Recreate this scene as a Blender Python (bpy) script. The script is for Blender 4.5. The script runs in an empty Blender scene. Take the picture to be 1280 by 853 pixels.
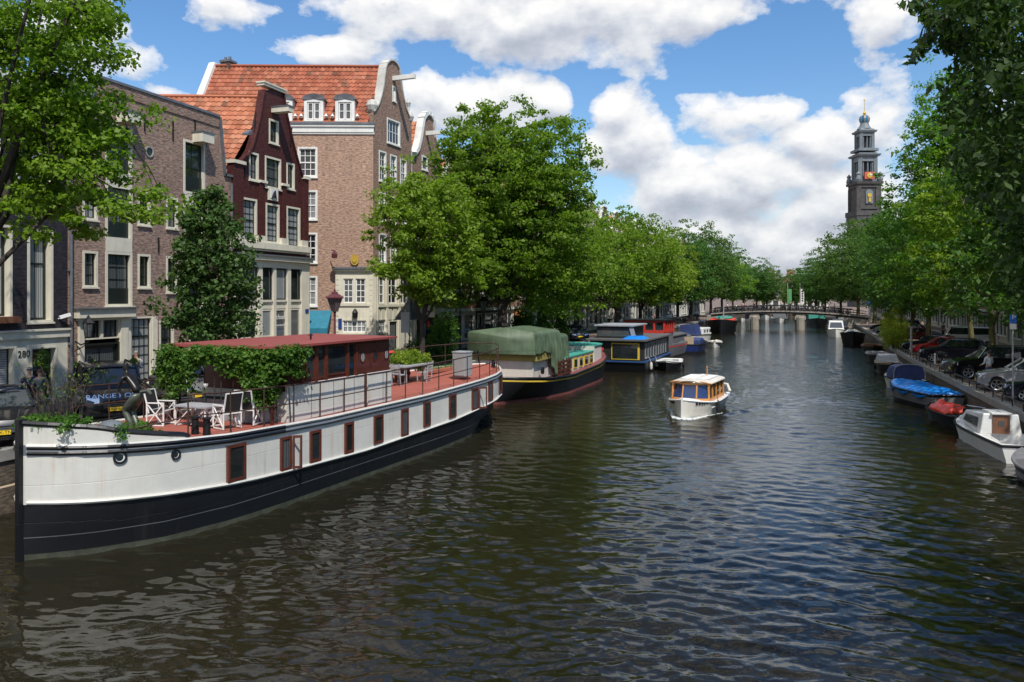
import bpy, math, random
import numpy as np
from mathutils import Vector, Matrix, noise
from mathutils.geometry import tessellate_polygon
R=math.radians
random.seed(7)
C=bpy.context.scene.collection
# ---------------------------------------------------------------- camera geometry (a level 28 mm view with lens shift)
YAW=math.atan(335/995); FO=995.0; HY=370.0; EYE=6.0
ca,sa=math.cos(YAW),math.sin(YAW)
def ray(px,py):
    a=px-640; return Vector((-sa*FO+ca*a, ca*FO+sa*a, HY-py))
def at_z(px,py,z):
    d=ray(px,py); t=(z-EYE)/d.z; return Vector((d.x*t,d.y*t,z))
def at_x(px,X):
    d=ray(px,HY); return d.y*X/d.x
def at_d(px,py,depth):
    d=ray(px,py)*(depth/FO); return Vector((d.x,d.y,EYE+d.z))
def proj(p):
    cx=p[0]*ca+p[1]*sa; dp=-p[0]*sa+p[1]*ca
    return 640+FO*cx/dp, HY-FO*(p[2]-EYE)/dp, dp
LZ=1.75; RZ=1.25                    # street level on the two banks
# ---------------------------------------------------------------- materials
M={}
def newmat(name):
    m=bpy.data.materials.new(name); m.use_nodes=True; nt=m.node_tree; nt.nodes.clear()
    out=nt.nodes.new('ShaderNodeOutputMaterial'); b=nt.nodes.new('ShaderNodeBsdfPrincipled')
    nt.links.new(b.outputs[0],out.inputs[0]); M[name]=m
    return m,nt,b,out
def N(nt,t,**k):
    n=nt.nodes.new(t)
    for a,v in k.items():
        if a[0]=='i' and a[1:].isdigit(): n.inputs[int(a[1:])].default_value=v
        else: setattr(n,a,v)
    return n
def L(nt,a,b): nt.links.new(a,b)
def ramp(nt,fac,stops):
    r=nt.nodes.new('ShaderNodeValToRGB'); L(nt,fac,r.inputs[0]); e=r.color_ramp.elements
    while len(e)<len(stops): e.new(.5)
    for i,(p,c) in enumerate(stops):
        e[i].position=p; e[i].color=(c if len(c)==4 else (*c,1))
    return r.outputs[0]
def mixc(nt,fac,a,b,mode='MIX'):
    n=nt.nodes.new('ShaderNodeMix'); n.data_type='RGBA'; n.blend_type=mode
    for s,v in ((n.inputs[0],fac),(n.inputs[6],a),(n.inputs[7],b)):
        if isinstance(v,(int,float)): s.default_value=v
        elif isinstance(v,tuple): s.default_value=(v if len(v)==4 else (*v,1))
        else: L(nt,v,s)
    return n.outputs[2]
def coords(nt,kind,scale=(1,1,1)):
    t=nt.nodes.new('ShaderNodeTexCoord'); mp=nt.nodes.new('ShaderNodeMapping'); mp.inputs[3].default_value=scale
    L(nt,t.outputs[kind],mp.inputs[0]); return mp.outputs[0]
def noi(nt,vec,sc,det=4,rough=.55):
    n=nt.nodes.new('ShaderNodeTexNoise'); n.inputs['Scale'].default_value=sc; n.inputs['Detail'].default_value=det; n.inputs['Roughness'].default_value=rough
    if vec is not None: L(nt,vec,n.inputs['Vector'])
    return n.outputs[0]
def bump(nt,b,h,st=.3,dist=.02):
    n=nt.nodes.new('ShaderNodeBump'); n.inputs['Strength'].default_value=st; n.inputs['Distance'].default_value=dist
    L(nt,h,n.inputs['Height']); L(nt,n.outputs[0],b.inputs['Normal']); return n
def sc3(c,k): return tuple(min(1,x*k) for x in c)
def plain(name,c,rough=.6,metal=0,var=.25,scale=1.5,bmp=0,spec=.5,coat=0,dirt=None):
    m,nt,b,o=newmat(name); v=coords(nt,'Object')
    n=noi(nt,v,scale,6,.65)
    col=mixc(nt,ramp(nt,n,[(.3,(0,0,0)),(.7,(1,1,1))]),sc3(c,1-var),sc3(c,1+var*.6))
    if dirt:
        vs=coords(nt,'UV',(3,.25,1)); d=noi(nt,vs,1.6,6,.7)
        col=mixc(nt,ramp(nt,d,[(.52,(0,0,0)),(.75,(.75,.75,.75))]),col,dirt)
    L(nt,col,b.inputs['Base Color']); b.inputs['Roughness'].default_value=rough; b.inputs['Metallic'].default_value=metal
    b.inputs['Specular IOR Level'].default_value=spec; b.inputs['Coat Weight'].default_value=coat
    if bmp: bump(nt,b,noi(nt,v,scale*14,4),.4,bmp)
    return m
def brick(name,c1,c2,mort,rough=.85,bw=.22,bh=.068,ms=.012,tone=.35):
    m,nt,b,o=newmat(name); v=coords(nt,'UV')
    br=N(nt,'ShaderNodeTexBrick'); L(nt,v,br.inputs['Vector'])
    for k,x in (('Scale',1.0),('Mortar Size',ms),('Mortar Smooth',.2),('Brick Width',bw),('Row Height',bh),('Bias',0.0)): br.inputs[k].default_value=x
    br.inputs['Color1'].default_value=(*c1,1); br.inputs['Color2'].default_value=(*c2,1); br.inputs['Mortar'].default_value=(*mort,1)
    wn=N(nt,'ShaderNodeTexNoise'); L(nt,coords(nt,'UV',(4.5,14,1)),wn.inputs['Vector']); wn.inputs['Scale'].default_value=1; wn.inputs['Detail'].default_value=1
    col=mixc(nt,1.0,br.outputs[0],ramp(nt,wn.outputs[0],[(.3,(.55,.55,.55)),(.72,(1.35,1.3,1.25))]),'MULTIPLY')
    big=noi(nt,coords(nt,'UV',(1,.6,1)),.55,5,.6)
    col=mixc(nt,tone,col,ramp(nt,big,[(.3,(.6,.58,.58)),(.7,(1.25,1.22,1.2))]),'MULTIPLY')
    L(nt,col,b.inputs['Base Color']); b.inputs['Roughness'].default_value=rough; b.inputs['Specular IOR Level'].default_value=.2
    bump(nt,b,br.outputs['Fac'],-.5,.01)
    return m
brick('brick_brown',(.205,.122,.095),(.335,.21,.16),(.32,.275,.235))
brick('brick_black',(.030,.027,.036),(.045,.04,.052),(.03,.028,.034),rough=.5)
brick('brick_maroon',(.075,.022,.022),(.095,.028,.026),(.06,.024,.022),rough=.55,tone=.2)
brick('brick_tan',(.33,.175,.115),(.44,.26,.18),(.42,.35,.29),ms=.013)
brick('brick_tan_front',(.22,.125,.09),(.31,.185,.14),(.30,.25,.21))
brick('brick_red',(.27,.10,.065),(.36,.15,.1),(.33,.28,.24))
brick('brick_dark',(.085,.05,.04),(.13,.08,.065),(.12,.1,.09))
brick('quay_brick',(.10,.075,.06),(.17,.13,.10),(.14,.13,.10),tone=.7)
brick('paving',(.17,.125,.105),(.26,.20,.17),(.15,.13,.11),bw=.2,bh=.1,ms=.01)
plain('cream',(.66,.62,.50),.55,var=.12,dirt=(.45,.42,.35)); plain('cream_wall',(.60,.57,.47),.7,var=.14,dirt=(.42,.4,.34))
plain('white_paint',(.78,.77,.74),.45,var=.1); plain('white_trim',(.74,.74,.70),.5,var=.12,dirt=(.5,.5,.46))
plain('dark_sash',(.012,.016,.014),.35,var=.3); plain('lead',(.16,.17,.19),.5,metal=.3,var=.3,scale=2)
plain('stone_grey',(.34,.33,.30),.85,var=.35,scale=2,bmp=.01); plain('coping',(.29,.275,.245),.8,var=.35,scale=2.5,bmp=.01)
plain('iron',(.02,.02,.022),.5,metal=.5,var=.3); plain('iron_rust',(.07,.035,.025),.65,metal=.3,var=.5,scale=6)
plain('maroon_iron',(.11,.03,.035),.45,var=.2); plain('blue_sign',(.015,.04,.22),.4,var=.1); plain('sign_blue_bright',(.01,.12,.55),.35,var=.1)
plain('teal_cloth',(.02,.17,.25),.8,var=.18,scale=3); plain('asphalt',(.06,.06,.062),.9,var=.3,scale=3,bmp=.01)
plain('orange_cloth',(.62,.20,.07),.8,var=.15); plain('gold',(.75,.48,.08),.35,metal=.6)
pass
plain('line_grey',(.10,.105,.11),.5,var=.2); plain('barge_line',(.62,.60,.54),.45,var=.1); plain('barge_grey',(.13,.15,.17),.5,var=.2)
plain('deck_red',(.33,.09,.06),.7,var=.18,scale=2,dirt=(.28,.10,.08)); plain('roof_red',(.26,.055,.048),.55,var=.15,scale=1)
plain('wood_red',(.085,.018,.013),.32,var=.35,scale=3,coat=.3); plain('wood_mid',(.105,.028,.017),.35,var=.35,scale=3,coat=.3)
plain('wood_brown',(.16,.07,.035),.6,var=.3,scale=3); plain('teak',(.62,.27,.07),.35,var=.25,scale=4,coat=.4)
plain('black_fabric',(.012,.012,.014),.85,var=.3); plain('grey_panel',(.30,.31,.31),.5,var=.15); plain('weathered',(.33,.34,.36),.7,var=.3,scale=4)
plain('tarp_green',(.085,.125,.07),.6,var=.4,scale=1.1,dirt=(.13,.17,.10)); plain('tarp_blue',(.004,.20,.68),.38,var=.25,scale=3); plain('tarp_navy',(.03,.05,.16),.6,var=.2)
plain('tarp_red',(.75,.06,.03),.45,var=.3,scale=5); plain('teal_deck',(.06,.33,.26),.6,var=.15); plain('yellow_line',(.65,.45,.05),.5,var=.1)
plain('olive_band',(.33,.27,.07),.55,var=.15); plain('pink_red',(.20,.06,.055),.6,var=.3); plain('houseboat_black',(.018,.017,.017),.6,var=.4,scale=2)
plain('flat_roof',(.10,.10,.10),.9,var=.25,scale=1,bmp=.01); plain('blue_line',(.02,.07,.20),.5,var=.1); plain('red_paint',(.55,.045,.03),.45,var=.15)
plain('grey_hull',(.16,.16,.17),.5,var=.3,scale=1.2); plain('blue_hull',(.012,.025,.12),.3,var=.3); plain('boat_white',(.68,.68,.66),.4,var=.12,scale=1.5,dirt=(.45,.43,.36))
plain('boat_cream',(.62,.59,.52),.4,var=.1,dirt=(.45,.42,.35)); plain('rubber',(.012,.012,.012),.85,var=.3); plain('chrome',(.6,.6,.62),.2,metal=1,var=.05)
plain('bark',(.045,.036,.028),.95,var=.5,scale=5,bmp=.03); plain('bark_green',(.13,.125,.05),.95,var=.45,scale=5,bmp=.03); plain('bark_birch',(.5,.5,.47),.8,var=.5,scale=7)
plain('bronze',(.12,.13,.10),.45,metal=.5,var=.35,scale=6); plain('bronze_dark',(.02,.018,.016),.35,metal=.5,var=.3)
plain('terracotta',(.35,.12,.07),.8,var=.2); plain('soil',(.05,.035,.025),.95,var=.4); plain('barrel',(.42,.38,.30),.7,var=.25)
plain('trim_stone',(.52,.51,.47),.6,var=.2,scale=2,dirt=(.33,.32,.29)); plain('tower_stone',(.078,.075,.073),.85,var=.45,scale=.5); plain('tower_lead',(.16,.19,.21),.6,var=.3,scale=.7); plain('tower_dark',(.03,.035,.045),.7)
plain('tower_blue',(.02,.16,.36),.4,var=.2); plain('clock_red',(.50,.10,.05),.6,var=.15); plain('bridge_stone',(.31,.28,.235),.85,var=.35,scale=1.5,bmp=.01)
plain('skin',(.52,.30,.21),.55,var=.08); plain('hair_dark',(.03,.018,.012),.7); plain('hair_grey',(.32,.28,.24),.7); plain('hair_brown',(.10,.05,.025),.7)
plain('cloth_navy',(.012,.025,.09),.85,var=.2,scale=6); plain('cloth_khaki',(.42,.34,.22),.85,var=.2); plain('cloth_grey',(.16,.18,.17),.85,var=.3,scale=6)
plain('cloth_white',(.74,.74,.75),.8,var=.1,scale=5); plain('cloth_black',(.015,.015,.017),.85); plain('cloth_denim',(.04,.09,.2),.85,var=.2); plain('cloth_light',(.42,.43,.43),.85,var=.2,scale=6)
plain('cloth_pink',(.55,.33,.33),.85); plain('curtain_white',(.6,.6,.58),.85,var=.2,scale=6); plain('plate_yellow',(.75,.50,.02),.45,var=.05); plain('plate_white',(.7,.7,.7),.5)
plain('green_banner',(.10,.33,.12),.7); plain('wood_box',(.42,.33,.22),.8,var=.2); plain('cafe_dark',(.02,.022,.024),.5); plain('flower_red',(.55,.05,.03),.6); plain('flower_yellow',(.8,.7,.05),.6)
plain('pink_render',(.52,.25,.24),.8,var=.12,dirt=(.4,.2,.2)); plain('foam_white',(.6,.63,.62),.6,var=.4,scale=8); plain('door_red',(.3,.07,.04),.5)
def carpaint(name,c,metal=.3):
    m=plain(name,c,.22,metal,var=.06,scale=.5,coat=.6); return m
for k,c in dict(car_black=(.008,.008,.010),car_navy=(.010,.015,.035),car_silver=(.42,.43,.45),car_red=(.33,.01,.02),car_teal=(.01,.03,.04),car_grey=(.20,.21,.22),car_white=(.65,.66,.66),car_blue=(.01,.05,.25),car_maroon=(.09,.01,.015)).items(): carpaint(k,c)
plain('rim',(.45,.46,.48),.3,metal=.9,var=.1)
def glass(name,c,rough=.04,curt=None):
    m,nt,b,o=newmat(name); b.inputs['Roughness'].default_value=rough; b.inputs['Specular IOR Level'].default_value=.9
    v=coords(nt,'Object')
    n=noi(nt,v,.6,3)
    col=mixc(nt,ramp(nt,n,[(.4,(0,0,0)),(.62,(1,1,1))]),c,sc3(c,2.2))
    if curt:
        w=N(nt,'ShaderNodeTexWave'); w.bands_direction='X'; w.inputs['Scale'].default_value=3.2; w.inputs['Distortion'].default_value=2.5
        L(nt,coords(nt,'UV',(1,.15,1)),w.inputs[0]); col=mixc(nt,ramp(nt,w.outputs[1],[(0,(0,0,0)),(1,(1,1,1))]),sc3(curt,.45),curt)
    L(nt,col,b.inputs['Base Color'])
    bump(nt,b,noi(nt,v,1.3,2),.06,.05)
    return m
glass('glass',(.012,.015,.016)); glass('glass_pale',(.05,.055,.055),.06,(.16,.165,.16)); glass('glass_curtain',(.1,.1,.1),.08,(.34,.36,.36)); glass('glass_dim',(.03,.035,.035),.05,(.10,.11,.115)); glass('glass_car',(.012,.016,.018),.03); glass('glass_blue',(.01,.02,.06),.05)
def tilemat(name,c1,c2,c3):
    m,nt,b,o=newmat(name); g=N(nt,'ShaderNodeNewGeometry')
    col=ramp(nt,g.outputs['Random Per Island'],[(0,c1),(.45,c2),(.85,c3),(1,(.16,.08,.05))])
    big=noi(nt,coords(nt,'Object'),.7,5); col=mixc(nt,.55,col,ramp(nt,big,[(.3,(.5,.45,.42)),(.65,(1.2,1.15,1.1))]),'MULTIPLY')
    sp=noi(nt,coords(nt,'Object'),9,3); col=mixc(nt,ramp(nt,sp,[(.62,(0,0,0)),(.75,(.7,.7,.7))]),col,(.14,.11,.07))
    L(nt,col,b.inputs['Base Color']); b.inputs['Roughness'].default_value=.8; b.inputs['Specular IOR Level'].default_value=.25
tilemat('tile_orange',(.32,.115,.062),(.42,.155,.085),(.50,.225,.135)); tilemat('tile_red',(.27,.085,.05),(.36,.115,.065),(.42,.165,.10)); tilemat('tile_dark',(.07,.05,.045),(.1,.07,.06),(.14,.09,.07))
def leafmat(name,c1,c2,c3,tr=.4,sc=.35):
    m,nt,b,o=newmat(name); g=N(nt,'ShaderNodeNewGeometry')
    col=ramp(nt,g.outputs['Random Per Island'],[(0,c1),(.5,c2),(1,c3)])
    oi=N(nt,'ShaderNodeObjectInfo')
    big=noi(nt,coords(nt,'Object'),sc,4,.6); col=mixc(nt,.6,col,ramp(nt,big,[(.3,(.62,.72,.6)),(.7,(1.35,1.22,1.1))]),'MULTIPLY')
    hs=N(nt,'ShaderNodeHueSaturation'); mr=N(nt,'ShaderNodeMapRange'); L(nt,oi.outputs['Random'],mr.inputs[0]); mr.inputs[3].default_value=.485; mr.inputs[4].default_value=.515
    L(nt,mr.outputs[0],hs.inputs['Hue']); L(nt,col,hs.inputs['Color']); col=hs.outputs[0]
    L(nt,col,b.inputs['Base Color']); b.inputs['Roughness'].default_value=.55; b.inputs['Specular IOR Level'].default_value=.3
    t=N(nt,'ShaderNodeBsdfTranslucent'); L(nt,mixc(nt,1.0,col,(1.25,1.5,.55),'MULTIPLY'),t.inputs[0])
    mx=N(nt,'ShaderNodeMixShader'); mx.inputs[0].default_value=tr; L(nt,b.outputs[0],mx.inputs[1]); L(nt,t.outputs[0],mx.inputs[2]); L(nt,mx.outputs[0],o.inputs[0])
leafmat('leaf_lime',(.12,.20,.018),(.17,.265,.024),(.235,.33,.035),tr=.48)
leafmat('leaf_mid',(.085,.165,.018),(.135,.235,.024),(.19,.30,.036),tr=.54)
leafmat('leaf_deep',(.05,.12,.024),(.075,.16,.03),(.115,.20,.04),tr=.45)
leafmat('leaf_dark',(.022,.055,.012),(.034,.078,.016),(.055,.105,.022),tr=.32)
leafmat('leaf_maple',(.03,.085,.02),(.05,.12,.028),(.085,.16,.04),tr=.35)
leafmat('leaf_ivy',(.045,.115,.016),(.075,.165,.022),(.13,.225,.035),tr=.45)
leafmat('leaf_yellow',(.14,.21,.02),(.22,.29,.03),(.30,.34,.05),tr=.5)
def steel(name,c,rust):
    m,nt,b,o=newmat(name); v=coords(nt,'Object')
    col=mixc(nt,ramp(nt,noi(nt,v,.8,6,.6),[(.3,(0,0,0)),(.7,(1,1,1))]),sc3(c,.86),sc3(c,1.04))
    st=noi(nt,coords(nt,'UV',(5,.18,1)),1.5,6,.7); sp=noi(nt,coords(nt,'UV',(.5,.4,1)),1.2,3)
    k=N(nt,'ShaderNodeMath',operation='MULTIPLY'); L(nt,ramp(nt,st,[(.50,(0,0,0)),(.68,(1,1,1))]),k.inputs[0]); L(nt,ramp(nt,sp,[(.45,(0,0,0)),(.65,(.75,.75,.75))]),k.inputs[1])
    col=mixc(nt,k.outputs[0],col,rust)
    br=N(nt,'ShaderNodeTexBrick'); L(nt,coords(nt,'UV'),br.inputs['Vector'])
    for q,x in (('Scale',1.0),('Mortar Size',.012),('Mortar Smooth',.8),('Brick Width',2.6),('Row Height',.85)): br.inputs[q].default_value=x
    h=N(nt,'ShaderNodeMath',operation='MULTIPLY_ADD'); L(nt,br.outputs['Fac'],h.inputs[0]); h.inputs[1].default_value=-.35; L(nt,noi(nt,v,2.2,3),h.inputs[2])
    L(nt,col,b.inputs['Base Color']); b.inputs['Roughness'].default_value=.42; bump(nt,b,h.outputs[0],.55,.02)
steel('barge_white',(.62,.61,.56),(.42,.27,.14)); steel('barge_black',(.007,.008,.010),(.03,.027,.024))
plain('scum',(.05,.055,.035),.7,var=.5,scale=3)
# ---------------------------------------------------------------- mesh builder
ORG={}
class MB:
    def __init__(s): s.v=[]; s.f=[]; s.m=[]; s.T=None
    def P(s,p):
        p=Vector(p); p=s.T@p if s.T is not None else p
        s.v.append(p); return len(s.v)-1
    def face(s,pts,m=0):
        s.f.append([s.P(p) for p in pts]); s.m.append(m)
    def idx(s,ids,m=0): s.f.append(list(ids)); s.m.append(m)
    def box(s,a,b,m=0):
        x0,y0,z0=a; x1,y1,z1=b
        i=[s.P(p) for p in ((x0,y0,z0),(x1,y0,z0),(x1,y1,z0),(x0,y1,z0),(x0,y0,z1),(x1,y0,z1),(x1,y1,z1),(x0,y1,z1))]
        for q in ((3,2,1,0),(4,5,6,7),(0,1,5,4),(1,2,6,5),(2,3,7,6),(3,0,4,7)): s.idx([i[k] for k in q],m)
    def hexa(s,p,m=0):      # 8 points, same order as box
        i=[s.P(q) for q in p]
        for q in ((3,2,1,0),(4,5,6,7),(0,1,5,4),(1,2,6,5),(2,3,7,6),(3,0,4,7)): s.idx([i[k] for k in q],m)
    def bar(s,a,b,w,h=None,m=0,up=(0,0,1)):
        a=Vector(a); b=Vector(b); h=h or w; d=(b-a).normalized(); u=Vector(up)
        if abs(d.dot(u))>.95: u=Vector((1,0,0))
        x=d.cross(u).normalized()*w/2; y=x.cross(d).normalized()*h/2
        s.hexa([a-x-y,a+x-y,a+x+y,a-x+y,b-x-y,b+x-y,b+x+y,b-x+y],m)
    def tube(s,path,r,n=6,m=0,cap=True):
        path=[Vector(p) for p in path]; rs=r if isinstance(r,(list,tuple)) else [r]*len(path)
        rings=[]; px=None
        for k,p in enumerate(path):
            d=(path[min(k+1,len(path)-1)]-path[max(k-1,0)])
            d=d.normalized() if d.length>1e-9 else Vector((0,0,1))
            if px is None:
                u=Vector((0,0,1)) if abs(d.z)<.9 else Vector((1,0,0)); px=d.cross(u).normalized()
            x=(px-d*px.dot(d)); x=x.normalized() if x.length>1e-6 else d.orthogonal().normalized(); px=x; y=d.cross(x)
            rings.append([s.P(p+(x*math.cos(6.28318*i/n)+y*math.sin(6.28318*i/n))*rs[k]) for i in range(n)])
        for a,b in zip(rings,rings[1:]):
            for i in range(n): s.idx((a[i],a[(i+1)%n],b[(i+1)%n],b[i]),m)
        if cap: s.idx(rings[0][::-1],m); s.idx(rings[-1],m)
    def lathe(s,prof,c=(0,0,0),n=16,m=0,sx=1,sy=1,rot=0):
        c=Vector(c); rings=[]
        for r,z in prof:
            if r<1e-6: rings.append([s.P(c+Vector((0,0,z)))])
            else: rings.append([s.P(c+Vector((r*sx*math.cos(rot+6.28318*i/n),r*sy*math.sin(rot+6.28318*i/n),z))) for i in range(n)])
        for k,(a,b) in enumerate(zip(rings,rings[1:])):
            mm=m[k] if isinstance(m,(list,tuple)) else m
            for i in range(n):
                j=(i+1)%n
                if len(a)==1 and len(b)==1: continue
                if len(a)==1: s.idx((a[0],b[j],b[i]),mm)
                elif len(b)==1: s.idx((a[i],a[j],b[0]),mm)
                else: s.idx((a[i],a[j],b[j],b[i]),mm)
        if len(rings[0])>1: s.idx(rings[0][::-1],m if not isinstance(m,(list,tuple)) else m[0])
        if len(rings[-1])>1: s.idx(rings[-1],m if not isinstance(m,(list,tuple)) else m[-1])
    def prism(s,poly,fa,fb,m=0,sides=True,mside=None,fronts=True,backs=True):     # poly of 2-tuples, fa/fb map them to 3-D
        a=[s.P(fa(p)) for p in poly]; b=[s.P(fb(p)) for p in poly]; n=len(poly)
        if fronts or backs:
            tri=tessellate_polygon([[Vector((p[0],p[1],0)) for p in poly]])
            for t in tri:
                if fronts: s.idx([a[k] for k in t],m)
                if backs: s.idx([b[k] for k in t[::-1]],m)
        if sides:
            for k in range(n): s.idx((a[k],a[(k+1)%n],b[(k+1)%n],b[k]),m if mside is None else mside)
    def build(s,name,mats,parent=None,smooth=False,org=None,fixn=False,bev=0):
        o0=org if org is not None else (ORG.get(parent.name,Vector((0,0,0))) if parent else Vector((0,0,0)))
        me=bpy.data.meshes.new(name)
        V=np.array([tuple(v) for v in s.v],dtype=np.float64)
        me.from_pydata([tuple(v-o0) for v in s.v],[],s.f)
        mats=mats if isinstance(mats,(list,tuple)) else [mats]
        for x in mats: me.materials.append(M[x] if isinstance(x,str) else x)
        me.polygons.foreach_set('material_index',s.m)
        if smooth: me.polygons.foreach_set('use_smooth',[True]*len(s.f))
        uv=me.uv_layers.new(name='UVMap'); buf=np.empty(len(me.loops)*2)
        k=0
        for f in s.f:
            P=V[f]; nrm=np.zeros(3)
            for i in range(1,len(f)-1): nrm+=np.cross(P[i]-P[0],P[i+1]-P[0])
            l=np.linalg.norm(nrm); nrm=nrm/l if l>1e-12 else np.array((0,0,1.))
            if abs(nrm[2])>.95: t=np.array((1.,0,0)); w=np.array((0,1.,0))
            else:
                t=np.array((-nrm[1],nrm[0],0)); t/=np.linalg.norm(t)
                if abs(t[0])>abs(t[1]) and t[0]<0 or abs(t[1])>=abs(t[0]) and t[1]<0: t=-t
                w=np.cross(nrm,t); w=w if w[2]>0 else -w
            buf[k:k+2*len(f):2]=P@t; buf[k+1:k+2*len(f):2]=P@w; k+=2*len(f)
        uv.data.foreach_set('uv',buf)
        if fixn:
            import bmesh; bm=bmesh.new(); bm.from_mesh(me); bmesh.ops.recalc_face_normals(bm,faces=bm.faces); bm.to_mesh(me); bm.free()
        if smooth=='auto': 
            me.polygons.foreach_set('use_smooth',[True]*len(s.f))
            try: me.set_sharp_from_angle(angle=R(38))
            except Exception: pass
        me.update()
        o=bpy.data.objects.new(name,me); C.objects.link(o)
        if parent: o.parent=parent
        ORG[o.name]=o0
        if bev:
            bm_=o.modifiers.new('b','BEVEL'); bm_.width=bev; bm_.segments=2; bm_.limit_method='ANGLE'
        return o
def tag(o,label=None,cat=None,group=None,kind=None):
    if label: o['label']=label
    if cat: o['category']=cat
    if group: o['group']=group
    if kind: o['kind']=kind
    return o
def thing(name,label,cat,loc=(0,0,0),rz=0,group=None,world=False):
    o=bpy.data.objects.new(name,None); C.objects.link(o); o.empty_display_size=.3
    o.location=loc; o.rotation_euler=(0,0,rz); ORG[o.name]=Vector(loc) if world else Vector((0,0,0))
    return tag(o,label,cat,group)
def kids(o): return [c for c in bpy.data.objects if c.parent==o]
def dup(o,loc=None,rz=None,label=None,group=None,scale=None,parent=None,_k=None):
    if _k is None:
        _k={}
        for c in bpy.data.objects:
            if c.parent: _k.setdefault(c.parent.name,[]).append(c)
    c=o.copy(); C.objects.link(c)
    if parent: c.parent=parent
    if loc is not None: c.location=loc
    if rz is not None: c.rotation_euler=(0,0,rz)
    if scale is not None: c.scale=(scale,)*3 if isinstance(scale,(int,float)) else scale
    if label: c['label']=label
    if group: c['group']=group
    for ch in _k.get(o.name,[]): dup(ch,parent=c,_k=_k)
    return c
def recolor(root,old,new):
    for c in kids(root):
        if c.type=='MESH' and M[old].name in [m.name for m in c.data.materials]:
            c.data=c.data.copy()
            for i,m in enumerate(c.data.materials):
                if m==M[old]: c.data.materials[i]=M[new]
def struct(mb,name,mats,**k):
    o=mb.build(name,mats,**k); o['kind']='structure'; return o
def text(parent,name,s,size,mat,loc,rot,extr=.004,org=None,label=None,sx=1,align='CENTER'):
    cu=bpy.data.curves.new('t','FONT'); cu.body=s; cu.size=size; cu.extrude=extr; cu.align_x=align; cu.align_y='CENTER'
    to=bpy.data.objects.new('t',cu); C.objects.link(to)
    bpy.context.view_layer.update()
    me=bpy.data.meshes.new_from_object(to.evaluated_get(bpy.context.evaluated_depsgraph_get())); bpy.data.objects.remove(to)
    me.materials.clear(); me.materials.append(M[mat]); me.name=name
    o=bpy.data.objects.new(name,me); C.objects.link(o)
    o0=ORG.get(parent.name,Vector((0,0,0))); o.location=Vector(loc)-o0; o.rotation_euler=rot; o.scale=(sx,1,1); o.parent=parent; ORG[o.name]=o0
    if label: o['label']=label
    return o
# ---------------------------------------------------------------- foliage
def mesh_np(name,V,F,mat,parent=None,smooth=False):
    me=bpy.data.meshes.new(name); k=F.shape[1]
    me.vertices.add(len(V)); me.vertices.foreach_set('co',V.astype(np.float32).ravel())
    me.loops.add(F.size); me.loops.foreach_set('vertex_index',F.astype(np.int32).ravel())
    me.polygons.add(len(F)); me.polygons.foreach_set('loop_start',np.arange(0,F.size,k,dtype=np.int32))
    if smooth: me.polygons.foreach_set('use_smooth',np.ones(len(F),dtype=bool))
    me.update(calc_edges=True); me.validate()
    me.materials.append(M[mat]); o=bpy.data.objects.new(name,me); C.objects.link(o)
    if parent: o.parent=parent
    ORG[o.name]=ORG.get(parent.name,Vector((0,0,0))) if parent else Vector((0,0,0))
    return o
def leaves(cl,rad,per,size,rng,flat=.65,up=.55,droop=.25,wid=.6):
    cl=np.asarray(cl,float); n=len(cl)*per
    c=np.repeat(cl,per,0); r=np.repeat(np.asarray(rad,float)*np.ones(len(cl)),per)
    d=rng.normal(size=(n,3)); d/=np.linalg.norm(d,axis=1)[:,None]
    q=rng.random(n)**.45
    p=c+d*(r*q)[:,None]*np.array((1,1,flat))
    nr=rng.normal(size=(n,3))*.55+d*.5+np.array((0,0,up)); nr/=np.linalg.norm(nr,axis=1)[:,None]
    t=rng.normal(size=(n,3))+d*.6-np.array((0,0,droop)); t-=nr*(t*nr).sum(1)[:,None]; t/=np.linalg.norm(t,axis=1)[:,None]
    b=np.cross(nr,t); s=(size*(.45+1.0*rng.random(n)))[:,None]
    V=np.stack([p-t*s*.5,p+b*s*wid*.5-nr*s*.06,p+t*s*.5-nr*s*.1,p-b*s*wid*.5-nr*s*.06],1).reshape(-1,3)
    F=np.arange(n*4).reshape(-1,4)
    return V,F
def crown_points(ells,n,rng,shell=.55,nz=.22,seed=0):
    out=[]; w=np.array([e[3]*e[4]*e[5] for e in ells])**.67; w/=w.sum()
    tries=0
    while len(out)<n and tries<n*30:
        tries+=1
        e=ells[rng.choice(len(ells),p=w)]
        d=rng.normal(size=3); d/=np.linalg.norm(d)
        q=shell+(1-shell)*rng.random()**.7 if rng.random()<.8 else rng.random()**.5*shell
        k=1+nz*2*noise.noise(Vector((d[0]*1.7+seed*3.1,d[1]*1.7+e[0],d[2]*1.7+e[2])))
        p=np.array(e[:3])+d*np.array(e[3:])*q*k
        if noise.noise(Vector((p[0]*.45+seed,p[1]*.45,p[2]*.55)))<-.30: continue      # gaps
        out.append(p)
    return np.array(out)
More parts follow.
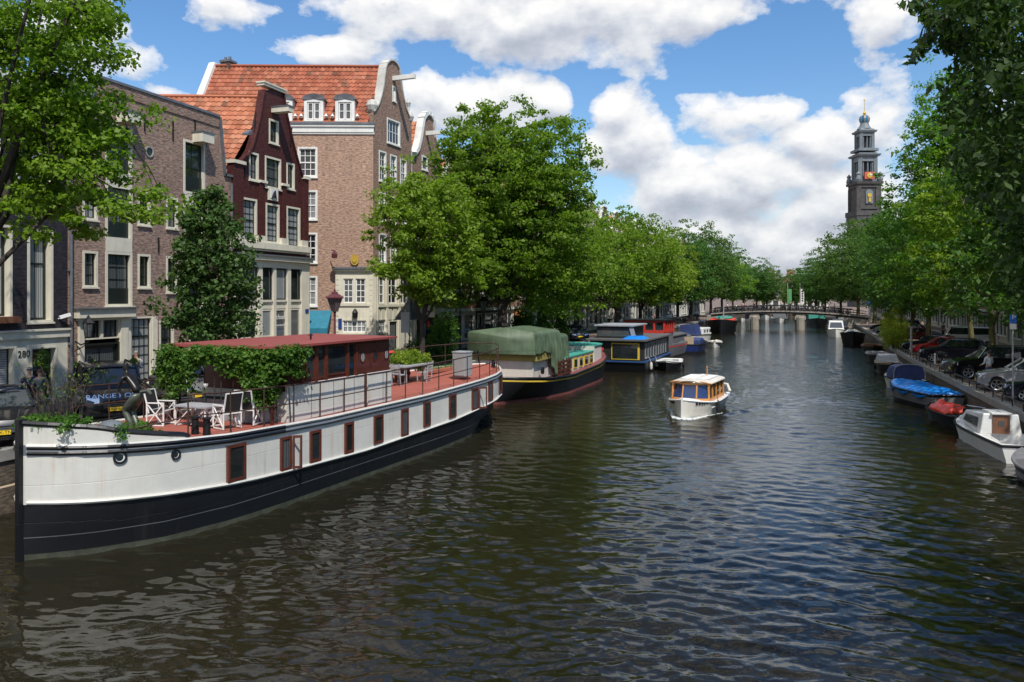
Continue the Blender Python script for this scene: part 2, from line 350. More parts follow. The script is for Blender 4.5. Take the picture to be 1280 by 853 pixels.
def tree(root,ells,nclump,per,size,mat,trunk,bark='bark',r0=.28,seed=1,clr=.75,limbs=8,shell=.55,nz=.22,twigs=40,flat=.6,wid=.6,fork=.4,extra=None):
    rng=np.random.default_rng(seed); rd=random.Random(seed)
    P=crown_points(ells,nclump,rng,shell,nz,seed)
    if extra is not None: P=np.vstack([P,np.array(extra)])
    V,F=leaves(P,clr*(.6+.8*rng.random(len(P))),per,size,rng,flat,wid=wid)
    cr=mesh_np('crown',V,F,mat,root)
    b=MB(); cz=sum(e[2] for e in ells)/len(ells); cx=sum(e[0] for e in ells)/len(ells); cy=sum(e[1] for e in ells)/len(ells)
    base=Vector(trunk); top=Vector((cx,cy,cz)); fk=base.lerp(top,fork); fk.x=base.x+(cx-base.x)*fork*.5; fk.y=base.y+(cy-base.y)*fork*.5
    path=[base-Vector((0,0,.25)),base+Vector((0,0,.25))]+[base.lerp(fk,t)+Vector((rd.uniform(-.06,.06),rd.uniform(-.06,.06),0)) for t in (.33,.66,1)]+[fk.lerp(top,.5)+Vector((.15,.1,0)),top+Vector((0,0,ells[0][5]*.5))]
    b.tube(path,[r0*1.5,r0*1.12,r0,r0*.92,r0*.85,r0*.5,r0*.12],9)
    ends=[]
    for i in range(limbs):
        a=6.283*i/limbs+rd.uniform(-.4,.4); e=ells[i%len(ells)]
        tgt=Vector((e[0]+math.cos(a)*e[3]*.75,e[1]+math.sin(a)*e[4]*.75,e[2]+rd.uniform(-.35,.6)*e[5]))
        s0=fk.lerp(top,rd.uniform(-.15,.6)); mid=s0.lerp(tgt,.5)+Vector((0,0,rd.uniform(.2,.9)))
        pts=[s0,s0.lerp(mid,.5)+Vector((0,0,.1)),mid,mid.lerp(tgt,.55),tgt]; b.tube(pts,[r0*.45,r0*.36,r0*.26,r0*.16,r0*.05],6); ends+=pts[1:]
    for i in range(min(twigs,len(P))):
        p=Vector(P[rng.integers(len(P))]); q=min(ends,key=lambda e:(e-p).length)
        b.tube([q,q.lerp(p,.5)+Vector((0,0,.15)),p],[r0*.12,r0*.08,r0*.03],4,cap=False)
    b.build('trunk',bark,root,smooth=True,org=Vector((0,0,0)))
    return cr
# ---------------------------------------------------------------- camera, sun, sky
sc=bpy.context.scene
cam=bpy.data.cameras.new('camera'); cam.lens=36*FO/1280; cam.sensor_width=36; cam.clip_start=.1; cam.clip_end=4000; cam.shift_y=-(426.5-HY)/1280
co=bpy.data.objects.new('camera',cam); C.objects.link(co); co.location=(0,0,EYE); co.rotation_euler=(R(90),0,YAW); sc.camera=co
SUN=Vector((.34,-.46,.82)).normalized()
sl=bpy.data.lights.new('sun','SUN'); sl.energy=4.4; sl.angle=R(.53); sl.color=(1,.95,.87)
so=bpy.data.objects.new('sun',sl); C.objects.link(so); so.rotation_euler=(-SUN).to_track_quat('-Z','Y').to_euler(); so.location=(0,0,60)
sc.view_settings.view_transform='Standard'; sc.view_settings.look='None'; sc.view_settings.gamma=1; sc.view_settings.exposure=.12
try: sc.view_settings.use_curve_mapping=False
except Exception: pass
cy=sc.cycles; cy.max_bounces=7; cy.diffuse_bounces=3; cy.glossy_bounces=4; cy.transmission_bounces=3; cy.transparent_max_bounces=6; cy.caustics_reflective=False; cy.caustics_refractive=False; cy.sample_clamp_indirect=5
cy.use_denoising=True
w=bpy.data.worlds.new('World'); sc.world=w; w.use_nodes=True; nt=w.node_tree; nt.nodes.clear()
wo=N(nt,'ShaderNodeOutputWorld'); bg=N(nt,'ShaderNodeBackground'); L(nt,bg.outputs[0],wo.inputs[0]); bg.inputs[1].default_value=.145
sky=N(nt,'ShaderNodeTexSky'); sky.sky_type='NISHITA'; sky.sun_disc=False; sky.sun_elevation=math.asin(SUN.z); sky.sun_rotation=math.atan2(SUN.x,SUN.y); sky.altitude=0; sky.air_density=1.2; sky.dust_density=.3; sky.ozone_density=2.5
def mth(op,a,b=None,c=None,clamp=False):
    n=N(nt,'ShaderNodeMath'); n.operation=op; n.use_clamp=clamp
    for i,x in enumerate((a,b,c)):
        if x is None: continue
        if isinstance(x,(int,float)): n.inputs[i].default_value=x
        else: L(nt,x,n.inputs[i])
    return n.outputs[0]
tc=N(nt,'ShaderNodeTexCoord'); mp=N(nt,'ShaderNodeMapping'); mp.inputs[2].default_value=(0,0,-YAW); L(nt,tc.outputs['Generated'],mp.inputs[0])
sp=N(nt,'ShaderNodeSeparateXYZ'); L(nt,mp.outputs[0],sp.inputs[0])
az=mth('ARCTAN2',sp.outputs[0],sp.outputs[1]); hl=mth('SQRT',mth('ADD',mth('MULTIPLY',sp.outputs[0],sp.outputs[0]),mth('MULTIPLY',sp.outputs[1],sp.outputs[1])))
el=mth('DIVIDE',sp.outputs[2],mth('MAXIMUM',hl,.02))
# cumulus banks, each a direction (azimuth, slope) and an angular size
CL=[(520,8,150,48,1),(700,22,200,62,1.25),(900,14,140,50,1.1),(400,62,95,22,.9),(285,10,70,48,.95),(160,80,62,30,.55),(90,30,70,60,.6),
    (600,130,110,48,1.2),(690,128,30,32,1),(540,112,42,28,1),(768,142,36,34,1.1),(785,190,62,62,1.2),(835,238,90,62,1.15),(925,146,88,34,1.0),(955,225,90,52,1.1),(1030,180,62,44,1.05),(1060,262,110,76,1.2),
    (1110,140,62,62,1.0),(1105,22,60,30,.9),(1000,320,200,60,1.3),(760,330,300,50,1.2),(420,330,260,60,1.0),(200,112,50,14,.5),(1260,260,110,150,1.1),(860,300,140,60,1.3),(1000,170,46,24,.9)]
def field(dv):
    cb=N(nt,'ShaderNodeCombineXYZ'); L(nt,az,cb.inputs[0]); L(nt,mth('ADD',el,dv) if dv else el,cb.inputs[1])
    res=None
    for (px,py,rx,ry,wt) in CL:
        u=(px-640)/995; k=math.sqrt(1+u*u); a=math.atan(u); v=(HY-py)/995/k; rax=rx/995/(k*k); ray_=ry/995/k
        s=N(nt,'ShaderNodeVectorMath'); s.operation='SUBTRACT'; L(nt,cb.outputs[0],s.inputs[0]); s.inputs[1].default_value=(a,v,0)
        m=N(nt,'ShaderNodeVectorMath'); m.operation='MULTIPLY'; L(nt,s.outputs[0],m.inputs[0]); m.inputs[1].default_value=(1/rax,1/ray_,0)
        d=N(nt,'ShaderNodeVectorMath'); d.operation='LENGTH'; L(nt,m.outputs[0],d.inputs[0])
        f=mth('MULTIPLY_ADD',d.outputs['Value'],-wt*.9,wt)
        res=f if res is None else mth('MAXIMUM',res,f)
    nv=N(nt,'ShaderNodeVectorMath'); nv.operation='MULTIPLY'; L(nt,cb.outputs[0],nv.inputs[0]); nv.inputs[1].default_value=(1,1.35,1)
    n1=N(nt,'ShaderNodeTexNoise'); n1.inputs['Scale'].default_value=8.5; n1.inputs['Detail'].default_value=11; n1.inputs['Roughness'].default_value=.57; L(nt,nv.outputs[0],n1.inputs[0])
    n2=N(nt,'ShaderNodeTexNoise'); n2.inputs['Scale'].default_value=3.4; n2.inputs['Detail'].default_value=4; L(nt,nv.outputs[0],n2.inputs[0])
    # clouds elsewhere in the sky
    off=mth('MAXIMUM',mth('MULTIPLY_ADD',mth('ABSOLUTE',az),4,-3.0,clamp=True),mth('MULTIPLY_ADD',el,5,-2.2,clamp=True))
    gen=mth('MULTIPLY',off,mth('ADD',mth('MULTIPLY_ADD',n2.outputs[0],3.4,-1.55),mth('MULTIPLY',mth('MAXIMUM',mth('MINIMUM',az,.7),-.7),-.8)))
    res=mth('MAXIMUM',mth('MAXIMUM',res,-.6),mth('MULTIPLY_ADD',mth('SUBTRACT',1,off),-2,gen))
    return mth('ADD',mth('ADD',res,mth('MULTIPLY_ADD',n2.outputs[0],1.5,-.78)),mth('MULTIPLY_ADD',n1.outputs[0],3.0,-1.56)),n1.outputs[0],n2.outputs[0]
D0,na,nb=field(0); D1,_,_=field(.022)
cov=ramp(nt,D0,[(.0,(0,0,0)),(.12,(.55,.55,.55)),(.36,(1,1,1))])
lit=mth('MULTIPLY_ADD',mth('SUBTRACT',D0,D1),.85,.57)
lit=mth('ADD',lit,mth('MULTIPLY_ADD',mth('MINIMUM',D0,1.6),-.26,.20)); lit=mth('SUBTRACT',lit,mth('MULTIPLY_ADD',el,-2.2,.34,clamp=True),clamp=True)
ccol=ramp(nt,lit,[(.0,(2.8,3.05,3.55)),(.35,(3.8,4.0,4.5)),(.62,(5.0,5.15,5.4)),(1,(6.6,6.5,6.4))])
vs=N(nt,'ShaderNodeHueSaturation'); vs.inputs['Saturation'].default_value=1.22; vs.inputs['Value'].default_value=1.0; L(nt,mixc(nt,1.0,sky.outputs[0],(.86,.87,.93),'MULTIPLY'),vs.inputs['Color'])
mixs=mixc(nt,mth('MULTIPLY',cov,.97),vs.outputs[0],ccol)
L(nt,mixs,bg.inputs[0])
# ---------------------------------------------------------------- banks, streets, water
QL=[(-20.2,-60),(-20.2,36),(-18.6,50),(-16.9,75),(-14.6,100),(-12.4,146),(-11,185),(-9,220),(-6,262)]
QR=[(9.25,-60),(9.25,60),(9.8,82),(11.1,110),(12.2,146),(11.2,185),(8.5,220),(4,262)]
def xl(y,Q):
    for a,b in zip(Q,Q[1:]):
        if a[1]<=y<=b[1]: return a[0]+(b[0]-a[0])*(y-a[1])/(b[1]-a[1])
    return Q[-1][0]
def bank(Q,z,side,name):
    b=MB()
    out=-1500*side*-1
    for a,c in zip(Q,Q[1:]):
        b.face([(a[0],a[1],z),(c[0],c[1],z),(side*1500,c[1],z),(side*1500,a[1],z)] if side>0 else [(a[0],a[1],z),(side*1500,a[1],z),(side*1500,c[1],z),(c[0],c[1],z)])
    a=Q[-1]; b.face([(a[0],a[1],z),(side*1500,a[1],z),(side*1500,2500,z),(a[0],2500,z)])
    return struct(b,name,'paving')
bank(QL,LZ,-1,'street_left'); bank(QR,RZ,1,'street_right')
b=MB(); b.face([(-6,262,LZ),(4,262,LZ),(4,2500,LZ),(-6,2500,LZ)]); b.face([(-6,262,-.3),(4,262,-.3),(4,262,LZ),(-6,262,LZ)]); struct(b,'far_street','paving')
b=MB()                                          # ground past the far edge so that the sheet reaches the horizon everywhere
b.face([(-4000,2500,1.2),(4000,2500,1.2),(4000,3500,1.2),(-4000,3500,1.2)]); struct(b,'distant_ground','paving')
for Q,z,sd,nm in ((QL,LZ,1,'quay_wall_left'),(QR,RZ,-1,'quay_wall_right')):
    b=MB(); c=MB()
    for a,e in zip(Q,Q[1:]):
        b.face([(a[0],a[1],-.6),(e[0],e[1],-.6),(e[0],e[1],z-.28),(a[0],a[1],z-.28)])
        c.hexa([(a[0]-.35*sd,a[1],z-.28),(a[0]+.06*sd,a[1],z-.28),(e[0]+.06*sd,e[1],z-.28),(e[0]-.35*sd,e[1],z-.28),(a[0]-.35*sd,a[1],z+.02),(a[0]+.06*sd,a[1],z+.02),(e[0]+.06*sd,e[1],z+.02),(e[0]-.35*sd,e[1],z+.02)])
    q=thing(nm.rsplit('_',1)[0],'brick canal quay wall with a stone coping, '+('behind the moored barges' if sd>0 else 'below the row of parked cars'),'quay wall',(0,0,0))
    q['kind']='structure'
    b.build('brick_face','quay_brick',q,fixn=True); c.build('coping','coping',q,fixn=True)
# asphalt lanes with kerbs, 4 mm above the paving
b=MB()
for a,e in zip(QL[1:-1],QL[2:]): b.face([(a[0]-7.2,a[1],LZ+.004),(a[0]-4.6,a[1],LZ+.004),(e[0]-4.6,e[1],LZ+.004),(e[0]-7.2,e[1],LZ+.004)][::-1])
b.face([(-26,-40,LZ+.004),(-23.6,-40,LZ+.004),(-23.6,36,LZ+.004),(-26,36,LZ+.004)][::-1]); struct(b,'road_left','asphalt',fixn=True)
b=MB()
for a,e in zip(QR[:-1],QR[1:]): b.face([(a[0]+5.4,a[1],RZ+.004),(a[0]+8.2,a[1],RZ+.004),(e[0]+8.2,e[1],RZ+.004),(e[0]+5.4,e[1],RZ+.004)])
struct(b,'road_right','asphalt',fixn=True)
b=MB()
for a,e in zip(QR[:-1],QR[1:]): b.hexa([(a[0]+8.3,a[1],RZ-.1),(a[0]+8.45,a[1],RZ-.1),(e[0]+8.45,e[1],RZ-.1),(e[0]+8.3,e[1],RZ-.1),(a[0]+8.3,a[1],RZ+.12),(a[0]+8.45,a[1],RZ+.12),(e[0]+8.45,e[1],RZ+.12),(e[0]+8.3,e[1],RZ+.12)])
struct(b,'kerb','stone_grey',fixn=True)
# water: real ripples, finer towards the bridge the picture is taken from
def water():
    rng=np.random.default_rng(5)
    dirs=np.concatenate([np.linspace(-62,46,860),np.linspace(46,298,60)[1:-1]]); dirs=np.radians(dirs)+0
    rr=[0.0,1.5,3.0]; r=3.0
    while r<1.0*560:
        r+=max(.035,r*(.0040 if r<28 else .0052)) if r<170 else r*.02
        rr.append(r)
    rr=np.array(rr); A_,R_=np.meshgrid(dirs,rr)
    X=R_*np.sin(A_); Y=R_*np.cos(A_); Z=np.zeros_like(X)
    cell=np.maximum(np.gradient(rr)[:,None]*np.ones_like(X),R_*(108/860)*math.pi/180)
    # patches of breeze
    def lowf(sx,sy,seed):
        g=np.random.default_rng(seed); s=np.zeros_like(X)
        for i in range(7):
            kx,ky=g.normal()/sx,g.normal()/sy; s+=np.sin(kx*X+ky*Y+g.random()*6.28)
        return s/3.2
    patch=np.clip(.85+.38*lowf(5,11,3)+.2*lowf(1.8,3,4),.25,1.5)
    for i in range(110):
        lam=.22*(6.2**((i/110)**1.1))*(1+.1*rng.normal()); th=rng.normal()*.5-R(8)      # waves run down the canal
        k=6.2832/lam; kx,ky=k*math.sin(th),k*math.cos(th); amp=.0037*lam*(1.0 if lam<.8 else .8)
        att=np.clip((lam/cell-2.2)/2.5,0,1)
        ph=kx*X+ky*Y+rng.random()*6.28+.9*np.sin(X*.7+i)+.7*np.sin(Y*.45+i*2.1)
        s=np.sin(ph); Z+=amp*att*patch*(s-.3*np.cos(2*ph))
    # wake of the cruising launch
    bx,by,hx,hy=-4.4,40.2,-.148,-.989
    u=(X-bx)*(-hx)+(Y-by)*(-hy); v=(X-bx)*hy-(Y-by)*hx
    arm=np.abs(v)-(.9+.34*np.clip(u,0,40)); m=(u>-1)&(u<34)
    Z+=np.where(m,.06*np.exp(-(arm/.5)**2)*np.exp(-u.clip(0)/16)*np.cos(arm*6),0)
    inner=np.where((u>6)&(u<22)&(np.abs(v)<1.5),.03*np.exp(-(u-6)/8)*np.sin(X*7+Y*3)*np.cos(Y*9-X*4),0); Z+=inner
    nr,na_=X.shape
    V=np.stack([X,Y,Z],-1).reshape(-1,3)
    i=np.arange((nr-1)*(na_-1)); r0=i//(na_-1); a0=i%(na_-1); p=r0*na_+a0
    F=np.stack([p,p+1,p+na_+1,p+na_],1)[:, ::-1]
    # close the seam
    q=np.arange(nr-1)*na_; F2=np.stack([q+na_-1,q,q+na_,q+2*na_-1],1)[:, ::-1]
    o=mesh_np('water',V,np.vstack([F,F2]),'water',smooth=True); o['kind']='structure'
m,nt_,bb,oo=newmat('water')
v=coords(nt_,'Object',(1,.55,1)); n=noi(nt_,v,.12,4)
L(nt_,mixc(nt_,ramp(nt_,n,[(.35,(0,0,0)),(.65,(1,1,1))]),(.010,.0095,.005),(.017,.014,.007)),bb.inputs['Base Color'])
bb.inputs['Roughness'].default_value=.025; bb.inputs['IOR'].default_value=1.333
bn=bump(nt_,bb,noi(nt_,coords(nt_,'Object',(1,1.7,1)),2.3,4,.55),.22,.075)
sxyz=N(nt_,'ShaderNodeSeparateXYZ'); L(nt_,coords(nt_,'Object'),sxyz.inputs[0]); mr_=N(nt_,'ShaderNodeMapRange'); L(nt_,sxyz.outputs[1],mr_.inputs[0])     # the open reach further up is more ruffled
for i_,v_ in ((1,22),(2,75),(3,.10),(4,1.0)): mr_.inputs[i_].default_value=v_
L(nt_,mr_.outputs[0],bn.inputs['Strength'])
water()
# ---------------------------------------------------------------- buildings
class Fac:
    def __init__(s,p0,d,z0=LZ):
        s.p=Vector((p0[0],p0[1],0)); s.d=Vector((d[0],d[1],0)).normalized(); s.n=Vector((s.d.y,-s.d.x,0)); s.z0=z0; s.b=Vector((0,0,0))
    def pt(s,a,z,o=0): return s.p+s.d*a+s.n*o+Vector((0,0,z))
    def uv(s,px,py):
        r=ray(px,py); c=Vector((0,0,EYE)); t=(s.p-c).dot(s.n)/r.dot(s.n); h=c+r*t
        return (h-s.p).dot(s.d),h.z
    def rect(s,x0,x1,y0,y1):
        a,b=s.uv(x0,y0)[0],s.uv(x1,y0)[0]; m=(x0+x1)/2
        return (a,b,s.uv(m,y1)[1],s.uv(m,y0)[1])
    def box(s,mb,a0,a1,z0,z1,o0,o1,m=0):
        P=[s.pt(a0,z0,o0),s.pt(a0,z0,o1),s.pt(a1,z0,o1),s.pt(a1,z0,o0),s.pt(a0,z1,o0),s.pt(a0,z1,o1),s.pt(a1,z1,o1),s.pt(a1,z1,o0)]
        mb.hexa(P,m)
def wallmesh(f,outline,holes,rev=.16,thick=.3):
    b=MB(); polys=[[Vector((x,z,0)) for x,z in outline]]
    for (a0,a1,z0,z1) in holes: polys.append([Vector(p) for p in ((a0,z0,0),(a0,z1,0),(a1,z1,0),(a1,z0,0))])
    flat=[p for q in polys for p in q]; ids=[b.P(f.pt(p.x,p.y)) for p in flat]
    for t in tessellate_polygon(polys):
        A,B,D=[flat[k] for k in t]; cr=(B.x-A.x)*(D.y-A.y)-(B.y-A.y)*(D.x-A.x)
        b.idx([ids[k] for k in (t if cr>0 else t[::-1])])
    for (a0,a1,z0,z1) in holes:
        for (p,q) in (((a0,z0),(a0,z1)),((a0,z1),(a1,z1)),((a1,z1),(a1,z0)),((a1,z0),(a0,z0))):
            b.face([f.pt(*p),f.pt(*q),f.pt(*q,-rev),f.pt(*p,-rev)])
    n=len(outline)
    for k in range(n):
        p,q=outline[k],outline[(k+1)%n]; b.face([f.pt(*p),f.pt(*p,-thick),f.pt(*q,-thick),f.pt(*q)])
    bk=[b.P(f.pt(x,z,-thick)) for x,z in outline]
    for t in tessellate_polygon([polys[0]]): b.idx([bk[k] for k in t])
    return b
def window(root,f,r,cols=2,rows=3,frame='cream',sash='dark_sash',cw=.09,pane='glass',meet=None,sill=True,proud=.03,deep=.15,sw=.045,mw=.028,name='window'):
    a0,a1,z0,z1=r
    cw=min(cw,(a1-a0)*.2)
    b=MB()
    f.box(b,a0,a0+cw,z0,z1,-deep,proud); f.box(b,a1-cw,a1,z0,z1,-deep,proud)
    f.box(b,a0+cw,a1-cw,z1-cw,z1,-deep,proud); f.box(b,a0+cw,a1-cw,z0,z0+cw*.8,-deep,proud)
    if sill: f.box(b,a0-.03,a1+.03,z0-.07,z0,-.05,proud+.06)
    a0+=cw; a1-=cw; z0+=cw*.8; z1-=cw; o0,o1=-deep+.02,-deep+.06
    S=1
    f.box(b,a0,a0+sw,z0,z1,o0,o1,S); f.box(b,a1-sw,a1,z0,z1,o0,o1,S); f.box(b,a0+sw,a1-sw,z1-sw,z1,o0,o1,S); f.box(b,a0+sw,a1-sw,z0,z0+sw,o0,o1,S)
    for i in range(1,cols):
        x=a0+(a1-a0)*i/cols; f.box(b,x-mw/2,x+mw/2,z0+sw,z1-sw,o0,o1-.012,S)
    for i in range(1,rows):
        z=z0+(z1-z0)*i/rows; f.box(b,a0+sw,a1-sw,z-mw/2,z+mw/2,o0,o1-.008,S)
    if meet: z=z0+(z1-z0)*meet; f.box(b,a0+sw,a1-sw,z-.04,z+.04,o0,o1+.01,S)
    w=b.build(name,[frame,sash],root,fixn=True)
    if pane in ('glass','glass_dim'): pane=random.choice(('glass','glass','glass_dim','glass_dim','glass_pale','glass_curtain'))
    g=MB(); g.face([f.pt(a0,z0,o0+.005),f.pt(a1,z0,o0+.005),f.pt(a1,z1,o0+.005),f.pt(a0,z1,o0+.005)]); g.build('pane',pane,w)
    return w
def tiles(b,p00,p10,p11,p01,tw=.27,th=.34,h=.055,m=0):
    p00,p10,p11,p01=map(Vector,(p00,p10,p11,p01))
    nu=max(1,round(((p10-p00).length+(p11-p01).length)/2/tw)); nv=max(1,round((p01-p00).length/th))
    nrm=(p10-p00).cross(p01-p00).normalized(); nrm=nrm if nrm.z>0 else -nrm
    pr=[(0,.35),(.14,.9),(.3,1),(.45,.62),(.62,.12),(.8,0),(1,.3)]
    def P(u,v,e): 
        a=p00.lerp(p10,u); c=p01.lerp(p11,u); return a.lerp(c,v)+nrm*e
    for j in range(nv):
        for i in range(nu):
            lo=[b.P(P((i+x)/nu,(j-.12)/nv,h*y+.045)) for x,y in pr]; hi=[b.P(P((i+x)/nu,(j+1)/nv,h*y+.0)) for x,y in pr]
            jt=(random.random()-.5)*.022
            for q_ in lo: b.v[q_]=b.v[q_]+nrm*jt
            und=[b.P(P((i+x)/nu,(j-.12)/nv,-.02)) for x,y in pr]
            for k in range(len(pr)-1): b.idx((lo[k],lo[k+1],hi[k+1],hi[k]),m); b.idx((und[k],und[k+1],lo[k+1],lo[k]),m)
def pts_px(f,L_): return [f.uv(x,y) for x,y in L_]
U=Vector((-.935,-.355,0))                      # party walls run back at a skew, as the block does
XF=-27.5
def Yf(px): return at_x(px,XF)
def back_box(b,f,a0,a1,z0,z1,depth,u,m=0,off=-.3):
    p=[f.pt(a0,z0,off),f.pt(a1,z0,off)]; q=[v+u*depth for v in p]
    up=Vector((0,0,z1-z0)); b.hexa([p[0],p[1],q[1],q[0],p[0]+up,p[1]+up,q[1]+up,q[0]+up],m)
# ===== black brick house with plaster ground floor
def black_house():
    f=Fac((XF,Yf(-150)),(0,1)); A=f.uv(-150,300)[0]; B=f.uv(84.5,300)[0]
    r=thing('brick_house','tall black brick canal house numbered 280 with cream plaster ground floor','house',(XF,Yf(0),LZ),world=True)
    zb=f.uv(84,411)[1]; zt=f.uv(75,112)[1]
    W=[f.rect(34,66,287,403),f.rect(-48,15,279,399),f.rect(20,66,120,235),f.rect(-60,0,100,215)]
    wallmesh(f,[(A,zb),(B,zb),(B,zt),(A,zt)],W,rev=.34).build('wall','brick_black',r,fixn=True)
    for i,q in enumerate(W):
        w=window(r,f,q,2 if i!=1 else 2,1,'cream','dark_sash',.10 if i else .10,'glass_curtain',meet=.64,deep=.32,sw=.09)
    D=[f.rect(-40,20,434,540),f.rect(38,71,434,560)]
    lo=LZ; b=wallmesh(f,[(A,lo),(B,lo),(B,zb-.001),(A,zb-.001)],[(D[0][0],D[0][1],LZ+.35,D[0][3]),(D[1][0],D[1][1],LZ+.25,D[1][3])],rev=.34)
    f.box(b,A,B+.02,zb-.32,zb-.05,0,.10); f.box(b,A,B+.03,zb-.05,zb+.03,0,.16); f.box(b,A,D[1][0]-.2,LZ,LZ+.4,0,.05)
    b.build('ground_floor','cream_wall',r,fixn=True)
    w=window(r,f,(D[0][0],D[0][1],LZ+.35,D[0][3]),1,1,'cream_wall','dark_sash',.10,'glass_dim',deep=.32)
    b=MB(); 
    for k in range(26): z=LZ+.5+k*.085; f.box(b,D[0][0]+.15,D[0][1]-.15,z,z+.06,-.295,-.285)
    b.build('blind','weathered',w)
    w=window(r,f,(D[1][0],D[1][1],LZ+.25,D[1][3]),1,1,'cream_wall','dark_sash',.06,'glass',deep=.32,sw=.12,name='door')
    b=MB(); f.box(b,D[1][0]-.1,D[1][1]+.1,LZ,LZ+.22,0,.35); b.build('doorstep','stone_grey',r,fixn=True)
    x,z=f.uv(29.5,443); text(r,'house_number','280',.36,'iron',f.pt(x,z,.02),(R(90),0,R(90)),sx=1.0)
    b=MB(); x,z=f.uv(75.5,397); b.bar(f.pt(x-.15,z,.12),f.pt(x+.2,z+.12,.3),.14,.13); b.bar(f.pt(x-.1,z-.05,0),f.pt(x-.05,z,.16),.04); b.build('security_camera','white_paint',r,fixn=True)
    b=MB(); x0,x1,z0,z1=f.rect(-10,18,396,404); f.box(b,x0,x1,z0,z1,.03,.4); b.build('window_box','wood_brown',r,fixn=True)
    b=MB(); back_box(b,f,A,B,LZ,zt-.3,11,U); b.build('rear_wall','brick_black',r,fixn=True)
    b=MB(); f.box(b,A,B,zt-.02,zt+.12,-.4,.12); f.box(b,A,B,zt-.35,zt-.02,0,.18); b.build('cornice','white_trim',r,fixn=True)
    return f
black_house()
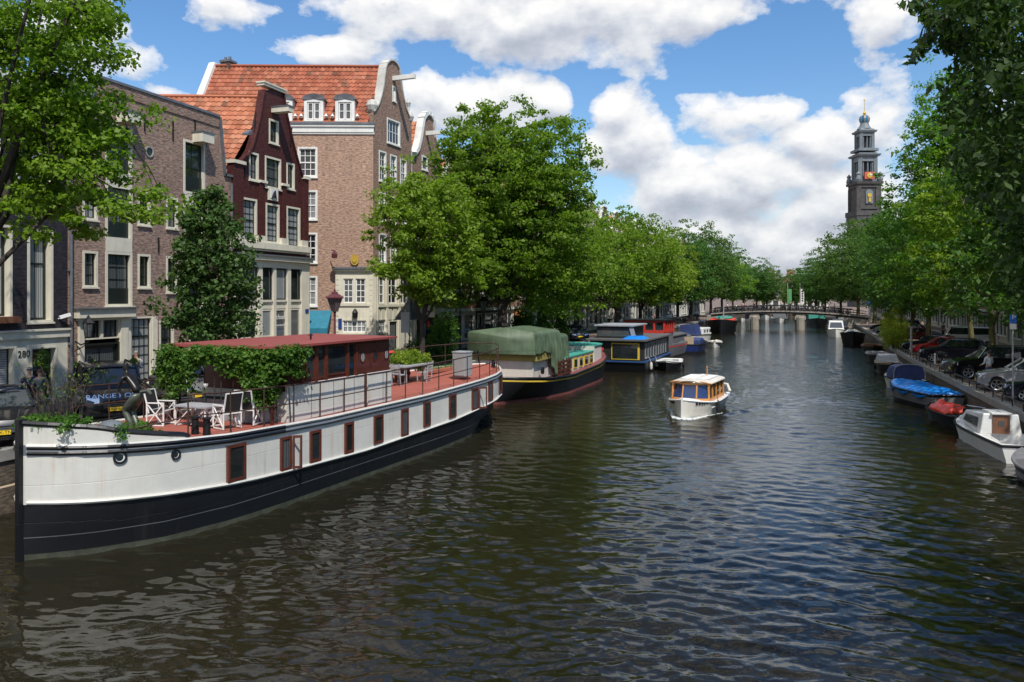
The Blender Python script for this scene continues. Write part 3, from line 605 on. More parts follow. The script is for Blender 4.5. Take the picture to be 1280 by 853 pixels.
# ===== brown warehouse pair
def warehouse():
    y0=Yf(84.7); f=Fac((XF,y0),(0,1)); r=thing('warehouse','wide brown brick warehouse with two stacks of tall loading doors and hoist hoods','house',(XF,y0,LZ),world=True)
    B=f.uv(289.3,300)[0]; eL=f.uv(85,182)[1]; eR=f.uv(289,222)[1]; tL=f.uv(119.6,97); tR=f.uv(273,147)
    ol=[(0.01,LZ),(B,LZ),(B,eR),(f.uv(279.5,219)[0],eR),(tR[0],tR[1]),(tL[0],tL[1]),(f.uv(101,150)[0],eL),(0.01,eL)]
    sm=[(103,122,314,359),(103,122,235,275),(172,188,318,360),(172,188,240,282),(207.5,222,286,0),(207.5,222,247,286),(207.5,222,321,366)]
    sm=[s for s in sm if s[3]>0]
    S=[f.rect(*q) for q in sm]
    st1=[(131.5,165,315,383),(131.5,165,232,300),(131.5,165,154,219)]; st2=[(229,256,254,318),(229,256,177,243),(229,256,332,384)]
    T=[f.rect(*q) for q in st1+st2]; sh=[f.rect(103,149,398,500),f.rect(162,190,396,486),f.rect(199,217,401,490),f.rect(236,262,402,490)]
    G=[(a,b_,LZ+.25,z1) for a,b_,z0,z1 in sh]
    b=wallmesh(f,ol,S+T+G,rev=.2)
    b.build('wall','brick_brown',r,fixn=True)
    for q in S: window(r,f,q,2,3,'cream','dark_sash',.1,'glass')
    for q in T: 
        w=window(r,f,q,2,4,'cream','dark_sash',.12,'glass',deep=.18,sill=False); 
        k=MB(); f.box(k,q[0]+.13,q[1]-.13,q[2]+.1,q[2]+(q[3]-q[2])*.33,-.1,-.085); k.build('lower_panel','dark_sash',w)
    for grp in (T[:3],T[3:]):
        g=sorted(grp,key=lambda q:q[2]); a0,a1=g[0][0],g[0][1]
        for p,q in zip(g,g[1:]): b=MB(); f.box(b,a0+.02,a1-.02,p[3],q[2],.004,.035); b.build('spandrel','cream',r,fixn=True)
        b=MB(); f.box(b,a0-.06,a1+.06,g[0][2]-.16,g[0][2],0,.14); b.build('sill','cream',r,fixn=True)
    for (x0,x1,yy0,yy1) in ((145,175,144,158),(240.5,264,169,182)):
        h=MB(); q=f.rect(x0,x1,yy0,yy1); xc=(q[0]+q[1])/2
        xb=q[0]+(q[1]-q[0])*.62; xc=(q[0]+xb)/2; f.box(h,q[0],xb,q[2]+.05,q[3],0,.62); f.box(h,q[0]-.04,xb+.04,q[3],q[3]+.06,0,.66,1); h.bar(f.pt(xc,q[2]+.03,.5),f.pt(xc,q[2]-.2,.5),.05,m=1)
        h.build('hoist_hood',['cream','lead'],r,fixn=True)
    for (x,ya,yb) in ((147,120,142),(180,143,164),(215.5,150,176),(243,150,170),(199,228,250),(197.5,297,315),(270,240,262),(112,215,228)):
        a=f.uv(x,ya); c=f.uv(x,yb); b=MB(); b.bar(f.pt(a[0],a[1],.04),f.pt(a[0],c[1],.04),.05,.05); b.build('wall_anchor','iron',r,fixn=True)
    q=f.rect(181,191.5,183,197); xc,zc=(q[0]+q[1])/2,(q[2]+q[3])/2; rx,rz=(q[1]-q[0])/2,(q[3]-q[2])/2
    b=MB(); pr=[(math.cos(t*.3927)*rx,math.sin(t*.3927)*rz) for t in range(16)]
    for k in range(16):
        p,c=pr[k],pr[(k+1)%16]; b.hexa([f.pt(xc+p[0]*.75,zc+p[1]*.75,.004),f.pt(xc+p[0],zc+p[1],.004),f.pt(xc+c[0],zc+c[1],.004),f.pt(xc+c[0]*.75,zc+c[1]*.75,.004),f.pt(xc+p[0]*.75,zc+p[1]*.75,.05),f.pt(xc+p[0],zc+p[1],.05),f.pt(xc+c[0],zc+c[1],.05),f.pt(xc+c[0]*.75,zc+c[1]*.75,.05)])
    o=b.build('oval_window','stone_grey',r,fixn=True); b=MB(); b.face([f.pt(xc+p[0]*.78,zc+p[1]*.78,.01) for p in pr]); b.build('pane','glass',o)
    # coping along the gable
    b=MB(); top=ol[2:]
    for p,q in zip(top,top[1:]):
        d=Vector((q[0]-p[0],q[1]-p[1])); 
        if d.length<.05: continue
        nn=Vector((-d.y,d.x)).normalized(); nn=nn if nn.y>0 or abs(nn.y)<.01 else -nn
        b.hexa([f.pt(p[0],p[1],-.36),f.pt(p[0],p[1],.12),f.pt(q[0],q[1],.12),f.pt(q[0],q[1],-.36),f.pt(p[0]+nn.x*.12,p[1]+nn.y*.12,-.36),f.pt(p[0]+nn.x*.12,p[1]+nn.y*.12,.12),f.pt(q[0]+nn.x*.12,q[1]+nn.y*.12,.12),f.pt(q[0]+nn.x*.12,q[1]+nn.y*.12,-.36)])
    b.build('coping','lead',r,fixn=True)
    b=MB(); p,q=tL,tR
    b.hexa([f.pt(p[0],p[1]-.5,0),f.pt(p[0],p[1]-.5,.05),f.pt(q[0],q[1]-.5,.05),f.pt(q[0],q[1]-.5,0),f.pt(p[0],p[1]-.01,0),f.pt(p[0],p[1]-.01,.07),f.pt(q[0],q[1]-.01,.07),f.pt(q[0],q[1]-.01,0)]); b.build('string_course','brick_brown',r,fixn=True)
    # shop front: cornice, pilasters, doors
    q=f.rect(92,163,386,397); b=MB(); f.box(b,q[0],q[1],q[2],q[3],0,.32); f.box(b,q[0]-.08,q[1]+.08,q[3],q[3]+.06,0,.42,1)
    f.box(b,q[0]+.1,q[1]-.1,q[2]-.12,q[2],0,.12)
    for (a,c) in ((97,103),(149,158)): u=f.rect(a,c,397,480); f.box(b,u[0],u[1],LZ,q[2]-.12,.002,.12)
    for (a,c) in ((158.5,162),(190,196)): u=f.rect(a,c,396,480); f.box(b,u[0],u[1],LZ,u[3],.002,.06)
    b.build('shop_front',['cream','lead'],r,fixn=True)
    g=G[0]; zt=f.uv(126,424)[1]; zm=f.uv(126,429)[1]; mid=f.uv(127,400)[0]
    window(r,f,(g[0],mid,zt,g[3]),3,1,'cream','dark_sash',.07,'glass_dim',sill=False); window(r,f,(mid,g[1],zt,g[3]),3,1,'cream','dark_sash',.07,'glass_dim',sill=False)
    w=window(r,f,(g[0],g[1],g[2],zm),2,1,'dark_sash','dark_sash',.09,'glass',sill=False,sw=.12,name='double_door')
    for q in G[1:]: window(r,f,q,4 if q is G[1] else 2,7 if q is G[1] else 1,'cream','dark_sash',.08,'glass_curtain' if q is G[1] else 'glass',meet=.72)
    for pxp in (86.5,287.5):
        b=MB(); a=f.uv(pxp,300)[0]; b.tube([f.pt(a,eL-.2,.12),f.pt(a,LZ+2.2,.12),f.pt(a,LZ,.12)],.055,7)
        for zz in (4,7,10): f.box(b,a-.08,a+.08,zz,zz+.06,0,.14)
        b.build('downpipe','lead',r,fixn=True)
    # lantern
    t=MB(); x,z=f.uv(94,404); 
    o=.7; t.lathe([(.05,-.62),(.09,-.6),(.13,-.55),(.20,0),(.21,.02)],f.pt(x,z,o),6,1); t.lathe([(.25,.02),(.14,.16),(.06,.24),(.04,.3),(0,.36)],f.pt(x,z,o),6,0)
    for k in range(6): a=6.283*k/6; t.bar(f.pt(x,z-.55,o)+Vector((.13*math.cos(a),.13*math.sin(a),0)),f.pt(x,z,o)+Vector((.21*math.cos(a),.21*math.sin(a),0)),.022)
    t.tube([f.pt(x,z-.75,0),f.pt(x,z-.9,.3),f.pt(x,z-.8,.6),f.pt(x,z-.72,o)],.03,6); t.tube([f.pt(x,z-1.15,0),f.pt(x,z-1.0,.35),f.pt(x,z-.78,o)],.02,6)
    t.build('wall_lantern',['iron','glass_dim'],r,fixn=True)
    b=MB(); back_box(b,f,0.02,B-.02,LZ,min(eL,eR)-.1,12,U); b.build('rear_wall','brick_brown',r,fixn=True)
    # roofs behind the gable and the long white parapet that shows above it
    b=MB(); pk=[(0.3,eL-.4),(tL[0]+.5,tL[1]-.45),(tR[0]-.3,tR[1]-.45),(B-.2,eR-.3)]
    P=[f.pt(a,z,-.3) for a,z in pk]; Q=[p+U*12 for p in P]
    for i in (0,1,2): b.face([P[i],P[i+1],Q[i+1],Q[i]])
    b.face(Q); b.build('roof','tile_dark',r,fixn=True)
    b=MB(); d1,d2=Vector((tL[0]+.2,0)),0
    p=at_d(85,99,38); q=at_d(183,106,41); n_=Vector((sa,-ca,0))
    for zz0,zz1,oo in ((-1.2,-.18,0),(-.18,0,.1)):
        b.hexa([Vector((p.x,p.y,p.z+zz0)),Vector((q.x,q.y,p.z+zz0)),Vector((q.x-2,q.y+3,p.z+zz0)),Vector((p.x-2,p.y+3,p.z+zz0)),Vector((p.x,p.y,p.z+zz1))+n_*oo,Vector((q.x,q.y,p.z+zz1))+n_*oo,Vector((q.x-2,q.y+3,p.z+zz1)),Vector((p.x-2,p.y+3,p.z+zz1))])
    b.build('roof_parapet','white_trim',r,fixn=True)
warehouse()
# ===== dark red house with curved neck gable
def red_house():
    y0=Yf(289.6); f=Fac((XF,y0),(0,1)); r=thing('gabled_house','narrow dark red brick house with curved gable and orange tile roof above a cream shop','house',(XF,y0,LZ),world=True)
    B=f.uv(383.5,300)[0]; zc=f.uv(345,313)[1]
    Lc=[(302,205),(303.5,203),(309,197),(313.8,189),(318,176),(321.5,163),(324.5,150),(326.7,137),(328.6,124),(330.6,113)]; Rc=[(353,112),(355,130),(358,147),(361.5,163),(366,182),(370.5,199),(374.5,213),(378,224)]
    ol=[(0.01,zc),(B,zc)]+[f.uv(383.5,225)]+[f.uv(378.6,225)]+[f.uv(x,y) for x,y in Rc[::-1]]+[f.uv(x,y) for x,y in Lc[::-1]]+[(f.uv(302,205)[0],f.uv(289.6,203)[1]),(0.01,f.uv(289.6,203)[1])]
    ws=[(336,348,150,180,1,3),(311,323,191,226,2,3),(331,351,197,236,3,3),(358,368,204,237,2,3),(302,321,248,302,3,6),(332,349,255,304,3,6),(358,375,259,309,3,6)]
    H=[f.rect(*q[:4]) for q in ws]
    wallmesh(f,ol,H,rev=.2).build('wall','brick_maroon',r,fixn=True)
    for q,h in zip(ws,H): window(r,f,h,q[4],q[5],'cream','dark_sash',.11,'glass_dim' if q[2]<245 else 'glass_curtain',meet=.5 if q[5]>3 else None,deep=.16,mw=.022)
    # pilasters and coping of the neck
    for (x0,x1,y) in ((289.6,302,203),(378.3,383.5,225)): 
        b=MB(); q=f.rect(x0,x1,y,300); zt=f.uv(x0 if x0<300 else x1,y)[1]; f.box(b,q[0],q[1],zc+.25,zt-.02,0,.14); b.build('pilaster','brick_maroon',r,fixn=True)
    for x in (326,355):
        b=MB(); q=f.rect(x-2.5,x+1.5,228,300); f.box(b,q[0],q[1],zc+.25,f.uv(x,229)[1],0,.09); b.build('pilaster','brick_maroon',r,fixn=True)
    for Q in (Lc,Rc):
        b=MB()
        pp=[f.uv(x,y) for x,y in Q]
        for p,q in zip(pp,pp[1:]):
            d=Vector((q[0]-p[0],q[1]-p[1])); nn=Vector((-d.y,d.x)).normalized()*.1
            if (nn.y<0): nn=-nn
            b.hexa([f.pt(p[0],p[1],-.34),f.pt(p[0],p[1],.1),f.pt(q[0],q[1],.1),f.pt(q[0],q[1],-.34),f.pt(p[0]+nn.x,p[1]+nn.y,-.34),f.pt(p[0]+nn.x,p[1]+nn.y,.1),f.pt(q[0]+nn.x,q[1]+nn.y,.1),f.pt(q[0]+nn.x,q[1]+nn.y,-.34)])
        b.build('gable_coping','brick_maroon',r,fixn=True)
    b=MB()
    a=f.uv(330,110)[0]-.15; c=f.uv(353.5,110)[0]+.15; zt=f.uv(341.5,111)[1]; f.box(b,a,c,zt-.04,zt+.1,-.36,.13); f.box(b,a-.05,c+.05,zt+.1,zt+.18,-.4,.18); b.build('gable_cap','cream',r,fixn=True)
    for (x0,x1,y) in ((288.6,303,203),(377.5,384,225)): b=MB(); q=f.rect(x0,x1,y,210); zz=f.uv(x0 if x0<300 else x1,y)[1]; f.box(b,q[0],q[1]+.03,zz-.02,zz+.16,-.35,.24); b.build('pilaster_cap','cream',r,fixn=True)
    b=MB()
    for x0,x1,y in ((323,332,226),(351,359,230)): q=f.rect(x0,x1,y,y+3); f.box(b,q[0],q[1],q[2],q[3],0,.16)
    q=f.rect(288,384,303,309); f.box(b,-.1,B+.05,zc,zc+.34,0,.3); f.box(b,-.1,B+.05,zc-.12,zc,0,.18)
    for x in (297,326,353,378): x0,_=f.uv(x,300); f.box(b,x0-.32,x0+.32,zc+.34,zc+.72,0,.2)
    b.build('stone_band','cream',r,fixn=True)
    h=MB(); q=f.rect(339,357,137.5,145); f.box(h,q[0],q[0]+.5,q[2]+.05,q[3],0,1.15); f.box(h,q[0]-.04,q[0]+.54,q[3],q[3]+.05,0,1.2,1); h.build('hoist_beam',['cream','lead'],r,fixn=True)
    q=f.rect(334.5,346,235,251); b=MB(); f.box(b,q[0],q[1],q[2],q[3],0,.1); f.box(b,q[0]+.12,q[1]-.12,q[2]+.12,q[3]-.12,.1,.12,1)
    xm,zm=(q[0]+q[1])/2,(q[2]+q[3])/2; b.tube([f.pt(xm-.2,zm-.25,.14),f.pt(xm-.02,zm-.05,.17),f.pt(xm+.1,zm+.2,.14)],[.05,.13,.04],6,2); b.tube([f.pt(xm+.2,zm-.22,.14),f.pt(xm,zm-.02,.17)],[.04,.08],6,2)
    b.build('stone_plaque',['cream','white_trim','iron'],r,fixn=True)
    for (x,ya,yb) in ((319,140,160),(364,160,182),(306,206,222),(375,205,226)): a=f.uv(x,ya); c=f.uv(x,yb); b=MB(); b.bar(f.pt(a[0],a[1],.05),f.pt(c[0]-.15,c[1],.05),.05); b.build('wall_anchor','iron',r,fixn=True)
    # shop floor
    zs=f.uv(345,323)[1]; b=wallmesh(f,[(0.01,LZ),(B,LZ),(B,zc-.12),(0.01,zc-.12)],[],rev=.1); b.build('lower_wall','brick_maroon',r,fixn=True)
    b=MB(); zt=f.uv(345,322)[1]; 
    f.box(b,-.05,B+.1,zt,zt+.1,0,.5,1); f.box(b,-.02,B+.06,zt-.22,zt,0,.42); f.box(b,0,B,zt-.62,zt-.22,0,.22)
    z2t=f.uv(345,337)[1]; z2b=f.uv(345,375)[1]; z1t=f.uv(345,386)[1]; z1b=LZ+.7
    cols=[289.6,297,304.5,321,323.8,339.5,341,357,359.5,374,383.5]
    X=[f.uv(x,350)[0] for x in cols]
    for a,c in ((X[0],X[1]),(X[3]-.06,X[4]+.06),(X[5]-.06,X[6]+.06),(X[7]-.06,X[8]+.06),(X[9],X[10])): f.box(b,a,c,LZ,zt-.62,0,.2)
    f.box(b,X[1],X[9],z2b-.12,z2b,0,.16); f.box(b,X[1],X[9],z1t,z2b-.12,0,.08); f.box(b,X[1],X[9],LZ,z1b,0,.12)
    b.build('shop_front',['cream','lead'],r,fixn=True)
    prs=((X[1],X[3]-.06),(X[4]+.06,X[5]-.06),(X[6]+.06,X[7]-.06),(X[8]+.06,X[9]))
    for i,(a,c) in enumerate(prs):
        window(r,f,(a,c,z2b,zt-.62),1,1,'dark_sash','dark_sash',.05,'glass_dim',sill=False,proud=.06,deep=-.005,sw=.03)
        window(r,f,(a,c,z1b,z1t),1,1,'cream','cream',.06,'glass_dim' if i%2 else 'glass',sill=False,proud=.06,deep=-.005,sw=.05,meet=.45 if i<2 else None)
    x,z=f.uv(347.5,396.5); text(r,'shop_sign','cloud',.40,'white_paint',f.pt(x+.08,z,.13),(R(90),0,R(90)),sx=.95)
    b=MB(); 
    for k in range(6): f.box(b,x-.45+k*.15,x-.36+k*.15,z-.5,z-.44,.12,.13)
    b.build('sign_underline','white_paint',r,fixn=True)
    q=f.rect(378,382,386.5,391.5); b=MB(); f.box(b,q[0],q[1],q[2],q[3],.2,.23); b.build('street_sign','blue_sign',r,fixn=True)
    # tile roof: ridge runs back at the skew
    xr,zr=f.uv(341,120); rid0=f.pt(xr,zr-.1,-.3); dl=17; rid1=rid0+U*dl
    zeL=f.uv(292,212)[1]-.2; e0=f.pt(0.0,zeL,-.3); e1=e0+U*dl; g0=f.pt(B,zeL,-.3); g1=g0+U*dl
    b=MB(); tiles(b,e1,e0,rid0,rid1,.30,.37); tiles(b,g0,g1,rid1,rid0,.9,.8)
    b.tube([rid0+Vector((0,0,.05)),rid1+Vector((0,0,.05))],.12,6); b.face([e1,g1,rid1]); b.build('roof','tile_orange',r)
    b=MB(); back_box(b,f,0.02,B-.02,LZ,zeL,17,U); b.build('rear_wall','brick_dark',r,fixn=True)
    sk=at_d(309,164.5,42.3); b=MB(); b.hexa([sk+Vector(v)*.18 for v in ((-1,-1,-1.3),(1,-1,-1.3),(1,1,-.9),(-1,1,-.9),(-1,-1,-.6),(1,-1,-.6),(1,1,.6),(-1,1,.6))]); b.build('skylight','lead',r,fixn=True)
red_house()
# ===== tall tan corner building
CB=Vector((-25.3,46.9,0)); DB=(math.sin(R(3.4)),math.cos(R(3.4)))
U2=Vector((-math.cos(YAW+R(1.0)),-math.sin(YAW+R(1.0)),0))
def corner_building():
    p=at_x(466.5,CB.x); P0=(CB.x,p); f=Fac(P0,DB); Wd=f.uv(514.5,250)[0]
    SL=11.8; s0=Vector((CB.x,p,0))+U2*SL; g=Fac((s0.x,s0.y),(-U2.x,-U2.y))     # side wall seen from the bridge, s runs to the corner at SL
    r=thing('corner_building','tall tan brick corner building with red tile roof, dormers and white coped scroll gable','house',(CB.x,p,LZ),world=True)
    zc=g.uv(466,166)[1]; zt=g.uv(466,154)[1]
    sw=[(372,397,184,222,3,4),(372,397,238,275,3,4),(372,397,291,329,3,4),(372,397,345,383,3,4)]
    SH=[g.rect(*q[:4]) for q in sw]
    wallmesh(g,[(0,LZ),(SL,LZ),(SL,zt),(0,zt)],SH,rev=.16).build('side_wall','brick_tan',r,fixn=True)
    for h in SH: window(r,g,h,3,4,'white_trim','white_paint',.12,'glass_dim',meet=.5,deep=.12,sw=.06,mw=.04)
    b=MB(); g.box(b,0,SL+.05,zc,zt-.28,0,.12); g.box(b,0,SL+.08,zc-.12,zc,0,.07); g.box(b,0,SL+.10,zt-.28,zt-.12,0,.2); g.box(b,0,SL+.14,zt-.12,zt,0,.26,1); b.build('cornice',['white_trim','lead'],r,fixn=True)
    # front gable
    gl=[(466.8,140),(470,136),(473.5,130),(476.5,120),(479,108),(480.5,95),(481.8,86)]; top=[(483.5,80),(487,76.3),(491,76.3),(495,79.5),(498.3,86)]; gr=[(499.8,97),(501.8,112),(504,124),(507,136),(510.5,145),(514.3,151)]
    ol=[(0,LZ),(Wd,LZ)]+[f.uv(x,y) for x,y in gr[::-1]+top[::-1]+gl[::-1]]
    ol[2]=(Wd,ol[2][1]); ol[-1]=(0,ol[-1][1])
    fw=[(483.5,500,150,181,4,2),(473.5,482.7,189,227,2,4),(487.5,495.8,194,231,2,4),(500,508,199,234,2,4),(473.5,482.7,241,277,2,4),(487.5,495.8,246,282,2,4),(500,508,250,284,2,4),(473.5,482.7,292,328,2,4),(487.5,495.8,295,330,2,4),(500,508,299,332,2,4),(490.3,494.6,108,127,1,2)]
    FH=[f.rect(*q[:4]) for q in fw]
    wallmesh(f,ol,FH,rev=.16,thick=.4).build('front_wall','brick_tan_front',r,fixn=True)
    for q,h in zip(fw,FH): window(r,f,h,q[4],q[5],'white_trim','white_paint',.1,'glass_dim',meet=.5 if q[5]==4 else None,deep=.12,sw=.05,mw=.035)
    b=MB(); pp=[f.uv(x,y) for x,y in gl+top+gr]
    for p_,q in zip(pp,pp[1:]):
        d=Vector((q[0]-p_[0],q[1]-p_[1])); nn=Vector((-d.y,d.x)).normalized()*.10
        b.hexa([f.pt(p_[0],p_[1],-.5),f.pt(p_[0],p_[1],.1),f.pt(q[0],q[1],.1),f.pt(q[0],q[1],-.5),f.pt(p_[0]+nn.x,p_[1]+nn.y,-.5),f.pt(p_[0]+nn.x,p_[1]+nn.y,.1),f.pt(q[0]+nn.x,q[1]+nn.y,.1),f.pt(q[0]+nn.x,q[1]+nn.y,-.5)])
    for k,(x,y) in enumerate(((468.2,134),(514,148))):
        a,z=f.uv(x,y); b.lathe([(0,-.5),(.3,-.3),(.4,0),(.3,.3),(0,.45)],f.pt(a if k==0 else Wd-.1,z+.1,-.2),10)
        if k: b.lathe([(.14,0),(.1,.5),(.2,.8),(0,1.2)],f.pt(Wd-.1,z+.3,-.2),8)
    b.build('gable_coping','trim_stone',r,fixn=True)
    h=MB(); a,z=f.uv(491.5,96); f.box(h,a-.12,a+.16,z-.28,z+.02,0,1.7); h.build('hoist_beam','white_trim',r,fixn=True)
    # roof: ridge runs back from the gable
    xr=f.uv(489,86)[0]; zr=f.uv(489,87)[1]+.15; rid0=f.pt(xr,zr,-.4); RL=SL-.1; rid1=rid0+U2*RL
    e0=g.pt(SL-.35,zt-.03,.1); e1=g.pt(.05,zt-.03,.1)
    b=MB(); tiles(b,e1,e0,rid0,rid1,.29,.35); 
    k0=f.pt(Wd,zt,-.4); k1=k0+U2*RL; b.face([k0,k1,rid1,rid0]); b.tube([rid0+Vector((0,0,.08)),rid1+Vector((0,0,.08))],.12,6); b.build('roof','tile_red',r)
    b=MB(); b.hexa([g.pt(-.3,LZ,.1),g.pt(.05,LZ,.1),g.pt(.05,LZ,-Wd),g.pt(-.3,LZ,-Wd),g.pt(-.3,zt,.1),g.pt(.05,zt,.1),g.pt(.05,zt,-Wd),g.pt(-.3,zt,-Wd)])
    b.hexa([g.pt(-.3,zt,.3),g.pt(.12,zt,.3),k1+Vector((.1,0,0)),k1-Vector((.3,0,0)),e1*0+Vector((rid1.x-.35,rid1.y-.1,rid1.z+.3)),Vector((rid1.x+.12,rid1.y-.1,rid1.z+.3)),Vector((rid1.x+.12,rid1.y+.3,rid1.z+.3)),Vector((rid1.x-.3,rid1.y+.3,rid1.z+.3))]); b.build('end_parapet','white_trim',r,fixn=True)
    ch=rid1-U2*.9; b=MB(); b.box(ch+Vector((-.5,-.1,-1)),ch+Vector((.25,.6,.35))); b.box(ch+Vector((-.55,-.15,.35)),ch+Vector((.3,.65,.5)),1)
    for dx in (-.3,.05): b.lathe([(.1,.5),(.1,.75)],ch+Vector((dx,.2,0)),8,1)
    b.build('chimney',['brick_dark','lead'],r,fixn=True)
    # dormers
    def dormer(x):
        s1=g.uv(x,140)[0]; hw=.63; dep=.62; zb=zt+.15; zh=zb+1.35
        m=MB(); g.box(m,s1-hw,s1-hw+.2,zb,zh,-1.6,dep-.5); g.box(m,s1+hw-.2,s1+hw,zb,zh,-1.6,dep-.5); g.box(m,s1-hw,s1+hw,zb-.1,zb,-.6,dep-.42); g.box(m,s1-hw+.2,s1+hw-.2,zh-.16,zh,-1.6,dep-.5)
        o_=dep-.4
        for i in range(8):
            a0=math.pi*i/8; a1=math.pi*(i+1)/8; q0=(s1-math.cos(a0)*(hw+.12),zh+math.sin(a0)*.38); q1=(s1-math.cos(a1)*(hw+.12),zh+math.sin(a1)*.38)
            m.hexa([g.pt(s1,zh,-1.9),g.pt(s1,zh,o_-.1),g.pt(s1+.001,zh,o_-.1),g.pt(s1+.001,zh,-1.9),g.pt(q0[0],q0[1],-1.9),g.pt(q0[0],q0[1],o_),g.pt(q1[0],q1[1],o_),g.pt(q1[0],q1[1],-1.9)],1)
        for sg in (-1,1): m.lathe([(0,-.15),(.14,0),(0,.2)],g.pt(s1+sg*(hw+.18),zb+.25,dep-.5),8)
        d=m.build('dormer',['white_trim','lead'],r,fixn=True)
        for sg in (-1,1):
            q=(s1-hw+.22,s1-.02,zb+.05,zh-.18) if sg<0 else (s1+.02,s1+hw-.22,zb+.05,zh-.18)
            k=MB(); o0=dep-.62
            g.box(k,q[0],q[0]+.07,q[2],q[3],o0,o0+.07); g.box(k,q[1]-.07,q[1],q[2],q[3],o0,o0+.07); g.box(k,q[0]+.07,q[1]-.07,q[2],q[2]+.07,o0,o0+.07); g.box(k,q[0]+.07,q[1]-.07,q[3]-.07,q[3],o0,o0+.07); z_=(q[2]+q[3])/2; g.box(k,q[0]+.07,q[1]-.07,z_-.02,z_+.02,o0,o0+.06)
            k.face([g.pt(q[0]+.07,q[2]+.07,o0+.02),g.pt(q[1]-.07,q[2]+.07,o0+.02),g.pt(q[1]-.07,q[3]-.07,o0+.02),g.pt(q[0]+.07,q[3]-.07,o0+.02)],1)
            k.build('dormer_window',['white_paint','glass_dim'],d,fixn=True)
    for x in (354,392.5,431.5): dormer(x)
    b=MB(); q=[f.pt(0.05,LZ,-.4),f.pt(Wd,LZ,-.4)]; bb=[v+U2*(SL-.1) for v in q]; up=Vector((0,0,zt-.2-LZ)); 
    b.hexa([q[0]+Vector((-.3,.35,0)),q[1],bb[1],bb[0]+Vector((.3,.35,0)),q[0]+up+Vector((-.3,.35,0)),q[1]+up,bb[1]+up,bb[0]+up+Vector((.3,.35,0))]); b.build('rear_wall','brick_tan_front',r,fixn=True)
    # white ground floor wrapped round the corner
    a0=g.uv(420.5,400)[0]; zw=g.uv(445,337)[1]
    W1=g.rect(429,459.5,347,380); W2=g.rect(428,460.5,399,416.5)
    pr=.35; G2=Fac((g.pt(0,0,pr).x,g.pt(0,0,pr).y),(g.d.x,g.d.y)); F2=Fac((f.pt(-.0,0,pr).x,f.pt(0,0,pr).y),(f.d.x,f.d.y))
    x_end=SL+pr+.02
    wallmesh(G2,[(a0,LZ),(x_end,LZ),(x_end,zw),(a0,zw)],[W1,W2],rev=.12,thick=.33).build('ground_floor_wall','cream',r,fixn=True)
    b=MB()
    for k in range(14): z=LZ+.3+k*.36
    for (s0_,s1_) in ((a0,W1[0]-.18),(W1[1]+.18,x_end)):
        z=LZ+.2
        while z<zw-.4: G2.box(b,s0_+.02,s1_-.02,z,z+.30,0,.03); z+=.34
    G2.box(b,W1[0]-.18,W1[1]+.18,W1[2]-.14,W1[2],0,.08); G2.box(b,a0-.05,x_end+.1,zw-.12,zw+.02,0,.16); b.build('rusticated_stone','cream',r,fixn=True)
    b=MB(); G2.box(b,a0-.1,x_end+.15,zw+.02,zw+.14,-.4,.25); F2.box(b,-.4,Wd+.05,zw+.025,zw+.145,-.4,.25); b.build('lead_flashing','lead',r,fixn=True)
    m=(W1[0]+W1[1])/2
    window(r,G2,(W1[0],m,W1[2],W1[3]),2,4,'cream','white_paint',.09,'glass',sw=.06,mw=.05,deep=.1); window(r,G2,(m,W1[1],W1[2],W1[3]),2,4,'cream','white_paint',.09,'glass',sw=.06,mw=.05,deep=.1)
    window(r,G2,W2,5,2,'cream','white_paint',.09,'glass',sw=.06,mw=.06,deep=.1)
    cols=[(469.5,481),(483.5,496.5),(499,510)]
    hs=[]; 
    for a,c in cols:
        q=F2.rect(a,c,346,381); hs.append((q[0],q[1],q[2],zw-.35))
    dr=F2.rect(486,496.5,401,440); dr=(dr[0],dr[1],LZ+.1,dr[3]); wb=F2.rect(470,482.5,399,416)
    wallmesh(F2,[(-pr+.0,LZ),(Wd,LZ),(Wd,zw),(-pr,zw)],hs+[dr,wb],rev=.12,thick=.33).build('shop_wall','cream',r,fixn=True)
    for q in hs: window(r,F2,q,2,3,'cream','white_paint',.1,'glass_dim',deep=.1,sw=.08,mw=.08)
    w=window(r,F2,dr,1,1,'cream','iron',.06,'glass',deep=.1,sw=.1,name='door'); window(r,F2,wb,5,2,'cream','white_paint',.08,'glass_dim',deep=.1)
    b=MB(); F2.box(b,-pr,Wd,zw-.12,zw+.02,0,.16)
    for a in (-pr,hs[0][1]+.08,hs[1][1]+.08,Wd-.3): F2.box(b,a,a+.25,LZ,zw-.3,.002,.1)
    F2.box(b,-pr+.26,Wd-.3,hs[0][2]-.16,hs[0][2],.003,.12)
    for q in hs:
        for k in (0,1): x=q[0]+.1+k*(q[1]-q[0])/2; F2.box(b,x,x+(q[1]-q[0])/2-.2,q[2]-1.0,q[2]-.3,.004,.05)
    b.build('shop_panelling','cream',r,fixn=True)
    b=MB(); a=f.uv(512.5,250)[0]; b.tube([f.pt(a,zt-1,.12),f.pt(a,LZ+4.6,.12)],.06,7); b.build('downpipe','weathered',r,fixn=True)
    # awning, emblem, lamp, street sign
    q=g.rect(384,414.5,389,415); b=MB(); n=10
    P=[g.pt(q[0]-.6,q[3],.05),g.pt(q[1],q[3],.05),g.pt(q[1],q[2]+.25,1.3),g.pt(q[0]-.6,q[2]+.25,1.3)]
    b.hexa([P[3],P[2],P[1],P[0],P[3]+Vector((0,0,.04)),P[2]+Vector((0,0,.04)),P[1]+Vector((0,0,.04)),P[0]+Vector((0,0,.04))]); b.hexa([P[3]-Vector((0,0,.32)),P[2]-Vector((0,0,.32)),P[2]-Vector((0,0,.32))-g.n*.03,P[3]-Vector((0,0,.32))-g.n*.03,P[3],P[2],P[2]-g.n*.03,P[3]-g.n*.03])
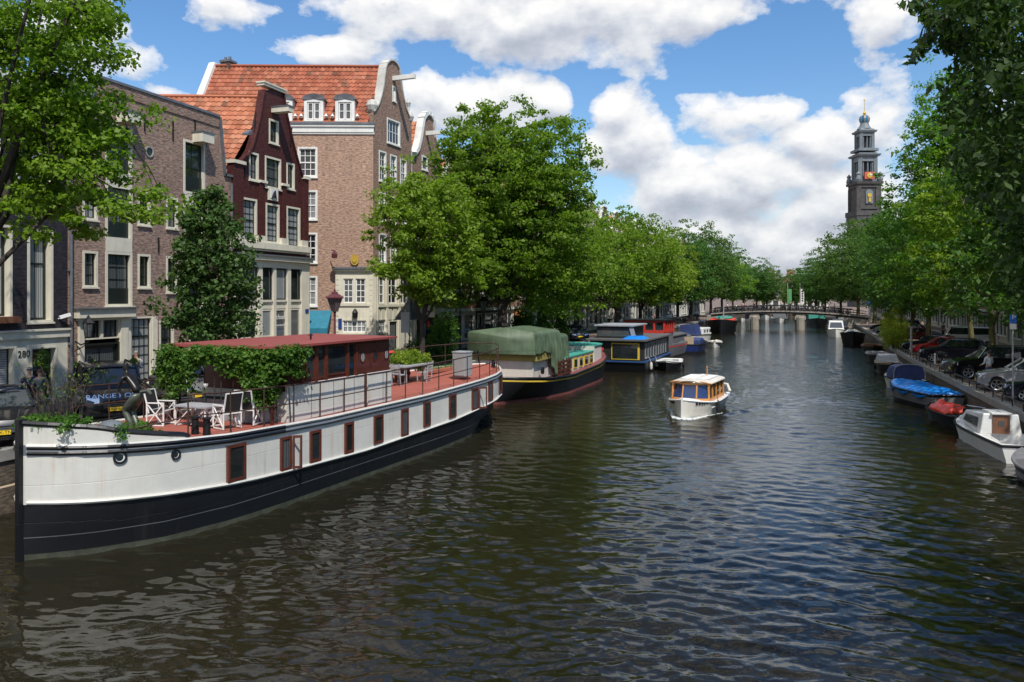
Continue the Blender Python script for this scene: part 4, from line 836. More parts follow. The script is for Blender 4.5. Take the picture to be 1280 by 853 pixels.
    b.face([P[1],P[2],P[2]-Vector((0,0,.32)),g.pt(q[1],q[3]-.35,.05)]); b.build('awning','teal_cloth',r,fixn=True)
    b=MB(); a,z=g.uv(443.6,325); c=g.pt(a,z,.1); 
    pr_=[(math.cos(t*.3927)*.27,math.sin(t*.3927)*.36) for t in range(16)]
    b.prism([(x+a,y+z) for x,y in pr_],lambda p_:g.pt(p_[0],p_[1],.12),lambda p_:g.pt(p_[0],p_[1],.0)); b.prism([(x*.5+a,y*.5+z) for x,y in pr_],lambda p_:g.pt(p_[0],p_[1],.2),lambda p_:g.pt(p_[0],p_[1],.12)); b.build('emblem','gold',r,fixn=True)
    b=MB(); a,z=G2.uv(444.5,393); b.lathe([(0,-.3),(.16,-.2),(.2,.1),(.1,.3),(0,.38)],G2.pt(a,z,.2),8); b.bar(G2.pt(a,z+.3,0),G2.pt(a,z+.3,.22),.04); b.build('wall_lamp','iron',r,fixn=True)
    b=MB(); q=G2.rect(423,427.5,398.5,411.5); G2.box(b,q[0],q[1],q[2],q[3],.03,.06); b.build('street_sign','blue_sign',r,fixn=True)
    # creased menu board hanging out and iron bracket
    b=MB(); a,z=G2.uv(424,331); b.tube([G2.pt(a-.5,z+.9,.1),G2.pt(a-.2,z+.9,.5)],.03,6); b.lathe([(.2,-.25),(.22,0),(.05,.25)],G2.pt(a-.2,z+.65,.5),6); b.build('hanging_lamp','maroon_iron',r,fixn=True)
    return f,Wd
fB,WB=corner_building()
# ===== the terrace that continues behind the trees
def gable_outline(kind,w,ze,zt):
    c=w/2
    if kind=='bell': L_=[(0,ze),(.06*w,ze+.12*(zt-ze)),(.16*w,ze+.28*(zt-ze)),(.24*w,ze+.5*(zt-ze)),(.27*w,ze+.8*(zt-ze)),(.33*w,ze+.93*(zt-ze)),(.42*w,ze+.985*(zt-ze)),(.5*w,zt)]
    elif kind=='neck': L_=[(0,ze),(.08*w,ze+.05*(zt-ze)),(.2*w,ze+.25*(zt-ze)),(.28*w,ze+.5*(zt-ze)),(.29*w,ze+.86*(zt-ze)),(.3*w,ze+.87*(zt-ze)),(.5*w,zt)]
    elif kind=='step':
        L_=[]; 
        for i in range(4): L_+=[(i*.11*w,ze+i*.25*(zt-ze)),(i*.11*w,ze+(i+1)*.25*(zt-ze))]
        L_+=[(.5*w,zt)]
    elif kind=='spout': L_=[(0,ze),(.36*w,zt-.4),(.36*w,zt),(.5*w,zt)]
    else: return [(0,zt-.001),(w,zt-.001)]
    return L_+[(w-x,z) for x,z in L_[-2::-1]]
def terrace(p0,d,w,floors,kind,mat,label,nm='canal_house',trim='white_trim',shop='cream',cols=3,gz=LZ,fh=3.0,roof='tile_dark',curt='glass_dim',depth=9,group=None,red=False):
    f=Fac(p0,d); r=thing(nm,label,'house',(p0[0],p0[1],gz),world=True,group=group)
    ze=gz+3.5+fh*(floors-1); zt=ze+(3.4 if kind!='flat' else .9)
    go=gable_outline(kind,w,ze,zt); ol=[(0,gz+3.2),(w,gz+3.2)]+go[::-1]
    H=[]
    ww=min(1.25,w/cols*.58)
    for fl in range(1,floors):
        for c in range(cols):
            x=w*(c+.5)/cols; z=gz+3.5+fh*(fl-1)+.45; H.append((x-ww/2,x+ww/2,z,z+(1.95 if fl<floors-1 else 1.6)))
    if kind!='flat': H.append((w/2-ww/2,w/2+ww/2,ze+.15,ze+1.4))
    wallmesh(f,ol,H,rev=.14).build('wall',mat,r,fixn=True)
    for q in H: window(r,f,q,2,4,trim,'white_paint' if trim!='cream' else 'dark_sash',.11,curt,meet=.5,deep=.1,sw=.05,mw=.03)
    # shop floor
    dw=1.1; D=[(.35,.35+dw,gz+.12,gz+2.75)]; n=max(1,int((w-2)/1.6)); x=.6+dw
    step=(w-x-.3)/n
    for i in range(n): D.append((x+i*step+.12,x+(i+1)*step-.12,gz+.7,gz+2.75))
    wallmesh(f,[(0,gz),(w,gz),(w,gz+3.2),(0,gz+3.2)],D,rev=.14).build('ground_floor',shop,r,fixn=True)
    window(r,f,D[0],1,1,trim,'door_red' if red else 'dark_sash',.08,'glass',sw=.18,sill=False,name='door')
    for q in D[1:]: window(r,f,q,1,2,trim,'dark_sash',.08,'glass',meet=.7)
    b=MB(); f.box(b,0,w,gz+3.0,gz+3.22,0,.2)
    if kind=='flat': f.box(b,0,w,zt-.5,zt-.12,0,.25); f.box(b,-.02,w+.02,zt-.12,zt+.06,-.3,.45)
    else:
        for p,q in zip(go,go[1:]):
            dd=Vector((q[0]-p[0],q[1]-p[1])); nn=Vector((-dd.y,dd.x)).normalized()*.14
            b.hexa([f.pt(p[0],p[1],-.35),f.pt(p[0],p[1],.08),f.pt(q[0],q[1],.08),f.pt(q[0],q[1],-.35),f.pt(p[0]+nn.x,p[1]+nn.y,-.35),f.pt(p[0]+nn.x,p[1]+nn.y,.08),f.pt(q[0]+nn.x,q[1]+nn.y,.08),f.pt(q[0]+nn.x,q[1]+nn.y,-.35)])
        f.box(b,w/2-.1,w/2+.1,zt-1.1,zt-.9,0,1.1)
    b.build('cornice',trim,r,fixn=True)
    b=MB(); zz=zt-.5 if kind!='flat' else ze+.4; u=-f.n
    P=[f.pt(0,ze,-.3),f.pt(w/2,zz,-.3),f.pt(w,ze,-.3)]; Q=[v+u*depth for v in P]; b.face([P[0],P[1],Q[1],Q[0]]); b.face([P[1],P[2],Q[2],Q[1]]); b.face(Q); b.build('roof',roof,r,fixn=True)
    b=MB(); back_box(b,f,.01,w-.01,gz,ze,depth,u); b.build('rear_wall',mat,r,fixn=True)
    return r,f
# bell gabled neighbour of the corner building
def bell_house():
    q=fB.pt(WB+.02,0); f=Fac((q.x,q.y),DB); Wd=f.uv(552,300)[0]
    r=thing('canal_house','brown brick canal house with white scrolled bell gable beside the corner building','house',(q.x,q.y,LZ),world=True)
    gl=[(515.6,196),(519,194),(523,188),(526,176),(528,162),(530,150)]; top=[(532.5,145.5),(535,143.8),(538,146),(540.5,151)]; gr=[(541.5,160),(543,172),(546,184),(550,192)]
    ol=[(0,LZ+3.3),(Wd,LZ+3.3)]+[f.uv(x,y) for x,y in gr[::-1]+top[::-1]+gl[::-1]]; ol[2]=(Wd,ol[2][1]); ol[-1]=(0,ol[-1][1])
    ff=[(527,534.5,195,213),(519,528,228,262),(531,539,230,264),(519,528,282,316),(531,539,284,318),(519,528,338,368),(531,539,340,370)]
    H=[f.rect(*x) for x in ff]; wallmesh(f,ol,H,rev=.14).build('wall','brick_tan_front',r,fixn=True)
    for h in H: window(r,f,h,2,3,'white_trim','dark_sash',.12,'glass_dim',meet=.5)
    b=MB(); pp=[f.uv(x,y) for x,y in gl+top+gr]
    for p_,q_ in zip(pp,pp[1:]):
        d=Vector((q_[0]-p_[0],q_[1]-p_[1])); nn=Vector((-d.y,d.x)).normalized()*.3
        b.hexa([f.pt(p_[0],p_[1],-.4),f.pt(p_[0],p_[1],.14),f.pt(q_[0],q_[1],.14),f.pt(q_[0],q_[1],-.4),f.pt(p_[0]+nn.x,p_[1]+nn.y,-.4),f.pt(p_[0]+nn.x,p_[1]+nn.y,.14),f.pt(q_[0]+nn.x,q_[1]+nn.y,.14),f.pt(q_[0]+nn.x,q_[1]+nn.y,-.4)])
    b.lathe([(0,-.4),(.35,0),(0,.4)],f.pt(.2,pp[0][1]+.3,0),8); b.build('gable_coping','white_trim',r,fixn=True)
    a,z=f.uv(533,167); b=MB(); f.box(b,a-.1,a+.1,z-.15,z+.15,0,1.5); b.build('hoist_beam','white_trim',r,fixn=True)
    D=[(.3,1.5,LZ+.1,LZ+2.9),(1.9,Wd-.4,LZ+.6,LZ+2.9)]; wallmesh(f,[(0,LZ),(Wd,LZ),(Wd,LZ+3.3),(0,LZ+3.3)],D).build('ground_floor','cream',r,fixn=True)
    for d in D: window(r,f,d,2,1,'cream','dark_sash',.08,'glass')
    b=MB(); f.box(b,0,Wd,LZ+3.05,LZ+3.3,0,.22); b.build('cornice','cream',r,fixn=True)
    x2,z2=f.uv(546,160); rid=f.pt(Wd*.55,f.uv(536,152)[1],-.4); e=f.pt(Wd,rid.z-3.6,-.4); e0=f.pt(0,rid.z-3.6,-.4); u=U2*9
    b=MB(); tiles(b,e0+u,e0,rid,rid+u,.3,.4); tiles(b,e,e+u,rid+u,rid,.5,.5); b.build('roof','tile_orange',r)
    b=MB(); back_box(b,f,.01,Wd,LZ,rid.z-3.6,9,U2); b.build('rear_wall','brick_dark',r,fixn=True)
    return f.pt(Wd+.03,0)
nx=bell_house()
spec=[(6.2,4,'step','brick_red','cream','red brick canal house with stepped gable and orange roof, behind the biggest tree','tile_orange',3),(6.6,4,'neck','brick_dark','cafe_dark','dark brick house with neck gable above the cafe','tile_dark',3),(5.6,4,'bell','brick_tan_front','cream','tan house with bell gable, second past the cafe','tile_orange',2),
 (6.4,4,'flat','brick_brown','cream_wall','brown flat-topped canal house behind the tarpaulin covered barge','tile_dark',3),(5.8,4,'spout','brick_red','cream','red brick house with a spout gable, beyond the brown flat-topped one','tile_orange',2),
 (7.0,3,'flat','pink_render','cream','low house with pink walls seen between trunks by the houseboats','tile_dark',3),(6,4,'bell','brick_brown','cream','brown bell gabled house beyond the low pink one','tile_red',3),(5.6,4,'step','brick_dark','cream_wall','dark step gabled house between leafy trees along the far quay','tile_dark',2),
 (6.5,4,'neck','brick_red','cream','red neck gabled house above the rows of parked bicycles','tile_orange',3),(6.2,4,'flat','pink_render','cream','salmon rendered house before the far bridge','tile_dark',3),(6.2,4,'bell','brick_tan_front','cream','tan bell gabled house nearest the far bridge','tile_red',3)]
p=(nx.x,nx.y)
for i,(w_,fl,kd,mt,sh,lb,rf,cc) in enumerate(spec):
    d=(math.sin(R(3.6)),math.cos(R(3.6)))
    terrace(p,d,w_,fl,kd,mt,lb,shop=sh,cols=cc,roof=rf,curt='glass_dim' if i%2 else 'glass',red=i%3==0)
    p=(p[0]+d[0]*(w_+.02),p[1]+d[1]*(w_+.02))
for i in range(8):
    w_=7.5; d=(math.sin(R(4.2)),math.cos(R(4.2)))
    terrace(p,d,w_,4 if i%3 else 3,('bell','flat','neck','step')[i%4],('brick_red','brick_brown','brick_dark','brick_dark')[i%4],('red','brown','dark','dark')[i%4]+' brick house, %s in the left row past the far bridge'%('first second third fourth fifth sixth seventh eighth'.split()[i]),cols=3,roof='tile_red' if i%2 else 'tile_dark')
    p=(p[0]+d[0]*(w_+.02),p[1]+d[1]*(w_+.02))
# right bank houses, in the shade behind the trees
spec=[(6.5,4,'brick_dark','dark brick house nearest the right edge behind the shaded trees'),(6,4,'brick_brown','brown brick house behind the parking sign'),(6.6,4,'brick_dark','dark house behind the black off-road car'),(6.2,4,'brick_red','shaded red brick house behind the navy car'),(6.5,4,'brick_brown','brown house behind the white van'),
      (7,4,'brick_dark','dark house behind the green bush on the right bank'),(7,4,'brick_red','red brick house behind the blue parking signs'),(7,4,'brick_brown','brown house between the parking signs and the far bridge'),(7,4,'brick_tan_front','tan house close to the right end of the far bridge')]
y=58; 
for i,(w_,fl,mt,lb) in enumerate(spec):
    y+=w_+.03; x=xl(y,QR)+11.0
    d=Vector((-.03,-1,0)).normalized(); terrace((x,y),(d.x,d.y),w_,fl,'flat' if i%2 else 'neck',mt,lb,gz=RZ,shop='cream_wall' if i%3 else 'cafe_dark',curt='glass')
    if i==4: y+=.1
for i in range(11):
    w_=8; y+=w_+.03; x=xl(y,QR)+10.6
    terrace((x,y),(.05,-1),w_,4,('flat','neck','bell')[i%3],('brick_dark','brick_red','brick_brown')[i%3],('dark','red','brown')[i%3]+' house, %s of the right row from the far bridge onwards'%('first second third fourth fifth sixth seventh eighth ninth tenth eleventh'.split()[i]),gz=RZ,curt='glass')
y=58
for i,(w_,mt,lb) in enumerate(((7,'brick_dark','dark brick house beside the nearest parked cars, mostly outside the frame'),(7,'brick_brown','brown brick house beside the nearest parked cars, mostly outside the frame'))):
    x=xl(y,QR)+11.0; terrace((x,y),(0,-1),w_,4,'flat',mt,lb,gz=RZ,shop='cream_wall',curt='glass'); y-=w_+.03
# beyond the bridge, where the canal closes
for i,(X,Y,w_,kd,mt,lb,fl) in enumerate(((-6,270,6,'bell','brick_tan_front','tan gabled house closing the view above the far bridge',3),(.3,271,6,'neck','brick_red','red gabled house closing the view above the far bridge',3),(6.5,272,8,'flat','cream_wall','cream house closing the view behind the banners',3))):
    terrace((X+w_,Y),(-1,0),w_,fl,kd,mt,lb) if False else terrace((X,Y),(1,0),w_,fl,kd,mt,lb,shop='cream')
# ===== church tower
def tower():
    D=340; c=at_d(1080.5,HY,D); cx,cy_=c.x,c.y; Z=lambda y:EYE+D*(HY-y)/FO; S=lambda px:D*px/FO
    r=thing('church_tower','tall dark stone church tower with clock, open belfries and blue crown on top','tower',(cx,cy_,0),world=True); r.rotation_euler=(0,0,0)
    a=YAW; q=lambda x,y:Vector((cx+x*math.cos(a)-y*math.sin(a),cy_+x*math.sin(a)+y*math.cos(a),0))
    def bx(b,h,z0,z1,m=0,h1=None):
        h1=h1 or h; P=[q(-h,-h),q(h,-h),q(h,h),q(-h,h)]; Q=[q(-h1,-h1),q(h1,-h1),q(h1,h1),q(-h1,h1)]
        b.hexa([v+Vector((0,0,z0)) for v in P]+[v+Vector((0,0,z1)) for v in Q],m)
    b=MB(); h=S(15.2); bx(b,h,0,Z(279)); bx(b,h*1.06,Z(279),Z(271)); bx(b,h*1.12,Z(271),Z(265)); bx(b,S(12.9),Z(265),Z(232)); 
    for sx in (-1,1):
        for sy in (-1,1):
            P=q(sx*S(12.4),sy*S(12.4)); b.box((P.x-.9,P.y-.9,Z(265)),(P.x+.9,P.y+.9,Z(236)))
    bx(b,S(14.3),Z(236),Z(232)); bx(b,S(16),Z(232),Z(229),0,S(16.6)); b.build('stone_shaft','tower_stone',r,fixn=True)
    b=MB(); 
    for sx in (-1,1):
        for sy in (-1,1): P=q(sx*S(13.5),sy*S(13.5)); b.lathe([(.9,0),(1.2,1),(.7,2.6),(1,3.2),(0,4.4)],(P.x,P.y,Z(229)),8)
    b.build('corner_urn','tower_lead',r,fixn=True)
    def storey(z0,z1,hw,name,arch):
        b=MB()
        for sx in (-1,1):
            for sy in (-1,1):
                P=q(sx*hw*.84,sy*hw*.84); t=hw*.2; b.box((P.x-t,P.y-t,z0),(P.x+t,P.y+t,z1)); P=q(sx*hw*.52,sy*hw); 
        for s_ in (-1,1):
            for k in (-1,0,1):
                for P in (q(k*hw*.5 if k else 0,s_*hw*.8),q(s_*hw*.8,k*hw*.5 if k else 0)): b.lathe([(hw*.09,z0),(hw*.08,z1)],(P.x,P.y,0),8)
        bx(b,hw*.95,z0,z0+(z1-z0)*.16); bx(b,hw*.98,z1-(z1-z0)*.2,z1); bx(b,hw*1.2,z1,z1+.8,0,hw*1.3); bx(b,hw*1.08,z1+.8,z1+1.6,0,hw*.9)
        b.build(name,'tower_lead',r,fixn=True)
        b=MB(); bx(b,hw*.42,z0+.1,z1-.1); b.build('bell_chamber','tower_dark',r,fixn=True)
    storey(Z(229),Z(197),S(11.3),'lower_belfry',2); storey(Z(190),Z(167),S(8.8),'upper_belfry',2)
    b=MB(); bx(b,S(12.4),Z(190.5),Z(187.5)); b.build('balustrade','tower_lead',r,fixn=True)
    b=MB(); P0=q(0,0)
    b.lathe([(S(9),Z(162)),(S(6),Z(158)),(S(5),Z(155)),(S(4.2),Z(154))],(P0.x,P0.y,0),12); b.build('cap_roof','tower_lead',r,smooth=False,fixn=True)
    b=MB(); b.lathe([(S(4),Z(155.5)),(S(5.6),Z(152)),(S(6.2),Z(149)),(S(5.2),Z(146)),(S(2.5),Z(144.3)),(S(1),Z(143.6))],(P0.x,P0.y,0),16); b.build('blue_crown','tower_blue',r,smooth='auto',fixn=True)
    b=MB(); b.lathe([(S(4.4),Z(156.3)),(S(4.6),Z(155)),(S(4.2),Z(154.6))],(P0.x,P0.y,0),16)
    for k in range(8): t=k*.7854; b.tube([(P0.x+math.cos(t)*S(x),P0.y+math.sin(t)*S(x),Z(y)) for x,y in ((4.0,155.5),(5.7,152),(6.25,149),(5.2,146),(2.5,144.2),(1,143.4))],.12,5)
    b.lathe([(S(.7),Z(143.6)),(S(1.9),Z(141.7)),(S(.7),Z(139.8)),(S(.35),Z(138)),(S(.25),Z(126)),(S(1.2),Z(125.4)),(0,Z(123.5))],(P0.x,P0.y,0),10); b.build('spire_finial','gold',r,fixn=True)
    for k,(dx,dy,rot) in enumerate(((0,-1,0),(-1,0,-90))):
        b=MB(); f=Fac((q(-5*1,-S(12.9)).x,q(-5,-S(12.9)).y),(math.cos(a),math.sin(a))) if k==0 else None
        if f is None: continue
        f.box(b,5-S(6),5+S(6),Z(226),Z(217.3),0,.6); b.build('red_dial_panel','clock_red',r,fixn=True)
        b=MB(); b.prism([(5+math.cos(t*.393)*S(3.4),Z(221.5)+math.sin(t*.393)*S(3.4)) for t in range(16)],lambda p_:f.pt(p_[0],p_[1],.8),lambda p_:f.pt(p_[0],p_[1],.6)); b.bar(f.pt(5,Z(221.5),.9),f.pt(5,Z(218.8),.9),.3,m=1); b.bar(f.pt(5,Z(221.5),.9),f.pt(5+1,Z(221),.9),.3,m=1); b.build('clock_face',['gold','white_paint'],r,fixn=True)
        f=Fac((q(-5,-S(13.0)).x,q(-5,-S(13.0)).y),(math.cos(a),math.sin(a)))
        b=MB(); f.box(b,5-S(4.4),5+S(4.4),Z(256),Z(243),0,.4); b.prism([(5+math.cos(t*.393)*S(4.4),Z(243)+math.sin(t*.393)*S(4.4)) for t in range(9)],lambda p_:f.pt(p_[0],p_[1],.4),lambda p_:f.pt(p_[0],p_[1],0)); b.prism([(5+math.cos(t*.393)*S(2.6),Z(246)+math.sin(t*.393)*S(2.6)) for t in range(16)],lambda p_:f.pt(p_[0],p_[1],.7),lambda p_:f.pt(p_[0],p_[1],.4),m=1); f.box(b,5-.5,5+.5,Z(254),Z(249),.4,.8,1); b.build('arched_niche',['tower_lead','gold'],r,fixn=True)
        b=MB()
        for sx in (-9.3,9.3): f.box(b,5+S(sx)-.6,5+S(sx)+.6,Z(262),Z(238),0,.5)
        for xx in (-4.5,0,4.5): f.box(b,5+S(xx)-1,5+S(xx)+1,Z(285),Z(275),S(2.4),S(2.4)+.2,1)
        f.box(b,5-S(13),5+S(13),Z(263),Z(261),0,.6); b.build('stone_pilaster',['tower_stone','tower_dark'],r,fixn=True)
tower()
# ---------------------------------------------------------------- trees and plants
def gz(x): return LZ if x<0 else RZ
def mk(name,label,x,y,group='trees lining the canal'):
    return thing(name,label,'tree',(x,y,gz(x)),group=group)
def loc(r,px,py,d):
    p=at_d(px,py,d)-r.location; return (p.x,p.y,p.z)
# young tree overhanging the top left corner
r=mk('linden_tree','leafy lime green tree hanging into the top left corner before the black house',-21.6,15.2)
ex=[]
rd=random.Random(3)
for (x0,y0,x1,y1,n) in ((60,40,150,20,12),(60,70,152,62,10),(40,100,100,108,8),(60,140,125,135,10),(40,170,140,180,14),(90,195,165,222,12),(150,225,228,262,7),(110,240,150,262,8),(150,262,210,276,6),(60,250,118,298,12),(20,280,60,300,5),(20,230,90,250,16),(0,250,60,262,12),(95,150,120,180,6),(0,60,140,40,20),(-20,20,130,10,20),(0,110,80,120,16),(0,150,90,165,18),(-20,200,90,215,22),(-30,240,60,246,12)):
    for i in range(n):
        t=rd.random(); ex.append(loc(r,x0+(x1-x0)*t+rd.uniform(-5,5),y0+(y1-y0)*t+rd.uniform(-6,6),23.5+rd.uniform(-1.8,1.6)))
tree(r,[(1.6,1.2,11.8,3.2,2.8,4.6),(2.2,2.6,9,2.2,1.8,2.4)],330,74,.14,'leaf_lime',(0,0,0),seed=4,clr=.52,r0=.22,limbs=9,twigs=160,extra=ex,flat=.5,wid=.72,fork=.35)
# small dark tree in front of the warehouse
r=mk('maple_tree','small dark green tree in front of the brown warehouse beside the barge cabin',-21.2,25.9)
tree(r,[(0,0,4.3,2.1,2.1,1.9),(.1,0,6.0,1.55,1.55,1.7),(.1,0,7.6,.85,.85,1.1),(0,0,3.1,1.7,1.7,1.1)],300,60,.15,'leaf_maple',(0,0,0),seed=8,clr=.42,r0=.09,limbs=9,twigs=60,flat=.6,wid=.75,nz=.15)
r=mk('linden_tree','slim lime green tree with bare dark trunk in front of the white corner shop',-19.4,41.4)
ex=[loc(r,rd.uniform(458,505),0,44.5) for _ in range(0)]
for _ in range(22): t=rd.random(); ex.append(loc(r,462+45*t+rd.uniform(-4,4),318+22*math.sin(t*3.1)+rd.uniform(-5,5),44+rd.uniform(-1,1)))
tree(r,[(.2,0,8.3,3.1,3.1,3.6),(.8,.4,5.6,2.6,2.6,1.9)],460,58,.20,'leaf_lime',(0,0,0),seed=12,clr=.58,r0=.17,limbs=9,twigs=90,extra=ex,flat=.5,wid=.7)
r=mk('elm_tree','biggest broad green tree on the left bank behind the tarpaulin covered barge',-17.9,51)
tree(r,[(.3,.2,11.4,6.0,5.8,6.3),(.2,0,8.4,6.5,6.0,4.4),(3.6,.8,6.4,3.8,3.4,3.6),(-3.8,-.4,5.8,3.4,3.0,2.6),(0,0,11,4,4,4),(-1.0,0,13.3,3.4,3.4,3.8),(2.6,0,12.8,3.8,3.6,4.0)],1900,56,.235,'leaf_mid',(0,0,0),seed=21,clr=.68,r0=.36,limbs=14,twigs=160,flat=.5,wid=.62,nz=.09,shell=.6)
# three kinds that the rows repeat
def kind(seed,ells,mat,x,y,label,bark='bark',nm='elm_tree',n=560,sz=.27,r0=.24,per=42,clr=.85):
    r=mk(nm,label,x,y); tree(r,ells,n,per,sz,mat,(0,0,0),bark,seed=seed,clr=clr,r0=r0,limbs=10,twigs=50,flat=.5,wid=.65,nz=.18); return r
kA=kind(31,[(0,0,7.9,5.2,5.4,4.8),(.8,.4,6,5.2,5.2,3.0),(-1,-.6,6.2,4.2,4.2,2.8)],'leaf_lime',xl(64,QL)-1.6,63,'light green tree just beyond the biggest tree on the left bank')
kB=kind(32,[(0,0,9.6,5.5,5.6,4.8),(-.8,.5,6.2,5.6,5.6,3.2)],'leaf_mid',xl(88,QL)-1.5,88,'mid green tree behind the red wheelhouse ship on the left bank')
kC=kind(33,[(0,0,9.2,5.6,5.6,5.2),(.8,-.8,6.2,5.6,5.6,3.3)],'leaf_deep',xl(124,QL)-1.5,124,'dark green tree behind the black bicycles near the far bridge')
for src,y,h,lb in ((kA,74,1.04,'lime green tree behind the black houseboat'),(kA,98,1.08,'light green tree beyond the red wheelhouse on the left bank'),(kA,108,1.06,'pale leafed tree behind the small white motorboats'),(kC,137,1.18,'dark green tree on the left just before the far bridge'),
    (kC,165,1.2,'tall tree right behind the left end of the far bridge'),(kA,186,1.15,'light green tree beyond the far bridge, left of the canal'),(kC,208,1.05,'green tree far beyond the bridge on the left'),(kC,232,.95,'farthest tree of the left row, by the gap of sky')):
    dup(src,(xl(y,QL)-1.5,y,LZ),random.uniform(0,6.28),lb,scale=h)
# right bank
r=mk('elm_tree','tall airy green tree leaning over the canal on the right, beside the church tower',14.3,70.5)
tree(r,[(-1.9,0,12.5,4.9,5,7.2),(-1.6,0,18.2,2.7,3,4.6),(-1.2,0,7.2,5.3,5.2,3.6)],1150,50,.25,'leaf_mid',(0,0,0),'bark_green',seed=41,clr=.75,r0=.2,limbs=14,twigs=140,flat=.45,wid=.6,nz=.26,shell=.45)
r=mk('elm_tree','dense tree with yellow green mossy trunk behind the black off-road car',13.3,59.5)
tree(r,[(-.6,0,10,4.4,4.4,5.4),(-1.2,-.6,6.6,4.4,4.4,2.6)],640,50,.24,'leaf_lime',(0,0,0),'bark_green',seed=42,clr=.7,r0=.2,limbs=10,twigs=80,flat=.5)
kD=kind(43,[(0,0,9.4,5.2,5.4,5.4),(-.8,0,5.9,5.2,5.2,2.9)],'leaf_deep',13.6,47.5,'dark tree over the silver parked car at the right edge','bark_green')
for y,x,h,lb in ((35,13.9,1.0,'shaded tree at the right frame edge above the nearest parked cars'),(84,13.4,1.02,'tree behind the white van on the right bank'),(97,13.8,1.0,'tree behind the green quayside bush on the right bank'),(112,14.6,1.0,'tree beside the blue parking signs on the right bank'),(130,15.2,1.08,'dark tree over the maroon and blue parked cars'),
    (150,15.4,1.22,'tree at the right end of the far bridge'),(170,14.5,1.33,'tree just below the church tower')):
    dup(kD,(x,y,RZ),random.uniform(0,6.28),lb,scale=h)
for y,x,h,lb in ((186,12.5,1.2,'green tree left of the church tower beyond the bridge'),(204,10.2,1.12,'rounded tree beyond the right half of the bridge'),(222,8.8,1.0,'small tree beside the white banner beyond the bridge'),(244,6.8,.85,'lowest farthest tree right of the sky gap')):
    dup(kC,(x,y,RZ),random.uniform(0,6.28),lb,scale=h)
dup(kC,(-3.6,238,LZ),2.0,'leafy tree at the end of the left row beside the narrow sky gap',scale=.92); dup(kC,(-5.8,222,LZ),3.0,'dark tree before the last tree of the left row',scale=1.0); dup(kC,(4.6,246,LZ),4.0,'leafy tree standing in front of the far gabled houses',scale=.85)
for y,x,h,lb in ((258,-4.5,.62,'yellowish small tree in the gap beyond the bridge'),(259,2.6,.55,'small light tree behind the banners')): dup(kA,(x,y,LZ),1.0,lb,scale=h)
# big near tree hanging into the top right corner, leaves large, shade from below put into their dark colour
r=mk('elm_tree','near tree with leaves coloured dark for shade, hanging into the top right corner',11.8,7.5)
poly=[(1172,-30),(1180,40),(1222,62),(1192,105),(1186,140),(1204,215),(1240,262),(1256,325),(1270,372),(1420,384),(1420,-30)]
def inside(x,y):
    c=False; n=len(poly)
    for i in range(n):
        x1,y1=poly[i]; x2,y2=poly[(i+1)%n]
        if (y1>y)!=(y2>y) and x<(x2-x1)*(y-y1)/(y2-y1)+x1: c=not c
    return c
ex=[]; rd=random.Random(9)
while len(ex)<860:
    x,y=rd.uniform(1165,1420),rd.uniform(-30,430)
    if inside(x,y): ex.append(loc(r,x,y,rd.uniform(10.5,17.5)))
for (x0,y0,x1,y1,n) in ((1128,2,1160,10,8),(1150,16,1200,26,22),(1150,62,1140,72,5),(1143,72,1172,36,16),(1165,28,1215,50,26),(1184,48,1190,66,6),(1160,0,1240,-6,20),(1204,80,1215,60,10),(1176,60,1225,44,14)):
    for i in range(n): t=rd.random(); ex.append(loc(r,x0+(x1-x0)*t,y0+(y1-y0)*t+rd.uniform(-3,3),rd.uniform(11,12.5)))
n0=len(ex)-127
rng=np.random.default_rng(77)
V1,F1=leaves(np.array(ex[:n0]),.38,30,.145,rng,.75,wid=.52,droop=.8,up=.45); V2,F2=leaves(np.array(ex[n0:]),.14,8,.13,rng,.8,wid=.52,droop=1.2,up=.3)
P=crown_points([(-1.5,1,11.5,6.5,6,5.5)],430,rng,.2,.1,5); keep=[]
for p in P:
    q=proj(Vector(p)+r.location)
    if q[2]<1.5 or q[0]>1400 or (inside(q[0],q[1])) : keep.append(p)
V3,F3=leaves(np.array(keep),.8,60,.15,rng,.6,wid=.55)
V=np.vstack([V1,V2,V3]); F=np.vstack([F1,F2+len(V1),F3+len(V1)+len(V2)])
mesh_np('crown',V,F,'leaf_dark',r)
b=MB(); b.tube([(0,0,-.2),(0,0,.4),(-.1,.1,3),(-.3,.3,6),(-.8,.5,9),(-1.2,.8,13)],[.45,.36,.33,.3,.2,.08],10)
for i in range(46):
    p=Vector(ex[rd.randrange(len(ex)-130)]); s=Vector((-.5,.4,rd.uniform(5,8.5))); m_=s.lerp(p,.6)+Vector((0,0,.5)); b.tube([s,s.lerp(m_,.5)+Vector((0,0,.3)),m_,p],[.09,.07,.035,.008],5,cap=False)
for i in range(60):
    p=Vector(ex[n0+rd.randrange(127)]); q=min((Vector(e) for e in ex[:n0]+ex[n0:n0+30]),key=lambda e:(e-p).length if (e-p).length>.15 else 99); b.tube([q,q.lerp(p,.5)+Vector((0,0,.12)),p],[.012,.008,.004],4,cap=False)
b.build('trunk','bark',r,smooth=True,org=Vector((0,0,0)))
